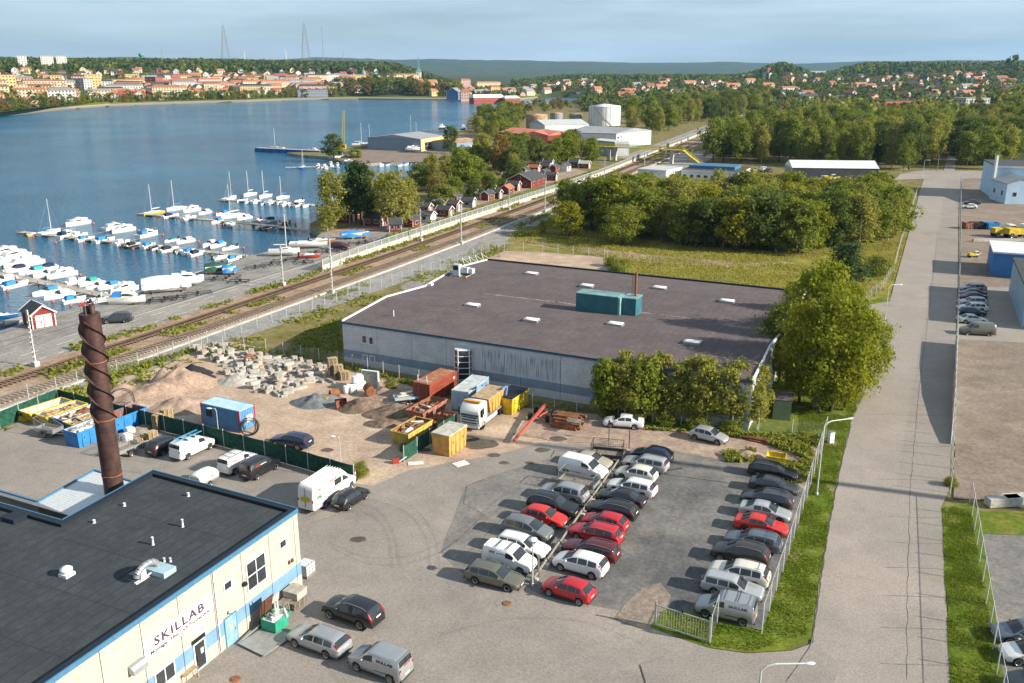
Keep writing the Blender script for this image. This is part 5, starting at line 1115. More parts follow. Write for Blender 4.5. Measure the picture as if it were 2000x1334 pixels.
# red drawbar chassis
bA,bB = P(1004,860,.5),P(1062,800,.9)
dr = thing('boom_trailer','red steel drawbar trailer with four wheels and long pole','trailer',(bB.x,bB.y,.08),oriented(bB,bA));LB = (Vector((bA.x,bA.y,0)) - Vector((bB.x,bB.y,0))).length
m_boom = plain('boom_red',(0.40,0.085,0.06),.6,var=.2)
b = MB();b.beam((-.5,0,1.25),(LB,0,.42),.26,.26);b.build('pole',m_boom,dr)
for x in (-.3,1.6): b = MB();b.beam((x,-1.05,.5),(x,1.05,.5),.14,.14);b.build('axle',m_rust,dr)
b = MB();b.beam((-.6,-.6,.72),(2.0,-.2,.72),.12,.14);b.beam((-.6,.6,.72),(2.0,.2,.72),.12,.14);b.build('frame',m_boom,dr)
add_wheels(dr,.45,[(-.3,1.1),(-.3,-1.1),(1.6,1.1),(1.6,-1.1)],wd=.28,rim=m_rust)
# stacks of rusty beams and pipes
def bundle(name,label,cat,c,rz,rows,L,w_,h_,m,z=.08,ragged=.4,group=None,round_=False):
    t = thing(name,label,cat,(c.x,c.y,z),rz,group);rr = random.Random(int(c.x*10));zz = 0
    for k,n in enumerate(rows):
        for i in range(n):
            b = MB();dx = rr.uniform(-ragged,ragged)
            if round_: b.tube((-L/2 + dx,0,w_/2),(L/2 + dx,0,w_/2),w_/2,n=8)
            else: b.box(-L/2 + dx,L/2 + dx,-w_/2,w_/2,0,h_)
            o = b.build('beam',m,t,(0,(i - (n-1)/2)*w_*1.25 + rr.uniform(-.03,.03),zz),rr.uniform(-.03,.03))
        zz += h_*1.02
    return t
hd_ = oriented(P(1078,826),P(1140,836))
bundle('beam_stack','stack of rusty sheet piles beside the red drawbar trailer','steel stack',P(1110,830),hd_,[9,9,8,6,4],3.0,.30,.24,m_rust)
bundle('beam_stack','short pale boards on top of the rusty steel stack','boards',P(1121,822,1.35),hd_,[6],1.6,.16,.1,m_wood_old,z=1.33)
bundle('pipe_stack','long dark steel pipes lying by the fence behind the gravel lot','pipes',P(1500,866),oriented(P(1455,858),P(1545,874)),[5,3],5.2,.2,.2,m_rust,round_=True,ragged=.8)
bundle('timber_stack','old planks stacked beside the open blue skip','timber',P(266,845),math.radians(60),[7,6,5],4.2,.22,.1,m_wood_old)

# pallets
pal = MB()
for k in range(7): pal.box(-.6,.6,-.4 + .115*k,-.31 + .115*k,.122,.144)
for y in (-.36,0,.36): pal.box(-.6,.6,y - .05,y + .05,0,.02)
for x in (-.55,0,.55):
    pal.box(x - .05,x + .05,-.4,.4,.10,.12)
    for y in (-.36,0,.36): pal.box(x - .05,x + .05,y - .05,y + .05,.02,.10)
pal_me = pal.mesh('pallet',m_wood);PG = 'wooden pallets'
def pallets(label,c,rz,n,z=.05,m=None):
    rr = random.Random(int(c.x*31 + c.y));t = thing('pallet_stack',label,'pallets',(c.x,c.y,z),rz,PG)
    for i in range(n):
        o = obj('pallet',pal_me,t,(rr.uniform(-.03,.03),rr.uniform(-.03,.03),i*.146),rr.uniform(-.05,.05))
        if m: set_mat(o,m)
    return t
pallets('tall pallet stack leaning on the green fence',P(312,840),1.05,13);pallets('tallest pallet stack at the green fence, behind the leaning one',P(328,834),1.05,15);pallets('low pallet stack in front of the tall pallet stack',P(296,858),1.05,6);pallets('single low pallets beside the black people carrier',P(284,872),1.0,3)
pallets('tallest pallet stack beside the hall corner',P(651,738),.5,19,z=.05);pallets('middle pallet stack of the three by the hall corner',P(661,740),.5,13);pallets('lowest pallet stack of the three by the hall corner',P(673,742),.5,8)
pallets('two loose pallets on the asphalt below the timber stack',P(275,860),.9,2)
# stone blocks, slabs and kerbs in the yard: every block is a thing of its own
m_blk = [mat('granite_%d' % i,c_,0.9,0,.15,1.5,fine=6) for i,c_ in enumerate(((.36,.34,.305),(.43,.41,.37),(.26,.25,.23),(.36,.31,.25)))]
def block_mesh(sx,sy,sz,seed):
    rr = random.Random(seed);b = MB();c = .04
    rings = []
    for z,k in ((0,.97),(.04,1),(sz - .04,1),(sz,.95)): rings.append([(x*sx/2*k + rr.uniform(-.02,.02),y*sy/2*k + rr.uniform(-.02,.02),z) for x,y in ((-1,-.8),(-.8,-1),(.8,-1),(1,-.8),(1,.8),(.8,1),(-.8,1),(-1,.8))])
    b.loft(rings,smooth=False);return b.mesh('stone_block',m_blk[seed % 4])
bms = [block_mesh(q[0]*.84,q[1]*.84,q[2]*.95,i) for i,q in enumerate(((1.1,.7,.6),(1.6,.5,.45),(2.2,.6,.3),(.9,.9,.7),(2.6,.45,.35),(1.3,1.0,.25),(.7,.5,.4),(1.9,.9,.22)))]
rb = random.Random(21)
stone_spots = []
outline = [(372,688),(400,676),(470,688),(560,700),(640,722),(655,745),(600,752),(560,775),(520,772),(470,742),(440,733),(430,712)]
opoly = [(P(a,b_).x,P(a,b_).y) for a,b_ in outline];xs = [p[0] for p in opoly];ys = [p[1] for p in opoly]
tries = 0
while len(stone_spots) < 150 and tries < 9000:
    tries += 1;x,y = rb.uniform(min(xs),max(xs)),rb.uniform(min(ys),max(ys))
    if not inside(x,y,opoly): continue
    if any((x - q[0]) ** 2 + (y - q[1]) ** 2 < 1.05 for q in stone_spots): continue
    stone_spots.append((x,y))
for i,(x,y) in enumerate(stone_spots):
    k = rb.randrange(8);o = obj('stone_block',bms[k],None,(x,y,.04),.6 + rb.choice((0,1.57)) + rb.uniform(-.35,.35));o.rotation_euler.x = rb.uniform(-.10,.10)
    ap = proj((x,y,0));o['group'] = 'stone blocks in the builders yard'
    tag(o,('grey granite block','pale stone kerb','flat grey stone slab','square granite block','long stone kerb','thin stone slab','small pale stone','wide pale slab')[k] + ' in the heap of building stone','stone block')
    if rb.random() < .42:
        k2 = rb.choice((0,1,3,5,6));zt = max(v.co.z for v in bms[k].vertices) + .05;o2 = obj('stone_block',bms[k2],None,(x + rb.uniform(-.1,.1),y + rb.uniform(-.1,.1),zt + .02),.6 + rb.uniform(-.5,.5));o2['group'] = 'stone blocks in the builders yard'
        tag(o2,('grey granite block','pale stone kerb','','square granite block','','thin stone slab','small pale stone')[k2] + ' lying on top of another in the heap','stone block')
# white sacks on pallets
sack = MB();rows = []
for z,k in ((0,.85),(.12,1.0),(.5,1.03),(.78,.98),(.9,.8)): rows.append([(x*.45*k,y*.45*k,z) for x,y in ((-1,-.7),(-.7,-1),(.7,-1),(1,-.7),(1,.7),(.7,1),(-.7,1),(-1,.7))])
sack.loft(rows);sk_me = sack.mesh('sack',plain('white_sack',(.66,.66,.64),.8,var=.1))
for i,(a,b_,zz) in enumerate(((684,764,0),(692,762,0),(700,760,0),(707,757,0),(690,768,0),(696,762,.9),(703,758,.9),(678,768,0))):
    q = P(a,b_);o = obj('sack',sk_me,None,(q.x,q.y,.05 + zz),.4);tag(o,'white big bag in the row beside the upright concrete slab','big bag','white big bags')
for i,(a,b_) in enumerate(((250,862),(255,850))): q = P(a,b_);o = obj('sack',sk_me,None,(q.x,q.y,.06),.9);tag(o,('white sack beside the wire cage trailer','white sack behind the wire cage trailer')[i],'big bag','white big bags')
q = P(724,756);b = MB();b.box(-1.15,1.15,-.12,.12,0,2.1);o = b.build('concrete_slab',m_blk[2],None,(q.x,q.y,.05),-.35);tag(o,'upright grey concrete slab beside the white bags','concrete slab')
b = MB();b.box(-1.2,-1.1,-.18,.18,0,2.2);b.box(1.1,1.2,-.18,.18,0,2.2);b.box(-1.1,1.1,-.18,.18,2.1,2.2);b.build('slab_frame',m_frame,o)
# excavator buckets
def bucket(label,c,rz,s=1.0,m=m_rust,z=.05):
    t = thing('excavator_bucket',label,'digger bucket',(c.x,c.y,z),rz,'excavator buckets');b = MB();n = 9;W_ = 1.3*s
    pr = [(s*.75*math.cos(a),s*(.6 + .6*math.sin(a))) for a in [math.pi*(.55 + 1.15*i/n) for i in range(n + 1)]]
    rows = [[(x,-W_/2,z_) for x,z_ in pr],[(x,W_/2,z_) for x,z_ in pr]];b.loft(rows,closed=False);b.loft([[(x*.93,y,z_*.97 + .02) for x,y,z_ in r] for r in rows[::-1]],closed=False);b.build('shell',m,t)
    for y in (-W_/2,W_/2): q = MB();q.add([(x,y,z_) for x,z_ in pr],[tuple(range(n + 1))]);q.add([(x,y + .03,z_) for x,z_ in pr],[tuple(range(n + 1))[::-1]]);q.build('side_plate',m,t)
    for k in range(5): q = MB();q.beam((pr[-1][0],-W_/2 + W_*(k + .5)/5,pr[-1][1]),(pr[-1][0] + .22*s,-W_/2 + W_*(k + .5)/5,pr[-1][1] + .02),.08,.05);q.build('tooth',m_steel,t)
bucket('large rusty excavator bucket in front of the concrete slab',P(727,772),.4,1.25);bucket('excavator bucket on the gravel edge with pale worn inside',P(667,798),-1.2,1.0,m_skipr);bucket('small excavator bucket behind the yellow bucket part',P(652,776),2.2,.9);bucket('yellow digger part lying on the gravel heap',P(638,786),1.0,.7,m_skipy)
# heaps
def heap(label,c,rx,ry,h,m,rz=0.0,seed=0,peaks=1,name='heap',cat='heap',z=0.03,flat=.0):
    rr = random.Random(seed);n,k = 40,16;b = MB();vs = []
    pk = [(rr.uniform(-.45,.45),rr.uniform(-.3,.3),rr.uniform(.5,.9)) for _ in range(peaks - 1)]
    for i in range(k + 1):
        r = i/k
        for j in range(n):
            a = 6.2832*j/n;e = 1 + .22*noise.noise(Vector((math.cos(a)*1.3,math.sin(a)*1.3,seed)))
            x,y = r*math.cos(a)*e,r*math.sin(a)*e
            hh = max(0,1 - r) ** 1.05
            for px_,py_,ph in pk: hh = max(hh*.8,ph*max(0,1 - math.hypot(x - px_,y - py_)*1.9)) if r < .95 else hh
            hh += (.16*noise.noise(Vector((x*3.3,y*3.3,seed + 2))) + .07*noise.noise(Vector((x*9,y*9,seed))))*(1 - r ** 3)
            vs.append((x*rx,y*ry,max(0,hh)*h))
    b.add(vs,[(i*n+j,(i+1)*n+j,(i+1)*n+(j+1) % n,i*n+(j+1) % n) for i in range(k) for j in range(n)],0,None,True);o = b.build(name,m,None,(c.x,c.y,z),rz);tag(o,label,cat,'heaps in the builders yard');return o
m_rsand = mat('reddish_sand',(.27,.185,.145),.97,0,.2,.8,bump=.6,col2=(.34,.25,.19),bscale=6,fine=4);m_soil = mat('dark_soil',(.105,.075,.055),.97,0,.3,.8,bump=.7,col2=(.20,.14,.10),bscale=6,fine=4);m_tar = mat('asphalt_millings',(.022,.022,.024),.95,0,.2,1,bump=.6,bscale=8);m_grav = mat('blue_gravel',(.13,.14,.15),.95,0,.25,1.4,bump=.7,bscale=7,fine=5)
heap('tallest reddish sand heap in the builders yard',P(352,754),5.0,4.2,3.2,m_rsand,.5,1,2,'sand_heap');heap('broad reddish sand heap behind the green fence',P(290,778),7.6,4.8,3.3,m_rsand,.4,2,4,'sand_heap');heap('low reddish heap next to the blue container',P(352,795),4.8,3.0,2.0,m_rsand,.3,3,3,'sand_heap');heap('low sand heap beside the coiled hoses',P(262,800),3.5,2.4,1.4,m_rsand,.3,4,2,'sand_heap')
heap('black heap of asphalt millings near the railway fence',P(378,730),2.6,1.8,1.4,m_tar,.2,5,1,'millings_heap');heap('small black heap beside the larger black heap',P(399,738),1.7,1.1,.8,m_tar,.2,6,1,'millings_heap')
heap('blue-grey gravel heap with scrap on it',P(622,786),3.4,2.4,1.5,m_grav,.2,7,2,'gravel_heap');heap('dark brown soil heap right of the excavator bucket',P(705,795),3.2,2.2,1.5,m_soil,.3,8,2,'soil_heap');heap('dark soil heap in front of the rust-red container',P(772,806),4.2,2.4,1.6,m_soil,.2,9,3,'soil_heap');heap('earth bank beside the rusty bucket under the fence',P(768,772),4.2,2.2,1.1,m_rsand,.2,10,3,'soil_heap');heap('rubble heap left of the stone blocks',P(466,745),2.8,2.0,1.5,m_blk[0],.2,11,2,'rubble_heap');heap('low dirt mound near the yellow tipping skip',P(1458,892),2.2,1.5,.9,m_rsand,0,12,2,'soil_heap');heap('wood chip and root heap near the ochre skip',P(752,828),2.6,1.5,.8,m_soil,0,13,3,'soil_heap')
# hoses in coils
def coil(label,c,rz,r,n,z=.05):
    t = thing('hose_coil',label,'hose',(c.x,c.y,z),rz,'coils of black hose')
    for k in range(n):
        b = MB();rr = random.Random(k);R = r*(1 - .05*k);pts = [(R*math.cos(a),rr.uniform(-.04,.04) + .12*(k - n/2),R + R*math.sin(a)) for a in [6.2832*i/22 for i in range(23)]];b.path(pts,.035,6);o = b.build('hose_loop',m_black,t);o.rotation_euler = (rr.uniform(-.35,.1),0,rr.uniform(-.2,.2))
    return t
coil('black hose coil leaning on the blue site container',P(488,850),.5,1.05,6);coil('large black hose loops behind the rusty chimney',P(240,806),.7,1.5,3)
# items along the workshop front
def sbox(name,label,cat,pxy,size,rz,m,z=.06,bev=0,group=None):
    q = P(*pxy);b = MB();b.box(-size[0]/2,size[0]/2,-size[1]/2,size[1]/2,0,size[2]);o = b.build(name,m,None,(q.x,q.y,z),rz);tag(o,label,cat,group);return o
q = P(541,1226);wb_ = thing('tipping_skip','small green tipping skip with white scrap beside the workshop door','skip',(q.x,q.y,.06),sh_rz + math.pi)
m_gr = mat('skip_green',(0.02,0.27,0.17),.55);m_grl = mat('skip_green_light',(0.25,0.55,0.42),.55)
b = MB();b.add([(-.9,-.65,1.05),(.9,-.65,1.05),(.9,.65,1.05),(-.9,.65,1.05),(-.9,-.65,.25),(.35,-.65,.25),(.35,.65,.25),(-.9,.65,.25)],[(0,4,5,1),(1,5,6,2),(2,6,7,3),(3,7,4,0),(4,7,6,5)]);b.add([(-.85,-.6,.95),(.8,-.6,.95),(.8,.6,.95),(-.85,.6,.95)],[(0,1,2,3)],1);b.build('body',[m_gr,m_plaster],wb_)
for y in (-.5,.5): b = MB();b.box(-.9,.6,y - .07,y + .07,0,.2);b.build('runner',m_gr,wb_)
rr = random.Random(9)
for k in range(9): b = MB();b.obox(rr.uniform(-.5,.5),rr.uniform(-.4,.4),.92,rr.uniform(.3,.9),rr.uniform(.08,.3),rr.uniform(.05,.25),rr.uniform(0,3),0,rr.uniform(-.6,.6),rr.uniform(-.6,.6));b.build('scrap',rr.choice((m_plaster,m_wood_old,m_steel)),wb_)
for k in range(2): b = MB();b.beam((-.3 + .25*k,-.3,.9),(-.6 + .3*k,-.5,3.0),.12,.05);b.build('plank',m_plaster,wb_)
pallets('pallet stack holding grey boards next to the green tipping skip',P(557,1192),sh_rz,5,m=m_wood_old);pallets('pallet stack at the workshop corner',P(577,1185),sh_rz,4,m=m_wood_old)
o = sbox('packing_box','grey covered box on pallets at the workshop corner','box',(578,1178),(1.2,1.3,.55),sh_rz,mat('grey_cover',(.36,.33,.28),.8),z=.66);b = MB();b.box(-.63,.63,-.68,.68,.55,.62);b.build('lid',MATS['grey_cover'],o)
bq = SU(503,1200);bo_ = MB();bo_.obox(0,0,0,1.35,.06,2.3,0,0,-.20);wq = (shM.inverted() @ Vector((bq[0],.55,.05)));o = bo_.build('brown_board',m_brown,None,(wq.x,wq.y,.06),sh_rz + math.pi);o.rotation_euler = (0,0,sh_rz);tag(o,'brown door leaf leaning on the workshop wall','door leaf')
wq0 = shM.inverted() @ Vector((SU(452,1260)[0] - 2.0,1.9,0))
q0,q1,q2 = P(466,1262),P(524,1224),P(546,1246)
pl_ = thing('steel_ramp','grey steel plate ramp lying in front of the blue door','ramp',(q0.x,q0.y,.06),oriented(q0,q1));LR = (q1 - q0).length;WR = 2.6
for k in (0,1): b = MB();b.box(0,LR,-WR*(k + 1)/2 + .03,-WR*k/2,.10,.16);b.build('plate',mat('ramp_steel',(.30,.30,.29),.6,.3),pl_)
b = MB();b.beam((0,.08,.12),(LR,.08,.5),.08,.08);b.build('handrail',m_steel,pl_)
ib = P(594,1126,.6);b = MB();b.box(-.55,.55,-.5,.5,.16,1.1);o = b.build('liquid_tank',plain('ibc_white',(.6,.62,.62),.4),None,(ib.x - .15,ib.y + 1.2,.06),sh_rz);tag(o,'white caged liquid tank behind the workshop corner','tank')
b = MB()
for x in (-.58,-.2,.2,.58):
    for y in (-.53,.53): b.beam((x,y,.16),(x,y,1.15),.03,.03)
for z_ in (.2,.5,.8,1.12):
    for y in (-.53,.53): b.beam((-.58,y,z_),(.58,y,z_),.03,.03)
b.build('cage',m_steel,o);b = MB();b.box(-.6,.6,-.55,.55,0,.15);b.build('pallet',m_wood_old,o)
bench = P(372,1330);bb = thing('wooden_bench','wooden sawhorse frame at the workshop wall near the entrance','trestle',(bench.x,bench.y,.06),sh_rz);b = MB();b.box(-.6,.6,-.25,.25,.7,.76);b.build('top',m_wood,bb)
for x in (-.5,.5):
    for y in (-.2,.2): b = MB();b.beam((x,y*1.3,0),(x,y,.7),.06,.06);b.build('leg',m_wood,bb)
for i,(a,b_) in enumerate(((990,1180),(460,1328))): q = P(a,b_);b = MB();b.lathe([(.36,0),(.36,.02),(.30,.022)],16);o = b.build('manhole_cover',m_rust,None,(q.x,q.y,.07));tag(o,('rusty manhole cover on the asphalt below the olive-grey estate','rusty manhole cover near the workshop entrance')[i],'manhole cover')
sbox('board_sheet','pale board lying on the ground near the tan skip','board',(900,907),(1.5,1.1,.03),.6,m_plaster,z=.07);sbox('board_sheet','grey board lying beside the red barrier','board',(812,906),(1.6,.8,.03),.2,m_plaster,z=.07)
gb = thing('hydro_barrier','red and white barrier lying by the end of the short green screen','barrier',P(776,905),.3);b = MB();b.box(-.5,.2,-.2,.2,.05,.5);b.build('foot',m_red,gb);b = MB();b.tube((.1,0,.1),(1.0,.1,.6),.06,n=6);b.build('pole',m_frame,gb)
q = P(694,938);cnp = thing('marker_post','red and white striped marker post beside the tall white van','marker post',(q.x,q.y,.06))
for k in range(4): b = MB();b.lathe([(.09,.1 + .26*k),(.09,.36 + .26*k)],10);b.build('stripe',m_red if k % 2 else m_white,cnp)
b = MB();b.box(-.25,.25,-.25,.25,0,.1);b.build('base',m_dark,cnp)
# flat-bed trailer behind the red container and steel tyre
q = P(795,778,.5);ft = thing('flat_trailer','pale blue flat trailer loaded with boards behind the rust-red container','trailer',(q.x,q.y,.05),.3);b = MB();b.box(-1.6,1.6,-.8,.8,.55,.8);b.build('bed',m_clb,ft);add_wheels(ft,.3,[(0,.9),(0,-.9)])
for k in range(4): b = MB();b.obox(-.3 + .2*k,-.3 + .2*k,.8 + .1*k,2.2,.5,.08,.1*k);b.build('board',m_plaster if k % 2 else m_wood,ft)
q = P(488,714);b = MB();b.loft([[(.75*math.cos(a)*k,y,.85 + .75*math.sin(a)*k) for a in [6.2832*i/16 for i in range(16)]] for k,y in ((.6,-.25),(1,-.25),(1.05,0),(1,.25),(.6,.25))],caps=False);o = b.build('steel_pipe_ring',m_rust,None,(q.x,q.y,.05),.4);tag(o,'rusty steel ring standing among the stone blocks','steel ring')
b = MB();b.box(-1.5,1.5,-1.1,1.1,0,.14);q = P(48,842);
sx_ = thing('hose_pile','yellow hose rolled up at the corner of the yard beside the yellow skip','hose',P(46,822),.4)
for k in range(3): b = MB();pts = [((.5 - .06*k)*math.cos(a),(.32 - .04*k)*math.sin(a),.15 + .18*k + .05*math.sin(2*a)) for a in [6.2832*i/16 for i in range(17)]];b.path(pts,.13,7);b.build('coil',m_skipy,sx_)
# green utility shed under the big tree
q0,q1 = P(1508,820),P(1543,824);us = thing('utility_shed','small green wooden shed with flat dark roof under the big tree','shed',(q0.x,q0.y,.09),oriented(q0,q1));LW = (q1 - q0).length
m_shed = mat('shed_green',(.19,.25,.15),.8,0,.12,1.0);n = int(LW/.22)
for i in range(n): b = MB();b.box(LW*i/n + .008,LW*(i + 1)/n - .008,0,.04,0,2.4);b.build('board',m_shed,us)
for i in range(16): b = MB();b.box(LW - .04,LW,.05 + 3.1*i/16,.03 + 3.1*(i + 1)/16,0,2.35);b.build('board',m_shed,us)
b = MB();b.box(.04,LW - .04,.04,3.1,0,2.35);b.build('core',m_shed,us);b = MB();b.add([(-.15,-.15,2.5),(LW + .15,-.15,2.5),(LW + .15,3.3,2.36),(-.15,3.3,2.36),(-.15,-.15,2.4),(LW + .15,-.15,2.4),(LW + .15,3.3,2.26),(-.15,3.3,2.26)],[(0,1,2,3),(0,4,5,1),(1,5,6,2),(2,6,7,3),(3,7,4,0),(4,7,6,5)]);b.build('roof',m_hfelt,us)
for i,(a,b_,h) in enumerate(((1592,795,1.3),(1622,866,1.25))): q = P(a,b_);b = MB();b.box(-.3,.3,-.2,.2,0,h);o = b.build('utility_cabinet',m_frame,None,(q.x,q.y,.09),.4);tag(o,('white utility cabinet on the grass near the green shed','white utility cabinet beside the road fence lamp')[i],'cabinet');b = MB();b.box(-.33,.33,-.23,.23,h,h + .06);b.build('lid',m_steel,o)

# ------------------------------------------------------------------ fences
def wire_mat():
    m = bpy.data.materials.new('chain_link');m.use_nodes = True;N,L = m.node_tree.nodes,m.node_tree.links;b = N['Principled BSDF'];b.inputs['Base Color'].default_value = (.40,.43,.43,1);b.inputs['Metallic'].default_value = .5;b.inputs['Roughness'].default_value = .5
    uv = N.new('ShaderNodeUVMap');sx = N.new('ShaderNodeSeparateXYZ');L.new(uv.outputs[0],sx.inputs[0]);prev = []
    for op in ('ADD','SUBTRACT'):
        a = N.new('ShaderNodeMath');a.operation = op;L.new(sx.outputs[0],a.inputs[0]);L.new(sx.outputs[1],a.inputs[1])
        s = N.new('ShaderNodeMath');s.operation = 'PINGPONG';s.inputs[1].default_value = .04;L.new(a.outputs[0],s.inputs[0]);g_ = N.new('ShaderNodeMath');g_.operation = 'LESS_THAN';g_.inputs[1].default_value = .0024;L.new(s.outputs[0],g_.inputs[0]);prev.append(g_.outputs[0])
    mxx = N.new('ShaderNodeMath');mxx.operation = 'MAXIMUM';L.new(prev[0],mxx.inputs[0]);L.new(prev[1],mxx.inputs[1]);L.new(mxx.outputs[0],b.inputs['Alpha']);return m
m_chain = wire_mat();m_screen = mat('green_screen',(0.010,0.060,0.040),.9,0,.45,3.0,detail=6);m_post = plain('fence_post',(.50,.51,.50),.6,.2)
def net(name,a,b,z0,z1,m,parent,sag=0.0):
    L = (Vector(b) - Vector(a)).length;n = 4;me = bpy.data.meshes.new(name);vs,fs,uvs = [],[],[]
    for i in range(n + 1):
        q = Vector(a).lerp(Vector(b),i/n);s = sag*4*(i/n)*(1 - i/n);vs += [(q.x,q.y,z0),(q.x,q.y,z1 - s)]
    for i in range(n): fs.append((2*i,2*i+2,2*i+3,2*i+1))
    me.from_pydata(vs,[],fs);ul = me.uv_layers.new(name='UVMap')
    for p in me.polygons:
        for li in p.loop_indices: vi = me.loops[li].vertex_index;ul.data[li].uv = (L*(vi // 2)/n,z0 if vi % 2 == 0 else z1)
    me.materials.append(m);return obj(name,me,parent)
def fence(label,pts,h,step=3.0,m=None,name='chain_link_fence',z=.05,barb=0,group=None,panel='net',sag=0.0,pr=.045,braces=False):
    o0 = Vector((pts[0].x,pts[0].y,z));t = thing(name,label,'fence',o0,0,group);posts = []
    for a,b in zip(pts,pts[1:]):
        L = (b - a).length;n = max(1,round(L/step));posts += [a.lerp(b,i/n) for i in range(n)]
    posts.append(pts[-1])
    for q in posts: b = MB();b.tube((0,0,0),(0,0,h + .12),pr,n=6);b.build('post',m_post,t,(q.x - o0.x,q.y - o0.y,0))
    for a,b in zip(posts,posts[1:]): net(panel,Vector((a.x - o0.x,a.y - o0.y,0)),Vector((b.x - o0.x,b.y - o0.y,0)),.04,h,m or m_chain,t,sag)
    if barb:
        w_ = MB()
        for a,b in zip(posts,posts[1:]): w_.beam(Vector((a.x - o0.x,a.y - o0.y,h)),Vector((b.x - o0.x,b.y - o0.y,h)),.03,.03)
        w_.build('top_rail',m_post,t)
    return t
fence('dark green screened fence behind the yellow skips along the railway',px((-60,862),(0,838),(114,791)),2.0,3.0,m_screen,'screen_fence',panel='screen_panel',sag=.05)
fence('dark green screened fence separating the vans from the dirt yard',px((116,791),(250,826),(400,864),(560,907),(692,946)),2.0,3.2,m_screen,'screen_fence',panel='screen_panel',sag=.06)
fence('short dark green screen between the ochre skip and the tan skip',px((789,903),(840,869),(893,836)),1.75,3.0,m_screen,'screen_fence',panel='screen_panel',sag=.06)
fence('wire fence along the railway in front of the dirt yard',px((0,800),(112,770),(230,733),(310,706),(370,686),(440,662),(560,622),(680,582),(860,528),(955,493)),2.1,3.2)
fence('wire fence between the stone blocks and the long hall',px((395,683),(520,690),(660,714),(780,742),(900,774),(1040,798),(1170,812)),1.9,3.0)
fence('wire fence in front of the young trees behind the gravel lot',px((1170,812),(1330,832),(1480,850),(1612,856)),1.9,3.0)
fence('tall wire fence between the gravel lot and the road verge',px((1487,1240),(1540,1085),(1583,948),(1612,856)),2.4,2.8,barb=1,z=.09)
fence('wire fence along the far side of the road',px((1855,965),(1862,800),(1867,668),(1872,545),(1875,450),(1876,352)),2.3,3.2,z=.1)
fence('wire fence beside the grass strip at the right edge',px((1893,984),(1912,1100),(1932,1230),(1962,1420)),2.2,3.0,z=.1,barb=1)
fence('wire fence round the sand pad behind the hall',px((985,490),(1060,493),(1180,502),(1222,545)),1.9,3.5)
fence('wire fence across the side street by the meadow',px((1690,590),(1720,570),(1745,530),(1758,480),(1790,380)),1.9,3.5)
fs_ = thing('fence_screen','dark sagging screen hung on the fence beside the brown lot','screen',P(1866,672) + Vector((0,0,.1)))
sp_ = [P(1867,674),P(1865,720),P(1863,780),P(1860,830),P(1857,870)];o0 = fs_.location
for (a,b),(h0,h1) in zip(zip(sp_,sp_[1:]),((2.2,2.1),(2.1,1.7),(1.7,1.1),(1.1,.5))):
    m_ = MB();d_ = Vector((.06,0,0));A_,B_ = a - o0,b - o0;A_.z = B_.z = .02;m_.add([A_ - d_,B_ - d_,B_ - d_ + Vector((0,0,h1)),A_ - d_ + Vector((0,0,h0)),A_ + d_,B_ + d_,B_ + d_ + Vector((0,0,h1)),A_ + d_ + Vector((0,0,h0))],[(0,1,2,3),(7,6,5,4),(3,2,6,7),(0,3,7,4),(1,5,6,2)]);m_.build('screen_panel',m_post,fs_)
# steel bar gate and its mesh leaf
m_gate = plain('gate_steel',(.36,.38,.33),.5,.3)
g0,g1 = P(1279,1224),P(1384,1258);gate = thing('bar_gate','white steel bar gate standing open beside the grass corner','gate',(g0.x,g0.y,.08),oriented(g0,g1));GL = (g1 - g0).length;gh = 1.75
for x in (0,GL): b = MB();b.box(x - .06,x + .06,-.06,.06,0,gh + .35);b.build('gate_post',m_gate,gate)
for z_ in (.15,gh): b = MB();b.box(.06,GL - .06,-.035,.035,z_ - .04,z_ + .04);b.build('gate_rail',m_gate,gate)
n = int(GL/.2)
for i in range(1,n): b = MB();b.box(-.015,.015,-.015,.015,.19,gh - .04);b.build('gate_bar',m_gate,gate,(GL*i/n,0,0))
b = MB();b.box(GL*.5 - .06,GL*.5 + .06,-.08,.08,gh + .04,gh + .3);b.build('gate_lock',m_trim,gate)
fence('short mesh fence leaf between the bar gate and the silver company van',px((1387,1258),(1400,1218)),2.2,1.8,barb=1,z=.09)
# log rail between the two rows of cars
lr0,lr1 = P(1042,1143),P(1226,884);ld = lr1 - lr0;n = 9
for i in range(n):
    a,b_ = lr0 + ld*(i/n),lr0 + ld*((i + .97)/n);t = thing('log_rail','long pale log on concrete supports between the two car rows','log rail',(a.x,a.y,.07),oriented(a,b_),'log rails between the rows');L = (b_ - a).length
    b = MB();b.tube((0,0,.55),(L,.05,.55),.11,.10,8);b.build('log',m_wood_old,t)
    for x in (.25,L - .3): b = MB();b.obox(x,0,0,.35,.6,.44);b.build('support',m_conc,t)
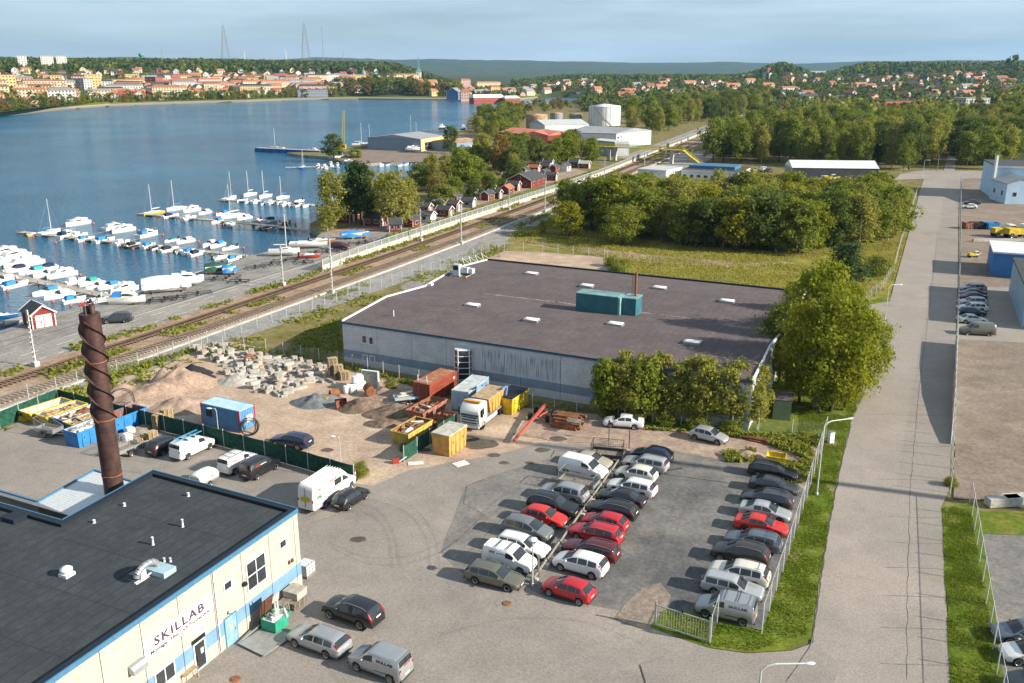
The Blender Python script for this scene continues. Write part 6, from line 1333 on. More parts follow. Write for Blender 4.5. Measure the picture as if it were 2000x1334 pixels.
# lamp posts
def lamp(label,base,h,arm=None,head='disc',z=.06,r=.06,name='lamp_post'):
    t = thing(name,label,'lamp post',(base.x,base.y,z),0,'lamp posts');b = MB();b.tube((0,0,0),(0,0,h),r,r*.7,8);b.build('pole',m_post,t)
    b = MB();b.lathe([(r*1.8,0),(r*1.8,.25),(r,.3)],8);b.build('base',m_post,t)
    if head == 'disc': b = MB();b.lathe([(.08,h - .1),(.12,h + .02),(.36,h + .06),(.36,h + .12),(.12,h + .2)],14);b.build('lamp_head',m_frame,t)
    else:
        ax,ay = arm;b = MB();b.path([(0,0,h),(ax*.12,ay*.12,h + .28),(ax*.3,ay*.3,h + .42),(ax,ay,h + .38)],r*.7,7);b.build('arm',m_post,t);d = Vector((ax,ay,0)).normalized()
        b = MB();rows = []
        for k,(u,w_) in enumerate(((0,.06),(.15,.13),(.45,.15),(.62,.08))): c = Vector((ax,ay,h + .38)) + d*u;sdv = Vector((-d.y,d.x,0));rows.append([c + sdv*(w_*math.cos(a)) + Vector((0,0,w_*.6*math.sin(a))) for a in [6.2832*i/8 for i in range(8)]])
        b.loft(rows);b.build('lamp_head',m_frame,t)
    return t
q = P(1040,1146);lamp('white lamp post with round head between the two car rows',q,height_at(q,1057))
q = P(429,866);lamp('short lamp post at the green fence beside the blue container',q,height_at(q,806),(-.5,.1),'arm',r=.05);q = P(668,938);lamp('short lamp post at the green fence behind the tall white van',q,height_at(q,862),(-.4,.1),'arm',r=.05)
q = P(1476,1420);hl = height_at(q,1300);e = P(1572,1297,hl);lamp('street lamp with curved arm at the bottom of the picture',q,hl - .4,(e.x - q.x,e.y - q.y),'arm',r=.09)
q = P(1595,968);hl = height_at(q,826);e = P(1655,819,hl);lamp('street lamp standing in the road fence beside the gravel lot',q,hl - .4,(e.x - q.x,e.y - q.y),'arm',r=.08)
q = P(1726,642);hl = height_at(q,558);lamp('street lamp on the verge at the side street corner',q,hl - .4,(1.6,.3),'arm',z=.1,r=.08);q = P(1753,385);hl = height_at(q,331);lamp('distant street lamp at the bend of the road',q,hl - .4,(1.4,0),'arm',z=.1,r=.08)
q = P(1802,345);hl = height_at(q,313);lamp('distant lamp post at the road end before the wood',q,hl - .4,(1.4,0),'arm',z=.1,r=.07)
q = P(1830,336);b = MB();b.tube((0,0,0),(0,0,height_at(q,302)),.14,.10,7);o = b.build('wooden_pole',m_wood_old,None,(q.x,q.y,.1));tag(o,'wooden utility pole at the edge of the wood by the road end','utility pole')
q = P(1799,347);sgn = thing('road_sign','round blue road sign by the road end','road sign',(q.x,q.y,.1));b = MB();b.tube((0,0,0),(0,0,2.6),.04,n=6);b.build('pole',m_post,sgn);b = MB();b.loft([[(.45*math.cos(a),y,2.9 + .45*math.sin(a)) for a in [6.2832*i/16 for i in range(16)]] for y in (-.04,-.01)]);b.build('disc',plain('sign_blue',(.02,.20,.62),.4),sgn)
q = P(1228,886);b = MB();b.tube((0,0,0),(0,0,height_at(q,842)),.05,n=6);o = b.build('steel_pole',m_trim,None,(q.x,q.y,.07));tag(o,'thin dark pole at the far end of the log rail','pole')
q = P(1052,1132);b = MB();b.box(-.07,.07,-.07,.07,0,2.1);o = b.build('wooden_post',m_wood_old,None,(q.x,q.y,.07));tag(o,'grey wooden post behind the white lamp post','post')
q = P(1189,862);b = MB();b.tube((0,0,0),(0,0,2.2),.05,n=6);b.obox(0,0,2.0,.2,.2,.35);o = b.build('camera_pole',m_trim,None,(q.x,q.y,.08));tag(o,'dark pole with a box beside the dark cage trailer','pole')
# tall mast outside the frame on the right whose shadow crosses the lot
mq = Vector((sa.x,sa.y,0)) - SH*62
mst = thing('floodlight_mast','tall floodlight mast standing beyond the right edge','mast',(mq.x,mq.y,0));b = MB();b.tube((0,0,0),(0,0,54),.75,.35,12);b.build('shaft',m_conc,mst)

# ------------------------------------------------------------------ boats
m_gel = plain('gelcoat',(.70,.70,.68),.35,var=.05);m_deck = plain('deck',(.58,.56,.50),.6,var=.1);m_teak = mat('varnished_wood',(.30,.15,.06),.5,0,.2,2.0);m_cov = {'blue': plain('canvas_blue',(.03,.20,.50),.8,var=.2),'navy': plain('canvas_navy',(.012,.022,.07),.8),'black': plain('canvas_black',(.02,.02,.022),.8),'green': plain('canvas_green',(.02,.30,.20),.8),'white': plain('canvas_white',(.62,.62,.60),.8),'teal': plain('canvas_teal',(.05,.32,.38),.8)}
m_hullc = {'white': m_gel,'yellow': plain('hull_yellow',(.55,.36,.06),.4),'orange': plain('hull_orange',(.55,.13,.03),.4),'blue': plain('hull_blue',(.02,.10,.28),.4),'red': plain('hull_red',(.42,.05,.03),.4),'dark': plain('hull_dark',(.03,.03,.035),.4),'wood': m_teak}
def hull_rows(L,B,fb,draft,n=9):
    rows = []
    for i in range(n + 1):
        t = i/n;x = -L/2 + L*t;w = B/2*(1 - max(0,(t - .38)/.62) ** 2.2)*(.90 + .10*min(1,t*4));sh = fb*(1 + .25*t*t);k = max(.04,1 - max(0,(t - .75)/.25) ** 2)
        w = max(w,.03);rows.append([(x,-w,sh),(x,-w*.93,sh*.35),(x,-w*.62,-draft*k),(x,0,-draft*1.15*k),(x,w*.62,-draft*k),(x,w*.93,sh*.35),(x,w,sh)])
    return rows
BMESH = {}
def boat_parts(kind,L,B):
    key = (kind,L)
    if key in BMESH: return BMESH[key]
    fb = {'cruiser': .95,'day': .7,'open': .52,'sail': .8,'work': 1.1}[kind]*(L/6.5) ** .4;out = []
    rows = hull_rows(L,B,fb,.35);b = MB();b.loft(rows,closed=False);b.add([rows[0][i] for i in range(7)],[(0,1,2,3,4,5,6)]);out.append(('hull',b.mesh('hull',m_gel)))
    d = MB();dk = [[(r[0][0],r[0][1]*.97,r[0][2] - (.04 if kind != 'open' else .22)),(r[6][0],r[6][1]*.97,r[6][2] - (.04 if kind != 'open' else .22))] for r in rows];d.loft(dk[::-1],closed=False);out.append(('deck',d.mesh('deck',m_deck)))
    g = MB();g.path([r[0] for r in rows],.045,5);g.path([r[6] for r in rows],.045,5);out.append(('gunwale',g.mesh('gunwale',m_gel)))
    def box_loft(name,x0,x1,w,z0,z1,rake0,rake1,m,inset=.12):
        c = MB();rr = []
        for z,k in ((z0,0),(z1 - .08,.9),(z1,1)): xa,xb,ww = x0 + rake0*k,x1 - rake1*k,w - inset*k;rr.append([(xa,-ww,z),(xb,-ww*.86,z),(xb,ww*.86,z),(xa,ww,z)])
        c.loft(rr,smooth=False);out.append((name,c.mesh(name,m)))
    if kind in ('cruiser','work'):
        box_loft('cabin',-L*.12,L*.30,B*.40,fb*.95,fb + .75,.05,.75,m_gel);box_loft('window_band',-L*.11,L*.22,B*.405,fb + .25,fb + .62,.1,.42,m_cglass,.10)
        if kind == 'cruiser': box_loft('flybridge',-L*.10,L*.06,B*.30,fb + .75,fb + 1.15,.1,.3,m_gel)
        else: box_loft('wheelhouse',-L*.10,L*.08,B*.30,fb + .75,fb + 2.3,.05,.15,m_gel)
        box_loft('canopy',-L*.40,-L*.12,B*.40,fb,fb + .80,.25,.02,m_gel,.14);box_loft('bow_hatch',L*.30,L*.36,.25,fb + .12,fb + .28,.02,.02,m_cglass,.03)
        r = MB();r.path([(L*.15,-B*.43,fb + .1),(L*.18,-B*.42,fb + .65),(L*.47,0,fb + .95),(L*.18,B*.42,fb + .65),(L*.15,B*.43,fb + .1)],.022,5);out.append(('bow_rail',r.mesh('bow_rail',m_bar)))
    elif kind == 'day':
        box_loft('foredeck',L*.02,L*.36,B*.36,fb*.95,fb + .22,.03,.5,m_gel);box_loft('windscreen',-L*.02,L*.10,B*.38,fb + .12,fb + .58,.02,.35,m_cglass);box_loft('canopy',-L*.38,-L*.01,B*.40,fb*.9,fb + .72,.30,.04,m_gel,.16);box_loft('engine_cover',-L*.5,-L*.40,B*.2,fb*.5,fb + .2,.02,.02,m_gel,.03)
    elif kind == 'open':
        box_loft('cover',-L*.30,L*.20,B*.40,fb*.7,fb + .28,.35,.45,m_gel,.18)
        box_loft('outboard',-L*.5 - .35,-L*.5 + .05,.16,fb*.3,fb + .55,.02,.02,m_black,.03);box_loft('console',L*.0,L*.12,.3,fb*.6,fb + .45,.02,.15,m_cglass,.04)
    elif kind == 'sail':
        box_loft('coachroof',-L*.08,L*.26,B*.30,fb*.95,fb + .38,.1,.45,m_gel);box_loft('window_band',-L*.04,L*.15,B*.305,fb + .10,fb + .28,.05,.2,m_cglass,.06)
        mh = L*1.15;m_ = MB();m_.tube((L*.08,0,fb),(L*.08,0,fb + mh),.085,.06,7);out.append(('mast',m_.mesh('mast',m_gel)))
        bm = MB();bm.tube((L*.06,0,fb + .95),(-L*.34,0,fb + 1.0),.15,.10,7);out.append(('boom',bm.mesh('boom',m_gel)))
        r = MB();
        for e in ((L*.48,0,fb + .2),(-L*.48,0,fb + .1),(L*.06,B*.42,fb),(L*.06,-B*.42,fb)): r.tube((L*.08,0,fb + mh*.97),e,.014,n=4,cap=False)
        r.beam((L*.07,-.6,fb + mh*.55),(L*.07,.6,fb + mh*.55),.05,.05);out.append(('rigging',r.mesh('rigging',m_steel)))
    BMESH[key] = out;return out
def boat(kind,c,head,L,label,hull='white',cover='white',z=None,group='boats at the jetties',name=None):
    if group == 'boats at the jetties': L = round(L*.86,2)
    B = {'cruiser': .33,'day': .33,'open': .33,'sail': .30,'work': .34}[kind]*L
    t = thing(name or {'cruiser': 'cabin_cruiser','day': 'motorboat','open': 'open_boat','sail': 'sailing_boat','work': 'work_boat'}[kind],label,'boat',(c.x,c.y,WATER_Z + .06 if z is None else z),head,group)
    for n,me in boat_parts(kind,L,B):
        o = obj(n,me,t)
        if n == 'hull' and hull != 'white': set_mat(o,m_hullc[hull])
        if n in ('canopy','cover') or (n == 'boom' and kind == 'sail'): set_mat(o,m_cov[cover])
    return t
m_pier = mat('pier_planks',(.36,.33,.28),.9,0,.18,.6,coord='World',fine=3);m_buoy = plain('buoy_orange',(.62,.10,.03),.5)
KN = {'cruiser': 'white cabin cruiser','day': 'white motorboat','open': 'small open boat','sail': 'sailing boat','work': 'work boat'}
buoy = MB();buoy.lathe([(.05,0),(.22,.1),(.27,.3),(.22,.5),(.06,.62),(.06,.72)],10);buoy_me = buoy.mesh('buoy',m_buoy)
def jetty(label,pts_px,w,up,low,phrase,boom=True,walk=None):
    pts = [P(a,b,WATER_Z + .5) for a,b in pts_px];o0 = pts[0];t = thing('jetty',label,'jetty',(o0.x,o0.y,WATER_Z + .5),0,'jetties')
    for a,b in zip(pts,pts[1:]):
        d = (b - a);L = d.length;n = max(1,int(L/2.4));az = oriented(a,b)
        for i in range(n): q = a.lerp(b,(i + .5)/n);m_ = MB();m_.box(-L/n/2 + .02,L/n/2 - .02,-w/2,w/2,-.22,.06);m_.build('deck_section',m_pier,t,(q.x - o0.x,q.y - o0.y,0),az)
        for i in range(0,n + 1,3):
            q = a.lerp(b,i/n)
            for s_ in (-1,1): m_ = MB();m_.tube((0,0,-2.2),(0,0,.6),.11,n=7);m_.build('pile',m_wood_old,t,(q.x - o0.x - math.sin(az)*s_*w/2,q.y - o0.y + math.cos(az)*s_*w/2,0))
    a,b = pts[0],pts[-1];az = oriented(a,b);nrm = Vector((-math.sin(az),math.cos(az),0))
    for side,lst in ((1,up),(-1,low)):
        for q_ in lst:
            px_,py_,kind,L,cov,hl = (list(q_) + ['white','white'])[:6] if len(q_) < 6 else q_
            c = P(px_,py_,WATER_Z + .6);hd = az + (-math.pi/2 if side > 0 else math.pi/2) + rb.uniform(-.14,.14) + (math.pi if rb.random() < .12 else 0)
            base = KN[kind];hc = '' if hl == 'white' else hl + '-hulled ';nm = (hc + base.replace('white ','') if hc else base)
            cv = {'white': '','black': ' with black canopy','navy': ' with navy canopy','blue': ' with blue canopy','green': ' with green cover','teal': ' with teal cover'}[cov]
            boat(kind,c,hd,L,(nm + cv + (' on the far side of ' if side > 0 else ' on the near side of ') + phrase),hl,cov)
            if boom and rb.random() < .8:
                k = rb.uniform(1.9,2.3);s0 = c + Vector((math.cos(az),math.sin(az),0))*k;t_ = (s0 - a).dot(nrm);bse = s0 - nrm*t_;L2 = abs(t_) + L*.35
                m_ = MB();m_.tube(bse - o0 + nrm*side*(w/2),bse - o0 + nrm*side*L2,.05,n=5);bo = m_.build('mooring_boom',m_bar,t);bo.location = (0,0,-.15)
                bq_ = bse + nrm*side*(L2 + .3);bb_ = obj('mooring_buoy',buoy_me,None,(bq_.x,bq_.y,WATER_Z - .12));tag(bb_,'orange mooring buoy off ' + phrase,'buoy','orange mooring buoys')
    return t
Z1 = lambda x,y: (x/3.706,320 + y/3.706)
Z2 = lambda x,y: (400 + x/5,320 + y/5)
Z3 = lambda x,y: (480 + x/4.167,200 + y/4.167)
def zz(f,*rows): return [(*f(r[0],r[1]),*r[2:]) for r in rows]
jetty('pale wooden jetty nearest the camera, full of white boats',[(-60,522),(0,534),(100,555),(224,581)],2.2,
      zz(Z1,(-60,640,'cruiser',8.4),(30,645,'cruiser',8.4),(90,672,'cruiser',9),(50,712,'cruiser',8),(170,722,'cruiser',9.5),(110,762,'day',6.5,'navy'),(235,775,'day',6.6,'teal'),(325,752,'day',6.2,'navy'),(335,795,'day',6.2),(445,800,'cruiser',7),(545,845,'day',5.8),(640,855,'day',5.6,'green'),(705,884,'day',5.6),(788,880,'day',5.6,'blue'),(835,915,'open',5),(895,908,'cruiser',6.5)),
      zz(Z1,(20,838,'day',6.4),(105,872,'day',7,'blue'),(335,922,'day',6.5,'blue'),(425,948,'day',6.5),(535,978,'day',5.2,'blue'),(640,985,'open',5,'white','red'),(735,975,'open',5)),'the nearest jetty')
jetty('long pale jetty with boats on both sides and a yellow boat at its tip',[(40,453),(250,475),(486,500)],2.0,
      zz(Z1,(560,430,'cruiser',8.5),(830,462,'cruiser',7.2),(890,478,'cruiser',7.6),(1070,512,'cruiser',7.5,'blue'),(1240,546,'open',5,'green'),(1340,556,'day',5.8),(1515,578,'day',5.6),(1570,584,'day',6,'blue'),(1660,602,'open',5.6)),
      zz(Z1,(250,502,'open',5.5,'white','yellow'),(360,495,'sail',8.2,'blue'),(485,518,'cruiser',7.2,'navy'),(575,512,'day',5.6),(620,540,'day',5.8,'blue'),(755,548,'day',6.8,'blue'),(885,566,'day',5.8),(965,586,'day',5.6,'black','dark'),(1075,588,'day',5.6,'blue'),(1130,600,'open',4.8,'navy'),(1225,616,'day',6,'black'),(1320,625,'open',5),(1370,632,'day',5.2,'blue'),(1425,645,'day',5.4,'navy','white'),(1595,668,'open',5),(1695,682,'day',5,'blue'),(1750,692,'open',5.2,'navy','orange')),'the long jetty')
jetty('third jetty with tall masts at its outer end',[(273,417),(500,437),(572,446)],2.0,
      zz(Z1,(1110,355,'sail',8,'white','yellow'),(1270,322,'sail',8.2,'blue'),(1385,335,'cruiser',7),(1480,350,'day',5.8),(1610,358,'day',5.6,'blue'),(1680,375,'sail',8.6),(1770,388,'open',5)) + zz(Z2,(385,524,'day',5.6),(500,545,'open',5),(615,552,'day',6.4,'navy'),(775,578,'open',5.2,'black','red')),
      zz(Z1,(1235,375,'day',6.2,'navy'),(1370,388,'day',6.4),(1570,415,'day',5.2,'blue'),(1650,428,'open',5.4)) + zz(Z2,(250,585,'open',5),(540,610,'open',5.4),(615,622,'open',5.6,'black','dark')),'the third jetty')
jetty('far jetty with sailing boats ending under the birches',[(428,390),(540,395),(612,400)],1.9,
      zz(Z2,(250,335,'sail',8.2,'blue'),(435,296,'sail',7.6),(585,312,'sail',8,'white'),(755,325,'sail',6.6,'blue'),(915,355,'open',5.6)),
      zz(Z2,(360,352,'day',5.6,'blue'),(440,364,'open',5),(505,366,'day',5.2),(565,378,'open',5,'blue'),(650,374,'day',5.4),(725,372,'open',5),(790,392,'day',5),(850,396,'open',5),(905,398,'day',5,'navy'),(985,402,'open',5)),'the far jetty',boom=False)
jetty('dark landing walkway from the third jetty to the shore',[(572,446),(615,453),(640,460)],1.6,[],[],'')
jetty('small jetty below the blue breakwater',[(557,327),(620,325),(662,327)],1.6,zz(Z3,(585,512,'day',5),(640,505,'open',5),(690,496,'day',5.6),(745,505,'day',5)),zz(Z3,(465,528,'sail',7,'blue','blue'),(585,525,'open',5,'navy'),(620,528,'open',5),(660,530,'day',5),(705,522,'day',5)),'the small jetty',boom=False)
jetty('short dark jetty behind the birches',[(622,348),(690,344)],1.6,zz(Z3,(780,610,'open',5)),zz(Z3,(650,622,'open',5,'black','dark')),'the short dark jetty',boom=False)
boat('cruiser',P(*Z3(845,500),WATER_Z),.2,7,'white covered cabin cruiser lying at the harbour basin entrance');boat('day',P(*Z3(1000,492),WATER_Z),.1,6,'white motorboat with blue canopy moored in the harbour basin',cover='blue')
for i in range(9): a,b_ = 745 + i*12,325 - (i % 3)*2;boat('open' if i % 2 else 'day',P(a,b_,WATER_Z),1.2,5.2,'small boat in the row moored in the sheltered inner basin',cover=('white','blue','navy')[i % 3],group='boats in the inner basin')
# blue breakwater pontoon with a sailing boat behind it
q0,q1 = P(503,296,WATER_Z),P(628,302,WATER_Z);bw = thing('breakwater_pontoon','long dark blue breakwater pontoon pointing into the bay','pontoon',(q0.x,q0.y,WATER_Z),oriented(q0,q1));LBw = (q1 - q0).length
b = MB();b.box(0,LBw,-1.8,1.8,-.6,1.9);b.build('hull',m_hullc['blue'],bw);b = MB();b.box(0,LBw,-1.6,1.6,1.9,2.0);b.build('deck',m_conc,bw)
for k in range(8): b = MB();b.box(LBw*k/8,LBw*k/8 + .25,-1.9,-1.8,-.2,1.85);b.build('fender',m_dark,bw)
boat('sail',P(540,291,WATER_Z),2.9,10,'sailing boat with furled jib behind the dark blue breakwater',cover='blue');boat('day',P(610,294,WATER_Z),2.9,6,'white motorboat behind the shore end of the dark blue breakwater')
# boats ashore
sp = P(*Z3(930,348));boat('sail',P(704,287),.3,9,'white sailing boat ashore in the boatyard beside the yellow crane',z=1.0,group='boats ashore');boat('sail',P(720,288),.3,8.5,'second white sailing boat ashore in the boatyard',z=1.0,group='boats ashore',cover='blue');boat('cruiser',P(745,291),.3,7.5,'white cabin cruiser ashore in the boatyard',z=.9,group='boats ashore');boat('day',P(762,288),.2,7,'white motorboat ashore next to the grey boatyard shed',z=.9,group='boats ashore',cover='blue')
boat('cruiser',P(790,292),.2,8,'brown covered boat ashore in front of the grey boatyard shed','wood','navy',z=.9,group='boats ashore');boat('cruiser',P(808,296),.2,8,'white cabin cruiser ashore in front of the grey boatyard shed',z=.9,group='boats ashore')
for k in range(4): boat('day',P(655 + 12*k,310 - 2*k),.6,5.5,'small boat stored ashore on the boatyard point',z=.6,group='boats ashore',cover=('white','blue','navy','white')[k])
for k in range(3): boat('cruiser',P(905 + 14*k,296 - k),1.3,7,'white boat stored ashore beside the rusty roofed shed',z=.8,group='boats ashore')
boat('sail',P(800,272),.3,12,'large yacht with tall mast behind the boatyard shed',z=WATER_Z + .1,group='boats ashore');boat('sail',P(811,271),.3,9,'smaller yacht with tall mast behind the boatyard shed',z=WATER_Z + .1,group='boats ashore')
jetty('floating jetty with two tug boats beyond the trees',[(826,254),(918,255)],2.4,[(862,251,'work',12,'white','dark'),(905,252,'work',11,'white','blue')],[],'the tug boat jetty',boom=False)
boat('sail',P(928,251,WATER_Z),.2,10,'sailing boat moored beside the wooded point',z=WATER_Z + .06)
# quay: cradles, tarpaulins, small craft
def tarp(label,c,rz,L,W,h,m,seed=0,z=.05,ridge=.3):
    rr = random.Random(seed);t = thing('covered_boat',label,'boat',(c.x,c.y,z),rz,'boats stored on the quay');b = MB();n,k = 14,8;vs = []
    for i in range(n + 1):
        for j in range(k + 1):
            u,v = i/n,j/k*2 - 1;zz_ = h*(1 - ridge*abs(v) ** 1.3)*(.82 + .22*math.sin(u*3.0 + .4)) + .14*noise.noise(Vector((u*6,v*3,seed)))
            if j in (0,k): zz_ = h*.28 + .2*noise.noise(Vector((u*8,v,seed + 3)))
            vs.append(((u - .5)*L,v*W/2*(.6 + .4*math.sin(math.pi*min(1,u*1.3 + .1))),zz_))
    b.add(vs,[(i*(k+1)+j,(i+1)*(k+1)+j,(i+1)*(k+1)+j+1,i*(k+1)+j+1) for i in range(n) for j in range(k)],0,None,True);b.build('tarpaulin',m,t)
    b = MB();b.loft(hull_rows(L*.92,W*.8,h*.55,.1),closed=False);b.build('hull',m_gel,t,(0,0,.35))
    b = MB()
    for x in (-L*.3,L*.3): b.beam((x,-W*.45,.12),(x,W*.45,.12),.14,.16);[b.beam((x,s_*W*.4,.1),(x,s_*W*.34,h*.45),.1,.1) for s_ in (-1,1)]
    b.build('cradle',m_rust,t);return t
tarp('large boat under a white tarpaulin on the quay',P(327,570),.35,8.5,3.2,3.0,plain('tarp_white',(.60,.60,.58),.7,var=.1),1)
boat('cruiser',P(364,560),.4,6.5,'white motor cruiser on a trailer beside the white tarpaulin',z=.9,group='boats stored on the quay')
tarp('boat under a dark green and blue tarpaulin at the water edge',P(428,534),.3,5.5,2.6,2.2,plain('tarp_green',(.02,.075,.05),.7,var=.2),2);tarp('bright blue tarpaulin bundle at the end of the green covered boat',P(449,536),.3,2.8,2.4,1.9,m_cov['blue'],3)
boat('sail',P(556,500),.12,6.6,'pale blue small sailing hull on a trailer on the quay',z=.75,group='boats stored on the quay').children
boat('open',P(603,485),.1,8.5,'long white hull without cabin stored on the quay',z=.8,group='boats stored on the quay');boat('open',P(630,478),.15,6.0,'wooden boat with white bow cover on the quay','wood',z=.7,group='boats stored on the quay')
tarp('boat under a blue tarpaulin beside the timber trestles',P(694,466),.25,7,2.6,1.9,m_cov['blue'],4)
boat('cruiser',P(250,594),.05,6.2,'wooden-decked cabin boat with blue canopy at the root of the nearest jetty','white','blue',z=.45,group='boats stored on the quay')
boat('open',P(606,504),.1,4.5,'small orange-red rowing boat on the quay racks','red',z=.35,group='boats stored on the quay')
m_rack = plain('rack_steel',(.05,.05,.05),.7,.2)
def cradle(label,c,rz,L,W,z=.05):
    t = thing('boat_cradle',label,'boat cradle',(c.x,c.y,z),rz,'empty boat cradles on the quay')
    for y in (-W/2,W/2): b = MB();b.box(-L/2,L/2,y - .06,y + .06,.30,.42);b.build('rail',m_rack,t)
    for x in (-L*.45,0,L*.45): b = MB();b.box(x - .05,x + .05,-W/2,W/2,.18,.30);b.build('cross_bar',m_rack,t)
    for x in (-L*.45,L*.45):
        for y in (-W/2,W/2): b = MB();b.box(x - .05,x + .05,y - .05,y + .05,0,.30);b.build('leg',m_rack,t)
    add_wheels(t,.28,[(0,W/2 + .15),(0,-W/2 - .15)]);return t
for i,(a,b_) in enumerate(((292,592),(318,587),(345,584),(388,576),(418,548),(445,543),(466,552),(500,524),(530,518),(555,512),(582,507),(615,496),(640,492),(595,515),(660,492),(700,478),(715,474))): cradle('empty dark boat cradle on the grey quay gravel',P(a,b_),.3 + rb.uniform(-.3,.2),rb.uniform(3.5,5.5),1.7)
for i,(a,b_) in enumerate(((712,474),(690,476))):
    q = P(a,b_);t = thing('timber_trestle',('tall timber trestle on the quay by the noise barrier','low timber trestle on the quay beside the blue tarpaulin')[i],'trestle',(q.x,q.y,.05),.2);h = (3.2,1.6)[i]
    for s_ in (-1,1): b = MB();b.beam((s_*h*.3,0,0),(0,0,h),.14,.14);b.build('leg',m_wood,t)
    b = MB();b.beam((-h*.16,0,h*.45),(h*.16,0,h*.45),.1,.1);b.build('brace',m_wood,t)
q = P(210,586);wc = thing('metal_cradle','white steel boat stand on the quay behind the rusty chimney','boat cradle',(q.x,q.y,.05),.2)
for x in (-.8,.8):
    for s_ in (-1,1): b = MB();b.beam((x,s_*.8,0),(x,s_*.3,1.5),.1,.1);b.build('leg',m_frame,wc)
b = MB();b.beam((-.8,0,.2),(.8,0,.2),.1,.1);b.build('base_bar',m_frame,wc)
wl2 = jetty('low wooden landing stage along the quay left of the red hut',[(-60,640),(0,632),(52,620)],2.4,[],[],'')
boat('open',P(8,620,WATER_Z),.2,5,'blue boat with outriggers at the left edge of the water','blue','white')

# ------------------------------------------------------------------ huts and houses
m_falu = mat('falu_red',(.19,.030,.022),.85,0,.15,1.5);m_rw = plain('trim_white',(.68,.68,.66),.6);m_rtile = mat('red_tile',(.36,.115,.055),.85,0,.2,.8);m_rdark = mat('dark_roof',(.055,.055,.06),.85,0,.2,.8);m_rgrey = mat('light_roof',(.40,.39,.36),.8,0,.15,.8);m_win = plain('pane_dark',(.03,.035,.04),.15,spec=.6)
def gable_house(name,label,cat,c,rz,L,W,hw,hr,mw,mr,group=None,trim=None,door=True,wins=2,chimney=False,storeys=1,joined=False,ov=.3,gwin=True,z=None):
    """ridge along local x"""
    t = thing(name,label,cat,(c.x,c.y,c.z if z is None else z),rz,group)
    b = MB();b.add([(-L/2,-W/2,-1),(L/2,-W/2,-1),(L/2,W/2,-1),(-L/2,W/2,-1),(-L/2,-W/2,hw),(L/2,-W/2,hw),(L/2,W/2,hw),(-L/2,W/2,hw),(-L/2,0,hw + hr),(L/2,0,hw + hr)],[(0,1,5,4),(2,3,7,6),(1,2,6,9,5),(3,0,4,8,7)]);b.build('wall',mw,t)
    r = MB();o_ = ov;s = hr/(W/2);th = .14
    for sd in (-1,1):
        A = [(-L/2 - o_,sd*(W/2 + o_),hw - s*o_ + .03),(L/2 + o_,sd*(W/2 + o_),hw - s*o_ + .03),(L/2 + o_,0,hw + hr + .03),(-L/2 - o_,0,hw + hr + .03)];B = [(x,y,z_ + th) for x,y,z_ in A]
        r.add(A + B,[(4,5,6,7) if sd < 0 else (7,6,5,4),(0,1,5,4),(1,2,6,5),(3,0,4,7),(0,3,2,1)])
    ro = r.build('roof',mr,t)
    if chimney: q = MB();q.box(-.35,.35,-.3,.3,hw + hr*.5,hw + hr + .9);q.build('chimney',m_rtile,ro,(L*.2,.3,0))
    if trim:
        for x in (-L/2 - o_,L/2 + o_):
            q = MB()
            for sd in (-1,1): q.beam((x,sd*(W/2 + o_),hw - s*o_ + .1),(x,0,hw + hr + .1),.06,.22)
            q.build('bargeboard',trim,t)
        for x in (-L/2,L/2):
            for y in (-W/2,W/2): q = MB();q.box(x - .07,x + .07,y - .07,y + .07,0,hw - .02);q.build('corner_board',trim,t)
    wm = MB() if joined else None
    def addwin(x,y,z_,w_,h_,ax):
        nonlocal wm
        if joined: (wm.box(x - w_/2,x + w_/2,y - .04,y + .04,z_,z_ + h_) if ax == 'x' else wm.box(x - .04,x + .04,y - w_/2,y + w_/2,z_,z_ + h_));return
        f = MB();(f.box(x - w_/2 - .07,x + w_/2 + .07,y - .03,y + .03,z_ - .07,z_ + h_ + .07) if ax == 'x' else f.box(x - .03,x + .03,y - w_/2 - .07,y + w_/2 + .07,z_ - .07,z_ + h_ + .07));fo = f.build('window',m_rw,t)
        f = MB();(f.box(x - w_/2,x + w_/2,y - .045,y + .045,z_,z_ + h_) if ax == 'x' else f.box(x - .045,x + .045,y - w_/2,y + w_/2,z_,z_ + h_));f.build('pane',m_win,fo)
    sh_ = hw/storeys
    for st in range(storeys):
        for k in range(wins):
            x = -L/2 + L*(k + .5)/wins
            for y in (-W/2,W/2): addwin(x,y,st*sh_ + sh_*.38,min(1.3,L/wins*.5),min(1.3,sh_*.42),'x')
        if gwin and W > 3.5:
            for x in (-L/2,L/2):
                for k in range(max(1,int(W/4))): addwin(x,-W/2 + W*(k + .5)/max(1,int(W/4)),st*sh_ + sh_*.38,1.0,min(1.2,sh_*.42),'y')
    if gwin and hr > 1.8:
        for x in (-L/2,L/2): addwin(x,0,hw + hr*.25,.9,min(1.0,hr*.35),'y')
    if joined and wm.v: o = wm.build('windows',m_win,t);o['kind'] = 'stuff'
    if door: q = MB();q.box(L/2 - .02,L/2 + .05,-.5,.5,0,min(2.0,hw - .1));d = q.build('door',trim or m_rw,t)
    return t
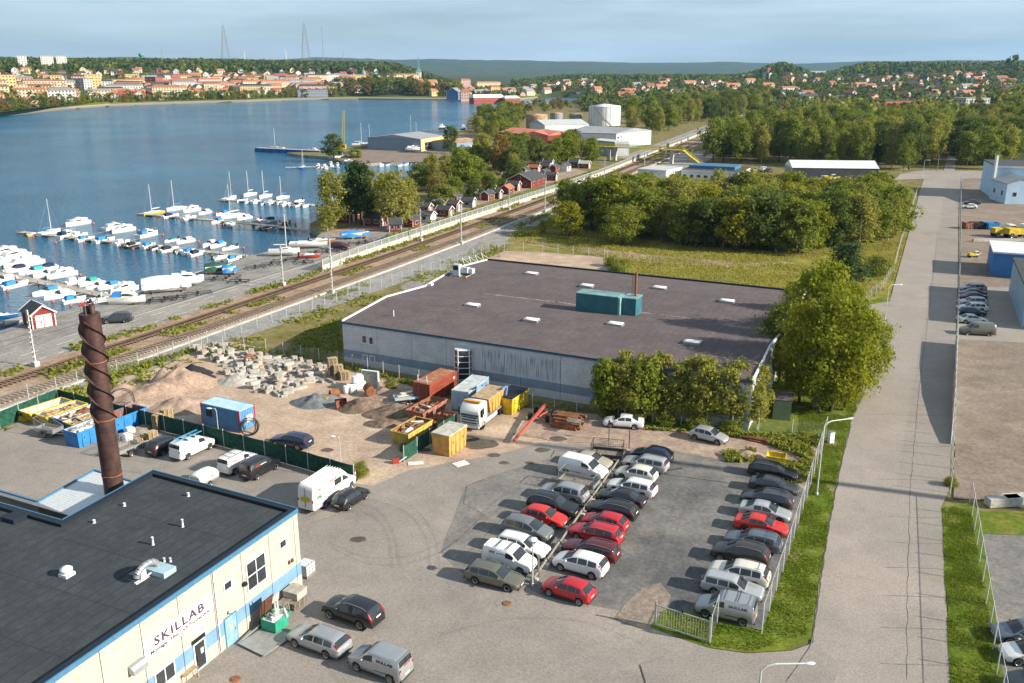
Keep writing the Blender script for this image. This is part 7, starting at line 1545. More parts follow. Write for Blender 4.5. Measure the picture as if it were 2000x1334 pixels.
# the quay hut with white doors
qa,qb = P(72,643),P(104,636);hh_ = gable_house('boathouse','red and white hut with dark roof at the quay edge','hut',P(78,634,0),oriented(P(60,626),P(84,640)) ,4.6,3.4,2.3,1.2,m_falu,m_rdark,trim=m_rw,wins=1,door=False)
for y in (-.62,.62): b = MB();b.box(2.28,2.36,y - .56,y + .56,.1,2.1);b.build('door',m_rw,hh_)
hut_z4 = [(15,868,'r','d'),(112,838,'w','d'),(100,785,'r','d'),(185,758,'o','d'),(238,802,'r','d'),(300,768,'r','d'),(305,712,'r','d'),(395,742,'g','d'),(405,672,'g','d'),(525,695,'r','d'),(530,645,'w','t'),(575,685,'r','d'),(655,655,'r','t'),(505,605,'r','g'),(190,690,'w','t'),(255,668,'w','t'),(700,632,'r','d'),(660,570,'r','d'),(775,535,'r','d'),(840,515,'r','t'),(820,560,'w','g'),(910,545,'g','d'),(955,568,'r','d'),(915,505,'r','d'),(1050,505,'w','d'),(1108,482,'r','d'),(1180,488,'r','g'),(975,512,'r','d'),(445,640,'r','d'),(935,480,'b','d'),(735,560,'r','d')]
WMAT = {'r': (m_falu,'red'),'w': (m_rw,'white'),'o': (mat('ochre_wall',(.42,.27,.10),.85),'ochre'),'g': (mat('grey_wall',(.28,.30,.31),.85),'grey'),'b': (mat('bluegrey_wall',(.20,.26,.32),.85),'blue-grey')};RMAT = {'d': (m_rdark,'dark'),'t': (m_rtile,'tiled'),'g': (m_rgrey,'pale')}
for i,(x,y,w_,r_) in enumerate(hut_z4):
    c = P(800 + x/3.448,180 + y/3.448,1.4);c.z = 0;gable_house('fishing_hut',f'{WMAT[w_][1]} fishing hut with {RMAT[r_][1]} roof by the noise barrier','hut',c,(-.40 if i % 3 else 1.17) + rb.uniform(-.08,.08),rb.uniform(3.3,4.3),rb.uniform(2.5,3.1),rb.uniform(1.9,2.2),rb.uniform(.85,1.1),WMAT[w_][0],RMAT[r_][0],'fishing huts',m_rw,wins=1)
gable_house('boat_shed','long red shed with dark grey and pale roof beside the noise barrier','shed',P(800 + 790/3.448,180 + 600/3.448,1.5),1.17,14,9,2.6,2.2,m_falu,m_rdark,trim=m_rw,z=0,wins=3)
for a,b_,L,W,rz,lb in ((668,432,7,4.5,-.3,'red cottage with dark roof under the birches on the point'),(688,425,4,3.2,1.2,'red gabled hut beside the cottage on the point'),(748,412,4,3.4,1.2,'red gabled hut standing alone at the inner shore'),(732,440,4.6,3,-.3,'low dark red shed with pale roof near the parked silver hatchback'),(772,452,3,2.4,.2,'small red shed at the end of the noise barrier lane')):
    gable_house('fishing_hut',lb,'hut',P(a,b_,0),rz,L,W,2.2,1.2,m_falu,m_rdark,'fishing huts',m_rw,wins=2)

# ------------------------------------------------------------------ noise barrier, masts, footbridge
m_bpost = plain('barrier_post',(.46,.45,.42),.8);m_bslab = mat('barrier_slab',(.42,.41,.37),.9,0,.15,1.0);m_bglass = mat('barrier_glass',(.30,.32,.31),.3,0,.1,1.0,alpha=.45)
bpts = [P(a,b_) for a,b_ in ((630,530),(715,499),(800,470),(900,436),(997,404),(1107,367),(1180,340),(1260,307),(1330,279),(1400,251))]
bar = thing('noise_barrier','long pale noise barrier with concrete base and glazed top beside the railway','noise barrier',bpts[0]);o0 = bpts[0];pos = []
for a,b_ in zip(bpts,bpts[1:]): L = (b_ - a).length;n = max(1,round(L/3.2));pos += [a.lerp(b_,i/n) for i in range(n)]
pos.append(bpts[-1]);pm = MB();pm.box(-.11,.11,-.11,.11,0,2.5);pm_me = pm.mesh('post',m_bpost)
slabs = {}
for a,b_ in zip(pos,pos[1:]):
    L = round((b_ - a).length - .24,2);az = oriented(a,b_);obj('post',pm_me,bar,a - o0,az);c = (a + b_)/2 - o0
    if L not in slabs: s1 = MB();s1.box(-L/2,L/2,-.07,.07,0,1.15);s2 = MB();s2.box(-L/2,L/2,-.02,.02,1.22,2.36);s3 = MB();s3.box(-L/2,L/2,-.06,.06,1.15,1.22);s3.box(-L/2,L/2,-.06,.06,2.36,2.44);slabs[L] = (s1.mesh('base_slab',m_bslab),s2.mesh('glazed_panel',m_bglass),s3.mesh('panel_frame',m_bpost))
    for n_,me in zip(('base_slab','glazed_panel','panel_frame'),slabs[L]): obj(n_,me,bar,c,az)
def mast(label,base,top_py,arm=2.6,z=.04):
    h = height_at(base,top_py);t = thing('catenary_mast',label,'catenary mast',(base.x,base.y,z),oriented(RL(0),RL(50)),'catenary masts')
    b = MB();b.beam((0,0,.4),(0,0,h),.16,.28);[b.beam((-.16,0,.6 + k*.7),(.16,0,.95 + k*.7),.04,.30) for k in range(int((h - 1)/.7))];b.build('shaft',m_post,t);b = MB();b.box(-.4,.4,-.4,.4,0,.7);b.build('footing',m_conc,t)
    sd = 1 if (Vector((base.x,base.y,0)) - RL((Vector((base.x,base.y,0)) - RA).dot(RD))).dot(RN) < 0 else -1
    b = MB();b.beam((0,0,h*.80),(0,sd*arm,h*.84),.07,.07);b.beam((0,0,h*.93),(0,sd*arm*.9,h*.84),.05,.05);b.build('bracket',m_post,t);b = MB();b.lathe([(.05,0),(.1,.05),(.05,.12),(.1,.18),(.05,.26)],8);b.build('insulator',m_brown,t,(0,sd*arm,h*.84 - .3));return h
for i,(bp,tp) in enumerate((((70,716),606),((553,558),480),((649,573),466),((822,471),408),((901,477),399),((994,410),372),((1064,415),354),((1258,334),293),((1180,352),310),((1370,290),252),((1300,308),275),((1430,255),228))): mast('grey lattice catenary mast beside the railway',P(*bp),tp)
for off,z_,lb in ((-2.7,5.6,'contact wire above the track nearer the hall'),(2.7,5.6,'contact wire above the track nearer the water'),(-2.7,6.7,'carrier wire above the track nearer the hall'),(2.7,6.7,'carrier wire above the track nearer the water')):
    w_ = MB();ss = list(range(-60,620,20))
    for a,b_ in zip(ss,ss[1:]): w_.tube(RL(a,off,z_),RL(b_,off,z_),.018,n=4,cap=False)
    o = w_.build('overhead_wire',m_dark);tag(o,lb,'wire','overhead wires')
m_fy = mat('bridge_yellow',(.50,.42,.04),.6,0,.2,1.0)
fb = [P(1189,313),P(1237,307),P(1312,320)];dk = 6.2
brg = thing('footbridge','yellow steel footbridge on concrete piers over the railway','footbridge',fb[0]);o0 = fb[0];line = fb[2] - fb[0];u = line.normalized();A = fb[0] - u*5;B = fb[2] + u*5;nv = Vector((-u.y,u.x,0))
for q in fb: q2 = fb[0] + u*(q - fb[0]).dot(u);b = MB();b.obox(q2.x - o0.x,q2.y - o0.y,0,1.0,1.6,dk - .5,math.atan2(u.y,u.x));b.build('pier',m_conc,brg)
b = MB();b.beam(A - o0 + Vector((0,0,dk - .3)),B - o0 + Vector((0,0,dk - .3)),2.4,.35);b.build('deck',m_fy,brg)
for s_ in (-1,1):
    b = MB();n = int((B - A).length/1.2);off = nv*(1.15*s_) - o0
    for i in range(n + 1): q = A.lerp(B,i/n) + off;b.beam(q + Vector((0,0,dk - .1)),q + Vector((0,0,dk + 1.15)),.07,.07)
    for z_ in (.35,.75,1.15): b.beam(A + off + Vector((0,0,dk + z_)),B + off + Vector((0,0,dk + z_)),.07,.08)
    for i in range(n): p_,q = A.lerp(B,i/n) + off,A.lerp(B,(i + 1)/n) + off;b.beam(p_ + Vector((0,0,dk)),q + Vector((0,0,dk + 1.1)),.05,.05)
    b.build('railing',m_fy,brg)
for e,dr_,sg in ((A,-u,1),(B,u,-1)):
    for k,(d_,zA,zB) in enumerate(((dr_,dk - .2,dk*.45),(dr_,dk*.45,.1))):
        p_ = e + dr_*(4.6*k) - o0;q = p_ + dr_*4.4;b = MB();b.beam(p_ + Vector((0,0,zA)),q + Vector((0,0,zB)),2.2,.25)
        for s_ in (-1,1):
            for z_ in (.6,1.15): b.beam(p_ + nv*s_ + Vector((0,0,zA + z_)),q + nv*s_ + Vector((0,0,zB + z_)),.08,.08)
            for i in range(4): w_ = p_.lerp(q,i/3);zz_ = zA + (zB - zA)*i/3;b.beam(w_ + nv*s_ + Vector((0,0,zz_)),w_ + nv*s_ + Vector((0,0,zz_ + 1.15)),.08,.08)
        b.build('stair',m_fy,brg)
q = P(1351,318);ys = thing('yellow_post','yellow steel stair tower at the end of the footbridge','tower',q);b = MB();hq = height_at(q,290)
for x in (-.6,.6): b.beam((x,0,0),(x,0,hq),.2,.2)
for k in range(5): b.beam((-.6,0,hq*k/5),(.6,0,hq*(k + 1)/5),.1,.1)
b.build('frame',m_fy,ys);b = MB();b.box(-.7,.7,-.1,.1,hq*.7,hq);b.build('board',m_fy,ys)

# ------------------------------------------------------------------ mid-distance buildings
def flat_block(name,label,cat,pa,pb,depth,h,mw,mr,base=None,wins=None,roof_over=.2,group=None,pitch=0.0,z=0.0,trim=None):
    """pa->pb: bottom line of the face towards the camera"""
    L = (pb - pa).length;t = thing(name,label,cat,(pa.x,pa.y,z),oriented(pa,pb),group);b = MB();b.box(0,L,0,depth,-.5,h);b.build('wall',mw,t)
    b = MB();o_ = roof_over
    if pitch: b.add([(-o_,-o_,h),(L + o_,-o_,h),(L + o_,depth/2,h + pitch),(-o_,depth/2,h + pitch),(L + o_,depth + o_,h),(-o_,depth + o_,h)],[(0,1,2,3),(3,2,4,5),(0,3,5),(1,4,2)])
    else: b.box(-o_,L + o_,-o_,depth + o_,h + .003,h + .3)
    b.build('roof',mr,t)
    if trim: b = MB();b.box(-o_ - .05,L + o_ + .05,-o_ - .12,-o_ - .003,h - .25,h + .28);b.build('fascia',trim,t)
    if wins:
        n,z0,z1 = wins
        for k in range(n): window(t,L*(k + .2)/n,L*(k + .8)/n,z0,z1,-.0,-1,2 if L/n > 3 else 1,1)
    return t
m_sheetw = mat('white_sheet',(.62,.64,.65),.6,0,.08,.4);m_sheetb = mat('pale_blue_sheet',(.42,.56,.68),.6,0,.08,.4);m_greyroof = mat('grey_sheet_roof',(.28,.29,.30),.6,0,.12,.3);m_redroof = mat('salmon_roof',(.50,.17,.11),.7,0,.12,.3);m_darkwall = mat('charcoal_wall',(.055,.06,.07),.7,0,.1,.4);m_yellowwall = mat('yellow_wall',(.58,.44,.20),.8,0,.08,.4);m_rustroof = mat('rusty_sheet_roof',(.38,.24,.15),.8,0,.3,.4)
tent = flat_block('tent_hall','long white roofed storage hall with dark grey long side','hall',P(1546,350),P(1714,352),14,4.2,m_darkwall,m_sheetw,pitch=2.2)
tl_ = (P(1714,352) - P(1546,350)).length
for x in (-.05,tl_ + .02): b = MB();b.add([(x,-.1,0),(x,14.1,0),(x,14.1,4.2),(x,7,6.4),(x,-.1,4.2)],[(0,1,2,3,4),(4,3,2,1,0)]);b.build('gable',m_sheetw,tent)
for k in range(7): b = MB();b.box(-.06,.06,-.32,14.3,0,.12);o = b.build('roof_rib',m_sheetw,tent,(tl_*k/6,0,4.2));b = None
for ch in tent.children:
    if ch.name.startswith('roof_rib'): ch.scale = (1,.5,1);ch.location.y = .1;ch.rotation_euler = (math.atan2(2.2,7.2),0,0)
lb1 = flat_block('low_office','low office with dark flat roof, white fascia and blue stripe near the tent hall','building',P(1330,352),P(1440,358),20,3.6,m_sheetw,m_rdark,wins=(8,1.0,2.3),trim=m_frame);b = MB();b.box(1,18,6,16,3.9,5.0);b.build('raised_roof',m_bluetrim,lb1)
flat_block('service_hall','flat pale hall partly hidden behind the alders near the footbridge','building',P(1245,352),P(1300,356),14,4.0,m_sheetw,m_clt,trim=m_frame)
for (x0,x1,y0,y1,m_,lb,rr_) in ((1152,1215,246,209,m_sheetw,'big white steel storage tank with conical roof',1),(1028,1070,257,226,m_rustroof,'rusty grey storage tank left of the big white tank',0),(1075,1100,243,222,m_greyroof,'small grey storage tank behind the white hall roof',0),(1112,1138,242,224,m_greyroof,'second small grey storage tank beside the big white tank',0)):
    c = P((x0 + x1)/2,y0);R = (P(x1,y0) - P(x0,y0)).length/2;c = c + Vector((0,R,0));h = height_at(P((x0 + x1)/2,y0),y1);t = thing('storage_tank',lb,'tank',(c.x,c.y,0),0,'storage tanks')
    b = MB();b.lathe([(R,0),(R,h)],36,smooth=True);b.build('shell',m_,t);b = MB();b.lathe([(R*1.01,h),(R*1.01,h + .25),(R*.05,h + R*.16)],36);b.build('roof',m_rustroof if not rr_ else m_sheetw,t)
    for k in range(24): a = 6.2832*k/24;q = MB();q.beam((R*1.003*math.cos(a),R*1.003*math.sin(a),0),(R*1.003*math.cos(a),R*1.003*math.sin(a),h),.14,.1);q.build('stiffener',m_greyroof if rr_ else m_,t)
    b = MB();b.path([(R*1.02*math.cos(-1.2 - k*.12),R*1.02*math.sin(-1.2 - k*.12),h*k/10) for k in range(11)],.12,5);b.build('stair',m_rust,t)
h1 = flat_block('industrial_hall','white gabled industrial hall with dark roof and row of windows','building',P(1110,284),P(1203,290),34,7.5,m_sheetb,m_greyroof,pitch=2.0)
flat_block('industrial_hall','older pale hall with grey roof in front of the storage tanks','building',P(1064,268),P(1150,266),28,7,m_sheetw,m_clt,pitch=2.5)
b_ = flat_block('industrial_hall','white hall end with small square windows by the service road','building',P(1203,292),P(1243,280),22,7.6,m_sheetw,m_greyroof,wins=(6,5.0,6.2));flat_block('glazed_office','grey glazed office block in front of the white hall','building',P(1148,300),P(1200,306),9,6.5,m_greyroof,m_clt,wins=(6,3.2,5.6))
flat_block('red_roof_hall','long hall with salmon-red roof among the trees by the harbour','building',P(975,274),P(1070,282),20,4.6,m_falu,m_redroof,pitch=2.2);flat_block('red_gable_shed','salmon roofed gable at the end of the red roof hall','building',P(1070,282),P(1094,276),16,4.8,m_redroof,m_redroof,pitch=2.0)
bs = flat_block('boatyard_shed','grey boatyard shed with yellow sunlit front and grey roof','building',P(822,296),P(868,288),30,6,WMAT['b'][0],m_greyroof,pitch=1.8);yf = MB();yl = (P(868,288) - P(822,296)).length;yf.box(.05,yl - .05,-.12,-.003,0,5.9);yo = yf.build('front_wall',m_yellowwall,bs);[window(bs,yl*a,yl*b,.3,4.2,-.12,-1,2,2) for a,b in ((.15,.4),(.6,.85))];flat_block('boatyard_shed','boatyard shed with rusty corrugated roof and grey walls','building',P(892,297),P(936,293),18,4.4,WMAT['b'][0],m_rustroof,pitch=1.4)
q0,q1 = P(779,290),P(822,296);b = MB();Lq = (q1 - q0).length;b.box(0,Lq,0,.4,0,6.0);o = b.build('side_wall',WMAT['b'][0]);M_ = bs.matrix_basis.inverted();v0 = M_ @ q0;v1 = M_ @ q1;o.parent = bs;o.location = (v0.x,v0.y,0);o.rotation_euler = (0,0,math.atan2(v1.y - v0.y,v1.x - v0.x))
# yellow lattice crane on the point
q = P(670,290);hq = height_at(q,216);cr_ = thing('lattice_crane','yellow lattice crane boom standing on the boatyard point','crane',q);b = MB();topv = Vector((1.4,0,hq))
for dx,dy in ((-1,-1),(1,-1),(1,1),(-1,1)): b.beam((dx*.7,dy*.7,0),topv + Vector((dx*.4,dy*.4,0)),.12,.12)
for k in range(14):
    f0,f1 = k/14,(k + 1)/14
    for s_ in (-1,1): w0,w1 = .7 - .3*f0,.7 - .3*f1;b.beam(topv*f0 + Vector((-w0*s_,-w0,0)),topv*f1 + Vector((w1*s_,-w1,0)),.08,.08);b.beam(topv*f0 + Vector((-w0,w0*s_,0)),topv*f1 + Vector((-w1,-w1*s_,0)),.08,.08)
b.build('boom',mat('crane_yellow',(.42,.34,.08),.6),cr_);b = MB();b.box(-1.5,1.5,-1.5,1.5,0,2.0);b.build('base',m_skipy,cr_)
# buildings across the road
m_lblue = mat('light_blue_cladding',(.42,.58,.72),.7,0,.07,.4);e1 = flat_block('blue_building','light blue building with white chimney at the far end of the road','building',P(1938,388),P(1938,388) + Vector((40*math.cos(-.30),40*math.sin(-.30),0)),22,9.8,m_lblue,m_rdark,trim=m_frame,z=.1);
gable_house('blue_annexe','light blue gabled annexe with small brown windows by the far building','building',P(1980,394,0),1.45,12,10,6.0,1.8,m_lblue,m_greyroof,None,None,wins=2,z=.1)
q = P(1935,388);b = MB();hq = height_at(q,304);b.box(-.3,.3,-.5,.5,0,hq);o = b.build('fin_wall',m_frame,None,(q.x,q.y,.1));tag(o,'tall white wall fin at the corner of the light blue building','wall fin');b = MB();b.box(-.33,.33,-.55,.55,hq,hq + .1);b.build('cap',m_steel,o)
e2 = flat_block('blue_hall','hall with saturated blue walls and white roof beside the parking lot','building',P(1934,540),P(1934,540) + Vector((24*math.cos(-.42),24*math.sin(-.42),0)),13,4.6,mat('strong_blue',(.04,.17,.42),.6,0,.1,.4),m_sheetw,z=.1)
e3 = flat_block('grey_blue_hall','hall with grey-blue sheet wall and dark roof at the right edge','building',P(1994,640),P(1994,640) + Vector((24*math.cos(-.42),24*math.sin(-.42),0)),26,6.0,mat('grey_blue_sheet',(.30,.40,.48),.6,0,.1,.4),m_rdark,trim=m_frame,z=.1);e3.rotation_euler.z += 0.0
for k,(a,b_,m_) in enumerate(((1909,447,m_cap),(1936,448,m_skipb),(1893,447,m_skipr))): skip(('dark open skip in the yard across the road','blue-grey open skip in the yard across the road','rusty frame skip in the yard across the road')[k],P(a,b_),.1,3.2,2.2,1.6,m_,taper=.15,z=.1,lugs=False)
def yellow_machine(label,c,rz,s=1.0):
    t = thing('yellow_loader',label,'machine',(c.x,c.y,.1),rz,'yellow machines');b = MB();b.box(-3.2*s,.4*s,-1.1*s,1.1*s,.9*s,2.2*s);b.build('body',m_skipy,t);b = MB();b.box(.4*s,1.8*s,-1.0*s,1.0*s,1.0*s,3.0*s);c_ = b.build('cab',m_frame,t);b = MB();b.box(.5*s,1.84*s,-1.03*s,1.03*s,1.9*s,2.8*s);b.build('window',m_cglass,c_);b = MB();b.beam((1.6*s,0,1.4*s),(4.2*s,0,1.9*s),.5*s,.6*s);b.build('arm',m_skipy,t);add_wheels(t,.6*s,[(-2.4*s,1.0*s),(-2.4*s,-1.0*s),(.9*s,1.0*s),(.9*s,-1.0*s)],wd=.4)
yellow_machine('yellow wheeled machine with white cab across the road',P(1962,463),.05,1.0);yellow_machine('second yellow machine at the right edge across the road',P(1990,465),.1,1.1);yellow_machine('small yellow machine lying by the blue hall',P(1902,503),.2,.42)
b = MB();b.box(-8,8,-.35,.35,0,.6);o = b.build('concrete_barrier',m_conc,None,P(1965,472) + Vector((0,0,.1)),.03);tag(o,'long low concrete kerb beside the yellow machines','concrete barrier')
for k,(a,b__) in enumerate(((1958,988),(1990,984))): q = P(a,b__);b = MB();b.box(-1.6,1.6,-.5,.5,0,.8);o = b.build('concrete_block',m_conc,None,(q.x,q.y,.12),.12);tag(o,('pale concrete block at the edge of the brown lot','second concrete block at the right edge of the brown lot')[k],'concrete block')
for k,(a,b__) in enumerate(((1447,338),(1470,336),(1488,335),(1500,337),(1448,350))): car(('van','smallvan','van','suv','suv')[k],('white','silver','white','slate','grey')[k],('white van parked beside the low office','silver van between the low office and the tent hall','white van left of the tent hall','dark car left of the tent hall','grey car below the low office')[k],c=P(a,b__),head=100,group='vehicles by the tent hall',cat='car' if k > 2 else 'van')
car('smallvan','white','white truck-like van with orange top in front of the tent hall',c=P(1606,353),head=175,cat='van',group='vehicles by the tent hall');yellow_machine('orange-yellow machine in front of the tent hall',P(1622,354),0,.8)
q = P(1738,358);b = MB();b.loft([[(1.5*math.cos(a)*k,y,1.5 + 1.5*math.sin(a)*k) for a in [6.2832*i/20 for i in range(20)]] for k,y in ((.7,-.5),(1,-.5),(1,.5),(.7,.5))],caps=False);o = b.build('concrete_ring',m_dark,None,(q.x,q.y,.05),.3);tag(o,'large black pipe ring standing beside the tent hall','pipe ring')

# ------------------------------------------------------------------ foliage
def leaf_mat(name,dark,light,autumn=None,hue=.25):
    m = bpy.data.materials.new(name);m.use_nodes = True;N,L = m.node_tree.nodes,m.node_tree.links;N.remove(N['Principled BSDF'])
    geo = N.new('ShaderNodeNewGeometry');at = N.new('ShaderNodeAttribute');at.attribute_name = 'tone';oi = N.new('ShaderNodeObjectInfo')
    def mixc(f,a,b):
        x = N.new('ShaderNodeMix');x.data_type = 'RGBA'
        if hasattr(f,'is_output'): L.new(f,x.inputs[0])
        else: x.inputs[0].default_value = f
        for i,q in ((6,a),(7,b)):
            if hasattr(q,'is_output'): L.new(q,x.inputs[i])
            else: x.inputs[i].default_value = (*q,1)
        return x.outputs[2]
    c = mixc(at.outputs['Fac'],dark,light)
    c = mixc(geo.outputs['Random Per Island'],mixc(.35,c,dark),mixc(.35,c,light))
    if autumn:
        mm = N.new('ShaderNodeMapRange');mm.inputs[1].default_value = .45;mm.inputs[2].default_value = 1.0;mm.inputs[4].default_value = hue*2;L.new(oi.outputs['Random'],mm.inputs[0]);c = mixc(mm.outputs[0],c,autumn)
    d = N.new('ShaderNodeBsdfDiffuse');t = N.new('ShaderNodeBsdfTranslucent');g = N.new('ShaderNodeBsdfGlossy');g.inputs['Roughness'].default_value = .45;ms = N.new('ShaderNodeMixShader');ms.inputs[0].default_value = .50;mg = N.new('ShaderNodeMixShader');mg.inputs[0].default_value = .0
    L.new(c,d.inputs[0]);L.new(c,t.inputs[0]);L.new(d.outputs[0],ms.inputs[1]);L.new(t.outputs[0],ms.inputs[2]);L.new(ms.outputs[0],mg.inputs[1]);L.new(g.outputs[0],mg.inputs[2]);L.new(mg.outputs[0],N['Material Output'].inputs[0]);return m
LM = dict(birch=leaf_mat('birch_leaves',(0.175,0.190,0.032),(0.400,0.385,0.085),(0.390,0.315,0.096),.16),alder=leaf_mat('alder_leaves',(0.115,0.155,0.022),(0.267,0.309,0.046),(0.312,0.290,0.060),.15),maple=leaf_mat('maple_leaves',(0.115,0.148,0.014),(0.315,0.330,0.034),(0.520,0.403,0.036),.18),oak=leaf_mat('oak_leaves',(0.062,0.096,0.022),(0.169,0.208,0.048),(0.195,0.189,0.060),.15),
          autumn=leaf_mat('autumn_leaves',(0.130,0.111,0.026),(0.286,0.220,0.058),(0.338,0.214,0.066),.25),pine=leaf_mat('pine_needles',(0.036,0.071,0.026),(0.104,0.151,0.053)),weed=leaf_mat('weed_leaves',(0.143,0.176,0.026),(0.351,0.353,0.072)),drygrass=leaf_mat('dry_grass',(0.221,0.220,0.042),(0.429,0.378,0.090)),greengrass=leaf_mat('green_grass',(0.098,0.158,0.014),(0.221,0.265,0.034)),hedge=leaf_mat('hedge_leaves',(0.104,0.164,0.014),(0.325,0.378,0.041)))
m_bark = mat('bark',(.085,.062,.045),.95,0,.3,6);m_birchbark = mat('birch_bark',(.42,.40,.36),.9,0,.3,9,col2=(.60,.58,.54))
def quad_cloud(name,C,S,m,tone=None,up=.6,aspect=.8,seed=0,flat=None,bias=None):
    g = np.random.default_rng(seed);C = np.asarray(C,float);n = len(C);S = np.broadcast_to(np.asarray(S,float),(n,))
    nv = g.normal(size=(n,3));nv[:,2] = np.abs(nv[:,2])*.8 + up
    if bias is not None: nv = g.normal(size=(n,3))*.75 + bias
    nv /= np.linalg.norm(nv,axis=1,keepdims=True)
    r = g.normal(size=(n,3));t = np.cross(nv,r);t /= np.linalg.norm(t,axis=1,keepdims=True) + 1e-9;b = np.cross(nv,t)
    if flat is not None: t = np.tile((1.,0,0),(n,1));a = g.uniform(0,6.28,n);t = np.stack([np.cos(a),np.sin(a),0*a],1);b = np.stack([g.normal(0,.25,n),g.normal(0,.25,n),np.ones(n)],1)
    h = (S/2)[:,None];V = np.stack([C - t*h - b*h*aspect,C + t*h - b*h*aspect,C + t*h*.75 + b*h*aspect,C - t*h*.75 + b*h*aspect],1).reshape(-1,3)
    me = bpy.data.meshes.new(name);me.vertices.add(4*n);me.vertices.foreach_set('co',V.astype(np.float32).ravel());me.loops.add(4*n);me.loops.foreach_set('vertex_index',np.arange(4*n,dtype=np.int32));me.polygons.add(n);me.polygons.foreach_set('loop_start',np.arange(0,4*n,4,dtype=np.int32));me.polygons.foreach_set('loop_total',np.full(n,4,np.int32))
    me.update(calc_edges=True);me.materials.append(m);at = me.attributes.new('tone','FLOAT','POINT');tn = np.repeat(np.asarray(tone if tone is not None else g.uniform(0,1,n),np.float32),4);at.data.foreach_set('value',tn);return me
def crown_points(kind,nc,nl,seed):
    g = np.random.default_rng(seed);C,T_,B_ = [],[],[];k = 0
    while k < nc:
        if kind == 'birch': z = g.uniform(.16,1.0);R = .20*math.sin(math.pi*min(1,(z - .08)*1.02)) ** .6*(1.05 - .35*z) + .02;cl = .042
        elif kind == 'pine': z = g.uniform(.30,1.0);R = .21*(1.12 - z) ** .7 + .02;cl = .050
        elif kind == 'poplar': z = g.uniform(.06,1.0);R = .105*math.sin(math.pi*min(1,z*.96 + .03)) ** .45 + .01;cl = .04
        elif kind == 'shrub': z = g.uniform(.05,.95);R = .50*math.sin(math.pi*min(.98,.12 + z*.86)) ** .5;cl = .09
        else: z = g.uniform(.17,.97);R = (.36 if kind in ('oak','autumn') else .31)*math.sin(math.pi*min(.99,.10 + (z - .12)*1.0)) ** .55;cl = .050
        a = g.uniform(0,6.2832);rr = R*math.sqrt(g.uniform(.25,1))*(1 + .75*noise.noise(Vector((math.cos(a)*1.7,math.sin(a)*1.7,z*4.5 + seed))) + (.22 if g.uniform() < .12 else 0));c = np.array([rr*math.cos(a),rr*math.sin(a),z]);n = int(nl*g.uniform(.6,1.4));pts = c + g.normal(0,1,(n,3))*cl*np.array([1,1,.75])*g.uniform(.7,1.25)
        if kind == 'birch': pts[:,2] -= np.abs(g.normal(0,.035,n))
        pts[:,2] = np.clip(pts[:,2],.03,1.04)
        cdir = np.array([c[0],c[1],(z - .5)*.5 + .12]);cdir /= np.linalg.norm(cdir) + 1e-6;bz = (pts - c);bz /= np.linalg.norm(bz,axis=1,keepdims=True) + 1e-6;B_.append(bz*.75 + cdir*.55 + np.array([0,0,.30]));C.append(pts);T_.append(np.full(n,np.clip(g.normal(.5,.28),0,1)) + g.normal(0,.08,n));k += 1
    return np.concatenate(C),np.clip(np.concatenate(T_),0,1),np.concatenate(B_)
def trunk_mesh(kind,seed):
    rr = random.Random(seed);b = MB();thin = kind in ('birch','pine','poplar');r0 = .011 if kind == 'birch' else (.016 if thin else .022);pts = [Vector((0,0,-.03))]
    for i in range(1,6): pts.append(Vector((rr.uniform(-.012,.012)*i,rr.uniform(-.012,.012)*i,i/5*(.92 if thin else .68))))
    for i in range(5): b.tube(pts[i],pts[i+1],r0*(1 - i/5.6),r0*(1 - (i + 1)/5.6),7,cap=False)
    for k in range(9 if not thin else 7):
        t = rr.uniform(.28,.95);j = min(4,int(t*5));p0 = pts[j].lerp(pts[j+1],t*5 - j);a = k*2.4 + rr.uniform(-.4,.4);ln = (.30 if not thin else .15)*(1.15 - t*.6);e = p0 + Vector((math.cos(a)*ln*.8,math.sin(a)*ln*.8,ln*.75));mid = p0.lerp(e,.5) + Vector((0,0,-.02));b.tube(p0,mid,r0*.42,r0*.28,5,cap=False);b.tube(mid,e,r0*.28,r0*.10,5,cap=False)
    return b.mesh('trunk',m_birchbark if kind == 'birch' else m_bark)
LOD = {'young': (64,40,.034),'near': (110,66,.0195),'mid': (84,60,.027),'far': (40,26,.054)}
TREES = {}
def tree_meshes(kind,lod,var):
    key = (kind,lod,var)
    if key not in TREES:
        nc,nl,ls = LOD[lod];sd = hash_(kind) + var*17 + {'near': 1,'mid': 2,'far': 3,'young': 4}[lod]
        if kind in ('oak','autumn','maple','alder','shrub') : nc = int(nc*1.25)
        C,t,bi = crown_points(kind,nc,nl,sd);g = np.random.default_rng(sd);S = ls*(.45 + 1.25*g.uniform(0,1,len(C)) ** 1.6)*(1.5 if kind == 'shrub' else 1)
        if lod == 'young': k_ = C[:,2] > .24;C,t,bi,S = C[k_],t[k_],bi[k_],S[k_]
        if kind in ('birch','poplar'): S = S*.85
        TREES[key] = (quad_cloud('crown',C,S,LM[{'poplar': 'birch','shrub': 'weed'}.get(kind,kind)],t,seed=sd,bias=bi),trunk_mesh(kind,sd))
    return TREES[key]
def hash_(s): return sum(ord(c)*(i + 3) for i,c in enumerate(s)) % 997
TN = {'birch': 'birch_tree','alder': 'alder_tree','maple': 'maple_tree','oak': 'oak_tree','autumn': 'autumn_tree','pine': 'pine_tree','poplar': 'poplar_tree','shrub': 'shrub'}
TL = {'birch': 'slender birch','alder': 'round green tree','maple': 'yellow-green maple','oak': 'dark green broad tree','autumn': 'brownish autumn tree','pine': 'dark pine','poplar': 'narrow poplar','shrub': 'bushy shrub'}
tr_ = random.Random(77)
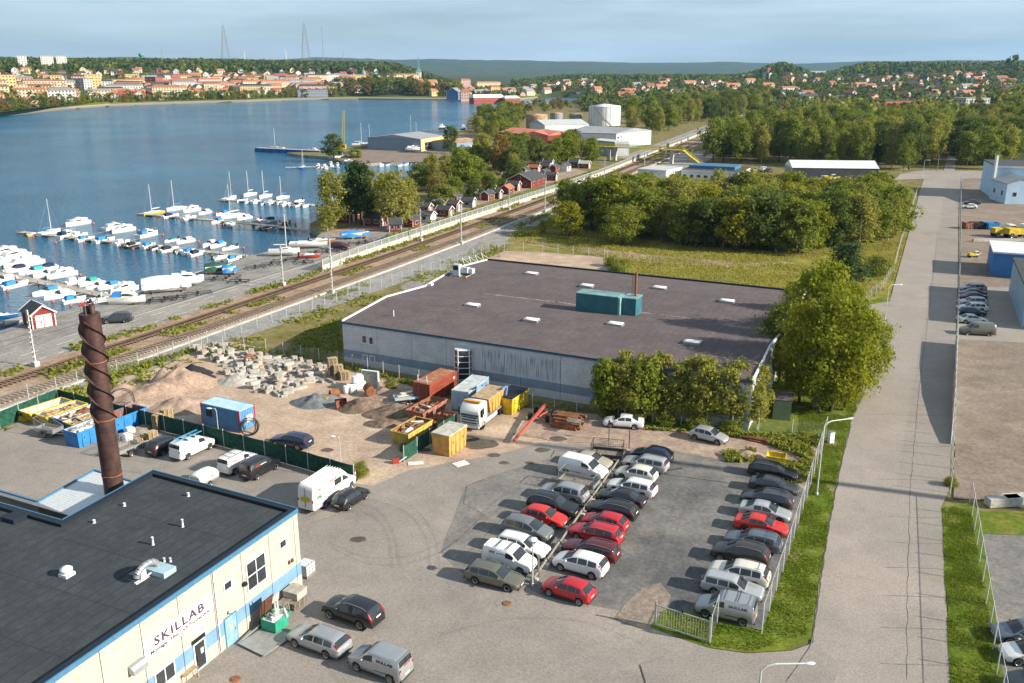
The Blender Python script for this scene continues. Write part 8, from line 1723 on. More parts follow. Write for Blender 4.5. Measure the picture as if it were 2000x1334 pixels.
def tree(kind,c,h,where,lod='mid',wide=1.0,group=None,var=None,label=None,z=None):
    v = tr_.randrange(3) if var is None else var;cm,tm = tree_meshes(kind,lod,v)
    t = thing(TN[kind],label or f'{TL[kind]} {where}','tree' if kind != 'shrub' else 'shrub',(c.x,c.y,(c.z if z is None else z) - .05),tr_.uniform(0,6.28),group or ('trees ' + where))
    w_ = h*wide*tr_.uniform(.9,1.15);t.scale = (w_,w_,h);obj('trunk',tm,t);obj('crown',cm,t);return t
def grove(poly_px,spacing,hr,mix,where,lod='mid',wide=1.0,seed=0,maxn=400,use_T=False,group=None):
    rr = random.Random(seed);pts = [P(a,b) for a,b in poly_px];pl = [(q.x,q.y) for q in pts];xs = [q[0] for q in pl];ys = [q[1] for q in pl];sp = [];tries = 0
    while tries < 9000 and len(sp) < maxn:
        tries += 1;x,y = rr.uniform(min(xs),max(xs)),rr.uniform(min(ys),max(ys))
        if not inside(x,y,pl) or any((x - a) ** 2 + (y - b) ** 2 < spacing ** 2 for a,b in sp): continue
        sp.append((x,y));tree(rr.choice(mix),Vector((x,y,max(0,terrain(x,y)))),rr.uniform(*hr),where,lod,wide,group)
    return len(sp)
def T_at(px_,py_,top,kind,where,lod='mid',wide=1.0,label=None,group=None): q = P(px_,py_);return tree(kind,q,height_at(q,top),where,lod,wide,group,label=label)
# trees by the hall
for a,b_,tp,kd,wd,lb in ((1560,790,590,'maple',.76,'large yellow-green maple overhanging the right end of the hall roof'),(1622,804,572,'maple',.80,'large maple in the middle of the clump beside the hall'),(1680,776,612,'maple',.80,'yellowing maple leaning out over the road'),(1592,742,514,'maple',.70,'tallest maple at the back of the clump beside the hall'),(1650,728,552,'maple',.70,'green maple behind the clump towards the road'),(1520,748,596,'alder',.80,'darker tree at the hall corner behind the maples'),(1648,802,672,'maple',.85,'low yellow bush-like maple at the road edge'),(1600,806,700,'alder',.8,'low tree at the front of the clump above the utility cabinet'),(1535,690,555,'maple',.6,'slim maple at the back left of the clump')): T_at(a,b_,tp,kd,'beside the hall','near',wd,lb,'trees beside the hall')
T_at(1645,590,476,'pine','beside the hall','near',1.3,'dark spruce-like tree behind the maple clump','trees beside the hall')
k_ = 0
for row,(ya,yb) in enumerate(((818,842),(808,831),(800,822))):
    for i in range(17):
        f = (i + rb.uniform(.1,.9))/17;a = 1178 + 306*f;b_ = ya + (yb - ya)*f;q = P(a,b_);tree(rb.choice(('birch','birch','birch','birch','alder')),q,rb.uniform(5.0,7.6),'in the young row along the hall wall','young',.80,'young trees along the hall wall')
for a,b_,h in ((1190,812,1.6),(1240,822,1.8),(1300,830,1.5),(1360,836,1.7),(1430,842,1.6)): tree('shrub',P(a,b_),h,'under the young trees along the hall wall','mid',1.5)
# grove behind the hall
grove([(1100,436),(1340,424),(1560,427),(1712,430),(1745,466),(1690,485),(1560,495),(1400,488),(1270,472),(1150,452)],4.3,(10,13.5),['alder','alder','birch','birch','birch','maple','oak'],'in the grove behind the hall','mid',1.02,3,170)
T_at(1112,463,396,'maple','','mid',1.35,'small round tree at the left end of the grove','trees at the edge of the grove');T_at(1215,478,398,'alder','','near',1.35,'dense round tree standing in front of the grove','trees at the edge of the grove');T_at(1060,456,430,'birch','','mid',1.1,'thin young birch left of the grove','trees at the edge of the grove')
for i,(a,b_,h) in enumerate(((1712,535,3.6),(1208,540,2.6),(1216,528,2.2),(1195,520,2.0),(1730,520,1.6))): tree('shrub',P(a,b_),h,('standing alone in the meadow by the road','at the corner of the sand pad','behind the corner of the sand pad','beside the sand pad fence','small, near the meadow fence')[i],'mid',1.3)
tree('shrub',P(704,930),1.6,'growing at the end of the green fence','near',1.1);tree('shrub',P(764,762),1.7,'leafy, on the earth bank beside the concrete slab','near',.8);tree('shrub',P(790,880),.9,'low, beside the ochre skip','near',1.2);tree('shrub',P(1855,950),1.0,'at the fence corner across the road','mid',1.0)
# forest behind the white hall
grove([(1375,322),(1450,320),(1540,321),(1640,330),(1745,336),(1830,322),(1848,290),(1838,264),(1700,256),(1600,262),(1480,275),(1400,295)],5.8,(13,20),['birch','alder','birch','alder','alder','oak'],'in the wood behind the white tent hall','mid',.74,4,270)
grove([(1872,322),(1925,332),(2010,312),(2060,270),(2000,252),(1886,256)],7.0,(13,18),['alder','birch','oak','alder'],'in the wood at the right edge','mid',1.0,5,90)
grove([(1228,256),(1290,262),(1380,241),(1480,222),(1535,206),(1480,197),(1350,207),(1240,218)],9.0,(13,19),['birch','alder','birch','oak','alder'],'in the birch belt left of the railway','mid',.95,6,130)
grove([(925,262),(962,280),(1012,256),(1026,234),(1000,222),(940,230)],8.0,(9,13.5),['alder','birch','oak','alder'],'on the wooded point by the harbour','mid',1.1,7,50)
grove([(1030,222),(1150,212),(1230,212),(1235,200),(1150,199),(1050,206),(1010,214)],13.0,(6,9),['alder','birch','autumn'],'behind the storage tanks','far',1.1,8,60)
for a,b_,tp,kd,wd in ((978,338,262,'autumn',.9),(1002,334,266,'oak',.9),(950,330,285,'oak',1.0),(1046,322,268,'oak',1.0),(1088,322,268,'alder',.9),(1070,316,280,'birch',1.0),(1138,312,272,'birch',.9),(1155,310,282,'birch',.8),(1112,316,284,'alder',1.0),(1022,318,288,'alder',1.0),(930,318,270,'birch',.8)): T_at(a,b_,tp,kd,'between the fishing huts and the red roof hall','mid',wd)
for a,b_,tp,kd,wd,lb in ((880,300,246,'oak',.75,'dark upright tree beside the rusty roofed shed'),(652,312,261,'oak',1.1,'dark round tree on the boatyard point'),(694,308,291,'shrub',1.6,'pale yellow-green shrub on the boatyard point'),(650,447,332,'birch',1.05,'sparse birch at the shore end of the far jetty'),(706,440,318,'pine',1.1,'tall pine beside the red cottage on the point'),(722,436,330,'birch',1.2,'weeping birch beside the tall pine'),(690,428,335,'alder',.9,'green tree behind the red cottage on the point'),(772,448,334,'birch',1.25,'weeping birch beside the fishing huts'),(796,436,345,'birch',1.2,'second weeping birch beside the fishing huts'),(752,408,335,'birch',.9,'birch at the inner shore'),(640,452,400,'birch',1.2,'small leaning birch at the walkway'),(850,392,348,'autumn',1.2,'reddish small tree among the fishing huts'),(848,376,300,'poplar',1.0,'narrow poplar at the inner basin'),(872,374,301,'birch',1.0,'birch right of the narrow poplar'),(902,372,299,'alder',1.05,'large green tree at the inner basin'),(928,366,303,'alder',1.0,'green tree at the inner basin near the huts'),(822,372,318,'alder',1.1,'tree at the water left of the narrow poplar'),(835,350,306,'birch',1.0,'small birch at the head of the basin'),(890,392,345,'alder',1.0,'green tree between the huts and the basin')): T_at(a,b_,tp,kd,'','mid',wd,lb,'trees by the harbour')
for i in range(26):
    a,b_ = ((rb.uniform(870,1010),rb.uniform(322,366)) if i < 11 else (rb.uniform(935,1165),rb.uniform(296,322)));q = P(a,b_)
    tree(rb.choice(('alder','birch','oak','alder','birch')),q,rb.uniform(7,13),'among the huts and sheds by the harbour','mid',1.1,'trees among the harbour sheds')
for i in range(18):
    f = rb.uniform(0,1);a = 845 + 270*f;b_ = 408 - 88*f + rb.uniform(-14,10);tree(rb.choice(('alder','oak','birch','shrub')),P(a,b_),rb.uniform(3.5,6.5),'standing between the fishing huts','mid',1.1,'small trees between the fishing huts')
# hedge behind the noise barrier
hp = [];g = np.random.default_rng(5)
for a,b_ in zip(pos,pos[1:]):
    if proj(a)[0] < 770 or proj(a)[0] > 1180: continue
    n = 260;t_ = g.uniform(0,1,n);d = (b_ - a).normalized();nv_ = Vector((-d.y,d.x,0));off = g.uniform(.9,3.0,n)
    for t,o_ in zip(t_,off): q = a.lerp(b_,t) + nv_*o_;hp.append((q.x,q.y,g.uniform(.1,2.0 + .5*noise.noise(Vector((q.x*.2,q.y*.2,0))))))
o = obj('hedge',quad_cloud('hedge',hp,.42,LM['hedge'],seed=4));tag(o,'bright green hedge between the noise barrier and the fishing huts','hedge')
# weeds, tall grass, tufts (nobody could count them)
def stuff_cloud(name,pts,size,m,label,flat=True,seed=0,aspect=1.4,up=.6):
    o = obj(name,quad_cloud(name,pts,size,m,seed=seed,flat=True if flat else None,aspect=aspect,up=up));o['kind'] = 'stuff';o['label'] = label;return o
def in_poly(poly_px,n,seed,zr,dens=None):
    pl = [(P(a,b).x,P(a,b).y) for a,b in poly_px];rr = random.Random(seed);xs = [q[0] for q in pl];ys = [q[1] for q in pl];out = [];tries = 0
    while len(out) < n and tries < n*12:
        tries += 1;x,y = rr.uniform(min(xs),max(xs)),rr.uniform(min(ys),max(ys))
        if inside(x,y,pl) and (dens is None or noise.noise(Vector((x*dens,y*dens,seed))) > rr.uniform(-.5,.35)): out.append((x,y,rr.uniform(*zr)))
    return out
stuff_cloud('meadow_grass',in_poly([(990,472),(1010,445),(1090,440),(1260,470),(1560,497),(1770,470),(1740,560),(1690,585),(1560,590),(1420,578),(1190,540),(1180,505),(1060,480)],26000,1,(.03,.16),.12),.20,LM['drygrass'],'tall yellow-green meadow grass behind the hall')
stuff_cloud('verge_tufts',in_poly([(1275,1224),(1300,1195),(1400,1216),(1490,1238),(1590,935),(1612,856),(1560,855),(1560,800),(1690,770),(1660,830),(1635,930),(1600,1145),(1580,1240),(1470,1274),(1384,1264)],26000,2,(.08,.12),.5),.09,LM['greengrass'],'tufts of grass on the road verge')
stuff_cloud('verge_tufts',in_poly([(1840,996),(1895,988),(1955,1330),(1975,1500),(1862,1500),(1848,1150)],12000,3,(.11,.15),.5),.09,LM['greengrass'],'tufts of grass on the strip at the right edge')
wp = []
for s in np.arange(-60,420,.12):
    for off,dens in ((6.4,.9),(0.2,.35),(-8.5,.12),(-12.5,.8)):
        if s > 190 and off < -6: continue
        o2 = off + rb.gauss(0,.7 if off > -12 else 1.6)
        if noise.noise(Vector((s*.11,off,2))) + .35*noise.noise(Vector((s*.6,off,5))) > .30 - dens*.5 and rb.random() < .8:
            q = RL(float(s),o2 + (interp([(-60,2),(0,1.5),(90,-2.5),(190,-1)],float(s)) if off < -12 else 0));hgt = max(.15,1.0*noise.noise(Vector((s*.13,off,2))) + .35)
            for _ in range(3): wp.append((q.x + rb.gauss(0,.3),q.y + rb.gauss(0,.3),rb.uniform(.05,hgt)))
stuff_cloud('weeds',wp,.34,LM['weed'],'green and yellow weeds growing along the railway',seed=6,flat=False,up=.2)
wp = []
for poly,n,hh,sd in (([(395,676),(520,683),(700,716),(900,768),(1165,802),(1170,812),(900,780),(660,718),(520,694)],3800,.45,1),([(1230,838),(1400,852),(1560,850),(1610,860),(1575,900),(1480,862),(1300,842)],2600,.5,2),([(1410,885),(1475,880),(1475,905),(1420,905)],500,.5,3),([(150,735),(330,700),(380,680),(370,692),(250,735),(200,755)],1500,.7,4),([(1530,905),(1590,890),(1590,940),(1540,950)],400,.35,5),([(580,655),(668,620),(668,710),(560,690)],1500,.4,6)):
    wp += [(x,y,z_) for x,y,z_ in in_poly(poly,n,sd,(.05,hh),.6)]
stuff_cloud('weeds',wp,.26,LM['weed'],'weeds along the fences of the yard',seed=7,flat=False,up=.2)
wp = [(q.x + rb.gauss(0,.5),q.y + rb.gauss(0,.5),rb.uniform(.05,.5)) for q in (P(rb.uniform(0,620),0.0 + 700) for _ in range(0))]

# ------------------------------------------------------------------ the town across the bay and beyond
fr_ = random.Random(404)
def wall(n,c): return mat('town_' + n,c,.85,0,.06,.15)
TW = [wall('white',(.62,.61,.58)),wall('cream',(.62,.52,.34)),wall('yellow',(.60,.44,.20)),wall('red',(.34,.09,.055)),wall('grey',(.40,.40,.39)),wall('pink',(.56,.36,.27))];TWN = ['white','cream','yellow','red','grey','pinkish']
TR = [mat('tile_orange',(.37,.155,.085),.85,0,.15,.1),mat('tile_red',(.27,.10,.065),.85,0,.15,.1),m_rdark,mat('roof_grey',(.24,.24,.25),.8,0,.1,.1)];TRN = ['orange','red','dark','grey']
m_bal = mat('balcony',(.50,.47,.42),.8);m_twin = plain('town_pane',(.07,.08,.09),.2,spec=.6)
def apartment(label,x0,x1,yt,yb,mw,mr,turn=0.0,depth=12.0,pitch=1.6,bal=False,name='apartment_block',wins=True,base=None,storey=2.9):
    c = base or T((x0 + x1)/2,yb);D = c.y*CP;L = (x1 - x0)*D/FPX;H = (yb - yt)*D/FPX - pitch*.6;H = max(H,3);t = thing(name,label,'building',(c.x,c.y,c.z - .2),turn,'town buildings')
    b = MB();b.box(-L/2,L/2,0,depth,-4,H);b.build('wall',mw,t)
    b = MB();o_ = .5
    if pitch > .5: b.add([(-L/2 - o_,-o_,H),(L/2 + o_,-o_,H),(L/2 - 2,depth/2,H + pitch),(-L/2 + 2,depth/2,H + pitch),(L/2 + o_,depth + o_,H),(-L/2 - o_,depth + o_,H)],[(0,1,2,3),(3,2,4,5),(0,3,5),(1,4,2)])
    else: b.box(-L/2 - .2,L/2 + .2,-.2,depth + .2,H + .003,H + .5)
    b.build('roof',mr,t)
    if wins:
        w_ = MB();ns = max(1,int(H/storey));nx = max(2,int(L/3.2));bl = MB();ny = max(1,int(depth/4))
        for s_ in range(ns):
            z = H*s_/ns + .9
            for k in range(nx):
                x = -L/2 + L*(k + .5)/nx;w_.box(x - .7,x + .7,-.08,.05,z,z + 1.45)
                if bal and k % 3 == 1: bl.box(x - 1.6,x + 1.6,-1.3,-.1,z - .9,z + .15)
            for sx in (-1,1):
                for k in range(ny): y = depth*(k + .5)/ny;w_.box(*sorted((sx*(L/2 - .05),sx*(L/2 + .08))),y - .6,y + .6,z,z + 1.4)
        o = w_.build('windows',m_twin,t);o['kind'] = 'stuff'
        if bal and bl.v: o = bl.build('balconies',m_bal,t);o['kind'] = 'stuff'
    return t
Wc,Cc,Yc,Rc,Gc,Pc = TW;Or,Rd,Dk,Gy = TR
for x0,x1,yt,yb,mw,mr,turn,bal,lb,pt in (
  (3,33,147,182,Yc,Or,.5,0,'yellow apartment tower at the left edge of the town',.3),(30,54,165,181,Cc,Rd,.5,1,'low cream block beside the leftmost yellow tower',.3),(52,128,157,181,Cc,Or,.1,1,'long cream balcony block behind the shore trees',1.2),(128,176,154,178,Gc,Dk,-.6,1,'grey balcony block seen at an angle',.3),(170,199,146,177,Yc,Or,.5,0,'yellow apartment tower above the grey balcony block',.3),(87,121,147,160,Yc,Or,.3,0,'yellow block behind the long cream balcony block',.3),
  (209,278,155,172,Cc,Or,.1,1,'cream balcony block with thin orange roof',.8),(246,272,145,158,Yc,Gy,.4,0,'small yellow block with flat roof above the cream one',.3),(278,312,151,173,Rc,Dk,-.6,1,'dark brick balcony block',.3),(311,329,153,173,Yc,Rd,.5,0,'narrow yellow gable block beside the dark brick block',.3),(321,345,160,173,Cc,Rd,.5,1,'cream stepped block with balconies',.3),(212,275,166,185,Wc,Gy,.05,1,'white row house with blue-grey roof near the shore',1.4),
  (39,54,110,140,Wc,Gy,.35,0,'leftmost white tower block on the ridge',.2),(84,106,110,140,Wc,Gy,.35,0,'widest white tower block on the ridge',.2),(114,132,110,139,Wc,Gy,.35,0,'rightmost white tower block on the ridge',.2),
  (22,60,132,143,Cc,Or,.2,0,'orange roofed hall below the white towers',2.2),(27,84,178,190,Wc,Rd,.1,0,'long white house with red roof behind the shore trees',2.4),(117,156,175,185,Pc,Or,.1,0,'pinkish house with orange roof near the shore',2.4),(335,379,155,172,Rc,Or,.1,0,'red brick house with orange roof in the middle of the town',2.4),(387,448,160,174,Wc,Or,.05,1,'long white house with orange roof',2.4),(415,451,149,161,Cc,Or,.1,0,'cream house with orange roof above the long white one',2.2),(451,483,158,172,Pc,Or,.2,1,'pinkish balcony house with orange roof',2.2),
  (512,567,157,177,Cc,Or,.1,0,'broad cream house with bright orange roof',2.6),(602,640,146,167,Cc,Dk,.1,0,'tall cream town house with dark roof',1.4),(639,680,145,160,Wc,Gy,.05,0,'long white public building',1.0),(679,716,146,158,Yc,Gy,.05,0,'yellow public building with copper dome',1.0),(567,618,156,171,Gc,Gy,.05,0,'grey flat block beside the cream town house',.3),(582,641,175,191,mat('glass_wall',(.20,.23,.26),.4),Dk,.05,0,'dark glass building at the shore',.3),(475,520,147,157,Cc,Rd,.1,0,'cream house with long red roof',2.2),(522,580,147,157,Wc,Or,.1,0,'white house with long orange roof',2.2),(755,822,144,152,Cc,Rd,.05,0,'long red roofed house below the church',2.2),(640,676,162,178,Wc,mat('copper_roof',(.30,.45,.40),.7),.1,0,'white building with pale green roof near the shore',1.2),
  (923,990,187,200,Rc,Wc,.05,0,'long red boathouse with white roof on the quay',4.0),(985,1018,189,200,Rc,Wc,.05,0,'short red boathouse with white roof at the quay end',3.0),(987,1010,177,190,Wc,Gy,.1,0,'white stepped building behind the red boathouses',.3),(925,960,176,188,Wc,Gy,.2,0,'white gabled building behind the long boathouse',3.0),(900,920,155,175,Pc,Or,.2,0,'pinkish town house near the river mouth',2.0),(930,980,160,175,Cc,Or,.2,0,'cream town house row near the river mouth',2.0),(958,978,168,186,Yc,Or,.2,0,'yellow town house near the river mouth',2.0),
  (1524,1565,170,187,Wc,Or,.2,0,'white two-storey house with red roof at the railway bend',2.4),(1559,1584,182,198,Cc,Gy,.4,0,'pale gabled house at the railway bend',2.4),(1718,1790,197,222,Rc,Dk,.05,0,'long dark red brick building behind the wood',.3),(1772,1828,207,223,Rc,Or,.05,0,'brick building with orange roof behind the wood',.4),(1611,1672,209,219,Gc,Wc,.05,0,'low pale roofed shed behind the wood',.3),(1660,1721,214,227,Wc,Wc,.1,0,'low white hall behind the wood',.3),(1874,1941,192,217,Gc,Gy,.05,0,'grey warehouse behind the right-hand wood',.3),(1496,1525,133,142,Rc,Or,.1,0,'brick block on the slope of the round hill',.4),(1443,1510,146,153,Wc,Gy,.05,0,'long white block below the round hill',.3),(1556,1690,139,145,Gc,Gy,.02,0,'very long white industrial building below the right ridge',.3),(1804,1847,152,160,Rc,Or,.1,0,'red roofed row below the right ridge',1.5),(1387,1402,160,175,Wc,Or,.3,0,'villa with red roof among the trees right of the bridge',2.0),(1429,1443,170,183,Wc,Or,.2,0,'white villa with orange roof near the railway',2.0),(1436,1468,180,190,m_darkwall,Dk,.1,0,'dark flat building near the railway',.3),(1640,1700,163,172,Rc,Or,.1,0,'brick row with orange roof in the right town',1.5),(1730,1780,160,170,Pc,Or,.1,0,'pinkish row with orange roof in the right town',1.5),(1860,1890,168,180,Wc,Gy,.1,0,'white block in the right town',.3),(1870,1900,214,226,Rc,Or,.3,0,'red wooden house at the end of the wood lane',2.0)):
    apartment(lb,x0,x1,yt,yb,mw,mr,(turn if turn < 0 else max(turn,.42)),12 if x1 - x0 < 60 else 16,pt,bool(bal))
# small houses, scattered on the slopes by street rows
HC = 0
def scatter_houses(n,xr,dr,wts,rts,size,storeys,where,by_shore=True,seed=0):
    global HC;rr = random.Random(seed);sp = [];tries = 0
    while len(sp) < n and tries < n*30:
        tries += 1;p_ = rr.uniform(*xr);a = (p_ - 1000)/(FPX*.955);d = rr.uniform(*dr);y = (shore_y(a) + d) if by_shore else d;x = a*y
        if any(abs(x - q[0]) < 15 and abs(y - q[1]) < 22 for q in sp): continue
        sp.append((x,y));w_,r_ = rr.choice(wts),rr.choice(rts);L,W = rr.uniform(*size),rr.uniform(7,9.5);st = rr.choice(storeys)
        gable_house('town_house',f'{TWN[w_]} house with {TRN[r_]} roof {where}','house',Vector((x,y,terrain(x,y) - .3)),rr.choice((.45,.6,1.9,2.1)) + rr.uniform(-.15,.15),L,W,2.8*st,3.2,TW[w_],TR[r_],'houses ' + where,None,False,max(2,int(L/4)),rr.random() < .5,st,True)
scatter_houses(105,(-10,760),(330,520),[0,0,0,0,1,1,3,4],[0,1,2,2,2,3],(9,13),[1,2,2],'on the upper slope of the town',seed=1)
scatter_houses(70,(330,720),(110,330),[0,0,1,1,2,5],[0,0,1,2,3],(12,22),[2,3,3],'in the middle of the town',seed=2)
scatter_houses(30,(0,580),(35,110),[0,0,1,3,5],[0,1,2],(12,18),[2,2],'along the shore of the town',seed=3)
scatter_houses(58,(830,1130),(30,420),[0,1,2,5],[0,0,1,3],(10,18),[2,3],'near the river mouth',seed=4)
scatter_houses(110,(1130,1990),(1050,1750),[0,0,1,0,5],[0,0,1,2,3],(12,24),[2,3,3],'in the right-hand town',False,5)
scatter_houses(22,(1560,1880),(820,1150),[0,1,3],[0,1,1,2],(10,16),[1,2],'between the wood and the right-hand town',False,6)
rq = random.Random(91);spq = []
while len(spq) < 46:
    p_ = rq.uniform(-5,730);a = (p_ - 1000)/(FPX*.955);d_ = rq.uniform(45,300);y = shore_y(a) + d_;x = a*y
    if any(abs(x - q[0]) < 24 and abs(y - q[1]) < 30 for q in spq): continue
    spq.append((x,y));w_,r_ = rq.choice((0,0,1,1,5,2)),rq.choice((0,0,1,3,2));L2 = rq.uniform(20,38);st = rq.choice((3,3,4));c_ = Vector((x,y,terrain(x,y)));D_ = y*CP;wpx = L2*FPX/D_
    apartment(f'{TWN[w_]} {("three", "four")[st - 3]}-storey block with {TRN[r_]} roof in the town centre',p_ - wpx/2,p_ + wpx/2,0,(st*3.0 + 1.2)*FPX/D_,TW[w_],TR[r_],rq.uniform(.3,.6),11,2.2,rq.random() < .4,base=c_)
# church, masts, water tower, turbines, bridge
c = T(818,157);hs = height_at(c,107) - c.z;ch = thing('church','white church tower with slender green copper spire','church',c);b = MB();b.box(-4.5,4.5,-4.5,4.5,-3,hs*.32);b.build('tower',TW[0],ch);m_cop = mat('copper',(.10,.27,.22),.6,0,.15,.3)
b = MB();b.add([(-4.8,-4.8,hs*.32),(4.8,-4.8,hs*.32),(4.8,4.8,hs*.32),(-4.8,4.8,hs*.32),(-2.2,-2.2,hs*.46),(2.2,-2.2,hs*.46),(2.2,2.2,hs*.46),(-2.2,2.2,hs*.46),(0,0,hs*.98)],[(0,1,5,4),(1,2,6,5),(2,3,7,6),(3,0,4,7),(4,5,8),(5,6,8),(6,7,8),(7,4,8)]);b.build('spire',m_cop,ch);b = MB();b.tube((0,0,hs*.97),(0,0,hs*1.04),.2,n=5);b.build('weathervane',m_cop,ch);b = MB();b.box(-18,-4.6,-5,5,-3,hs*.18);b.build('nave',TW[0],ch)
c = T(710,157) if T(710,157) else P(710,157);dm = thing('dome_turret','round green copper dome on the yellow public building','turret',c + Vector((0,3,0)));b = MB();b.lathe([(4,0),(4,10)],14);b.build('drum',TW[2],dm);b = MB();b.lathe([(4.6,10),(4.2,13),(2.8,15.5),(1,17),(.6,20),(.1,23)],14);b.build('dome',m_cop,dm)
def lattice_mast(label,px_,pt,pb,w0,w1,D=2100,legs=True):
    d = ray(px_,pb);t_ = D/d.y;c = Vector((d.x*t_,D,CAMH + d.z*t_));h = height_at(c,pt) - c.z;t = thing('radio_mast',label,'radio mast',c,.4,'radio masts');b = MB();m_ = plain('mast_steel',(.22,.24,.27),.6)
    if legs:
        for dx,dy in ((-1,-1),(1,-1),(1,1),(-1,1)): b.beam((dx*w0,dy*w0,-30),(dx*w1,dy*w1,h),.5,.5)
        n = 13
        for k in range(n):
            f0,f1 = (k/n) ** .85,((k + 1)/n) ** .85;a,c_ = w0 + (w1 - w0)*f0,w0 + (w1 - w0)*f1
            for s_ in (-1,1):
                for y in (-1,1): b.beam((-a*s_,a*y,h*f0),(c_*s_,c_*y,h*f1),.28,.28);b.beam((a*y,-a*s_,h*f0),(c_*y,c_*s_,h*f1),.28,.28)
    else: b.tube((0,0,-20),(0,0,h),w0,w1,6)
    b.build('frame',m_,t);b = MB();b.tube((0,0,h),(0,0,h*1.06),.25,n=5);b.build('aerial',m_,t)
lattice_mast('left lattice radio mast on the skyline',441,48,116,9,1.3);lattice_mast('taller lattice radio mast on the skyline',598,45,120,10,1.3);lattice_mast('thin tubular radio mast right of the lattice masts',632,54,118,1.0,.5,legs=False);lattice_mast('thin short aerial on the left ridge',317,93,112,.8,.4,legs=False);lattice_mast('thin aerial far right of the radio masts',671,99,118,.8,.4,legs=False)
for i,(a,tp) in enumerate(((478,98),(559,98))):
    d = ray(a,116);t_ = 5200/d.y;c = Vector((d.x*t_,5200,CAMH + d.z*t_));h = height_at(c,tp) - c.z;t = thing('wind_turbine',('left white wind turbine on the skyline','right white wind turbine on the skyline')[i],'wind turbine',c,.2,'wind turbines');b = MB();b.tube((0,0,-30),(0,0,h),2.2,1.4,8);b.build('tower',TW[0],t)
    for k in range(3): an_ = k*2.094 + .3 + i;b = MB();b.beam((0,-3,h),(math.sin(an_)*h*.55,-3,h + math.cos(an_)*h*.55),1.6,.5);b.build('blade',TW[0],t)
    b = MB();b.box(-1.5,1.5,-4,3,h - 1.5,h + 1.5);b.build('nacelle',TW[0],t)
d = ray(277,116);t_ = 1900/d.y;c = Vector((d.x*t_,1900,CAMH + d.z*t_));wt = thing('water_tower','green round water tower on the left ridge','water tower',c);b = MB();b.lathe([(3.2,-20),(3.2,6)],14);b.build('shaft',m_cop,wt);b = MB();b.lathe([(3.2,5),(5.5,7),(5.5,11),(1,12.5)],16);b.build('tank',m_cop,wt)
c = T(1694,218);wt = thing('water_tower','brick chimney with white round top behind the wood','chimney',c);hh = height_at(c,197) - c.z;b = MB();b.lathe([(2.0,-2),(1.8,hh*.75)],12);b.build('shaft',m_rtile,wt);b = MB();b.lathe([(1.9,hh*.75),(4.2,hh*.84),(4.2,hh*.95),(.5,hh)],16);b.build('top',TW[0],wt)
q0,q1 = P(1122,191,WATER_Z),P(1240,187.5,WATER_Z);br = thing('road_bridge','low dark road bridge with pale piers over the river mouth','bridge',(q0.x,q0.y,0),oriented(q0,q1));L = (q1 - q0).length;b = MB();b.box(0,L,-4,4,4.2,6.4);b.build('deck',plain('bridge_dark',(.07,.09,.10),.7),br)
for k in range(6): b = MB();b.box(L*(k + .5)/6 - 1.6,L*(k + .5)/6 + 1.6,-4.2,4.2,-3,4.2);b.build('pier',m_conc,br)
c0 = P(872 + 15,196,0);bh = gable_house('harbour_house','blue and white timbered house at the waterfront','house',c0 + Vector((0,10,1.2)),1.3,18,16,9.5,5,mat('harbour_blue',(.10,.15,.30),.8),TR[3],None,m_rw,False,3,False,3,True);apartment('pink and white waterfront house beside the blue one',886,903,180,196,TW[5],TR[0],.2,base=c0 + Vector((14,8,1.2)))
# shore trees, park trees (one by one), and the far woods that read as one mass
for i in range(66):
    p_ = -15 + i*10.9 + fr_.uniform(-2,2);a = (p_ - 1000)/(FPX*.955);y = shore_y(a) + fr_.uniform(9,24);x = a*y;tree(fr_.choice(('autumn','alder','oak','alder','maple')),Vector((x,y,1.6)),fr_.uniform(9,12.5),'in the row along the far promenade','far',1.05,'trees along the far promenade')
for i in range(70):
    p_ = fr_.uniform(665,905);a = (p_ - 1000)/(FPX*.955);y = shore_y(a) + fr_.uniform(25,190);x = a*y;tree(fr_.choice(('autumn','oak','oak','alder','autumn')),Vector((x,y,max(2.5,terrain(x,y)))),fr_.uniform(13,20),'in the park below the church','far',1.1,'trees in the park below the church')
def wood(name,label,n,xr,dr,hr,mixes,by_shore,seed,q=16,exclude=None):
    g = np.random.default_rng(seed);cs = {k: [] for k in mixes}
    for i in range(n):
        p_ = g.uniform(*xr);a = (p_ - 1000)/(FPX*.955);d = dr[0] + (dr[1] - dr[0])*g.uniform() ** 1.1;y = (shore_y(a) + d) if by_shore else d;x = a*y;z = terrain(x,y) - .3
        if exclude and exclude(p_,y): continue
        if inside(x,y,WPOLY): continue
        cs[mixes[g.integers(len(mixes))]].append((x,y,z,g.uniform(*hr)))
    for k,c in cs.items():
        if not c: continue
        A = np.array(c);n_ = len(A);z = g.uniform(.15,1,(n_,q));R = .34*np.sin(np.pi*np.clip(.12 + (z - .12)*.95,0,.99)) ** .6*(1 if k != 'pine' else .7);an = g.uniform(0,6.28,(n_,q));H = A[:,3:4];pts = np.stack([A[:,0:1] + R*H*np.cos(an),A[:,1:2] + R*H*np.sin(an),A[:,2:3] + z*H],-1);bi = np.stack([np.cos(an),np.sin(an),.5 + 0*an],-1).reshape(-1,3)
        tone = np.repeat(np.clip(g.normal(.5,.3,n_),0,1),q);o = obj(name,quad_cloud(name,pts.reshape(-1,3),np.repeat(A[:,3]*.30,q),LM[k],tone,seed=seed,bias=bi));o['kind'] = 'stuff';o['label'] = label
wood('ridge_forest','wood covering the ridge above the town',5200,(-150,900),(470,880),(9,13),['oak','pine','pine','oak','oak','pine','alder'],True,1)
wood('town_trees','trees between the houses of the town',750,(-60,860),(40,480),(6,10),['oak','alder','oak','autumn'],True,2)
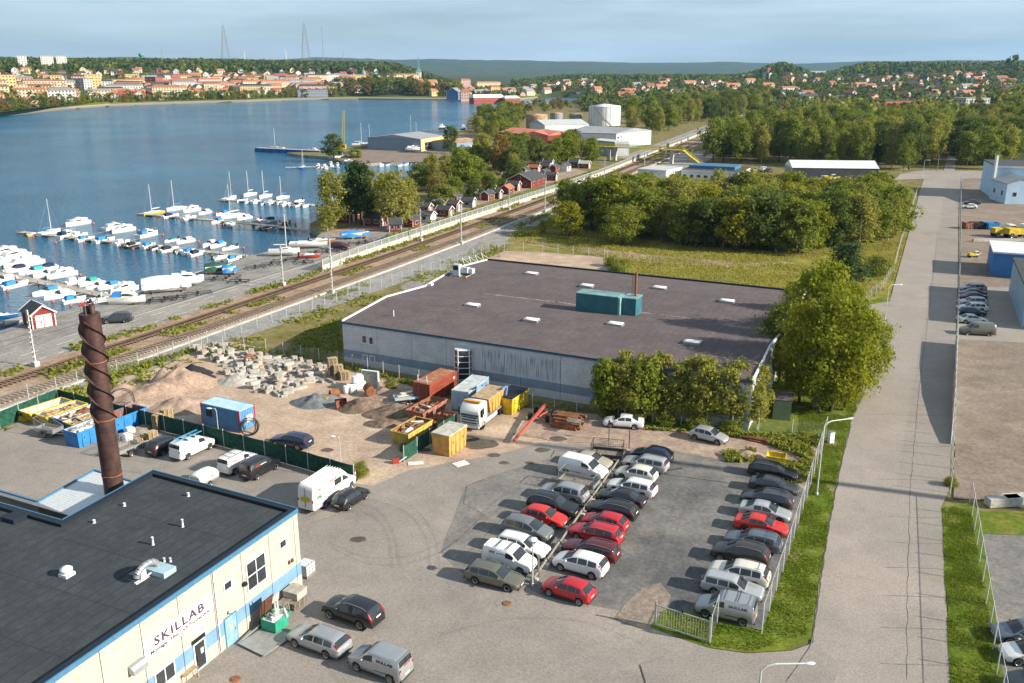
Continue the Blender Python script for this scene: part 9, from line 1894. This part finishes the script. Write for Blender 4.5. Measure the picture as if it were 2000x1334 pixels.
wood('river_wood','wood behind the river mouth',1800,(850,1180),(60,900),(6,9.5),['oak','oak','autumn','alder','pine','oak'],True,3)
wood('east_wood','trees filling the right-hand town',4300,(1130,2080),(880,1800),(6.5,11),['oak','alder','oak','pine','oak','autumn','pine'],False,4)
wood('hill_forest','forest on the hills beyond the right-hand town',5200,(1000,2080),(1750,2650),(10,15),['oak','pine','pine','oak','alder'],False,5)
wood('railway_wood','bushes and trees along the far railway',700,(1530,2050),(560,900),(7,13),['alder','birch','oak','autumn'],False,6,exclude=lambda p_,y: 1850 < p_ < 1880)
T_big = T(1972,160)
if T_big: tree('oak',T_big,height_at(T_big,108) - T_big.z,'','far',.8,'trees on the skyline',label='single tall tree rising above the skyline at the right edge')
# ------------------------------------------------------------------ haze
hz_ = MB();hz_.box(-15500,15500,-700,15600,-9.0,420.0);ho = hz_.build('haze',None or bpy.data.materials.new('haze'));ho['kind'] = 'stuff';ho['label'] = 'thin pale blue haze in the air'
mh = ho.data.materials[0];mh.use_nodes = True;N,Lk = mh.node_tree.nodes,mh.node_tree.links;N.remove(N['Principled BSDF']);pv = N.new('ShaderNodeVolumePrincipled');pv.inputs['Color'].default_value = (.30,.60,1,1);pv.inputs['Density'].default_value = 0.000045;pv.inputs['Anisotropy'].default_value = .2;Lk.new(pv.outputs[0],N['Material Output'].inputs['Volume'])
# ------------------------------------------------------------------ labels: what still shares one gets its place in the photograph
def ordinal(n): return f"{n}{'th' if 10 <= n % 100 <= 20 else {1: 'st', 2: 'nd', 3: 'rd'}.get(n % 10, 'th')}"
by = {}
for o in AUTO:
    if o.get('label'): by.setdefault(o['label'],[]).append(o)
for lb,os_ in by.items():
    if len(os_) < 2: continue
    os_.sort(key=lambda o: proj(o.location)[0])
    for i,o in enumerate(os_):
        sfx = ' from the left' if len(lb.split()) <= 12 else (' from left' if len(lb.split()) <= 13 else '')
        o['label'] = f'{ordinal(i + 1)} {lb}' + (', counted' + sfx if len(lb.split()) <= 11 else ',' + sfx if sfx else '')
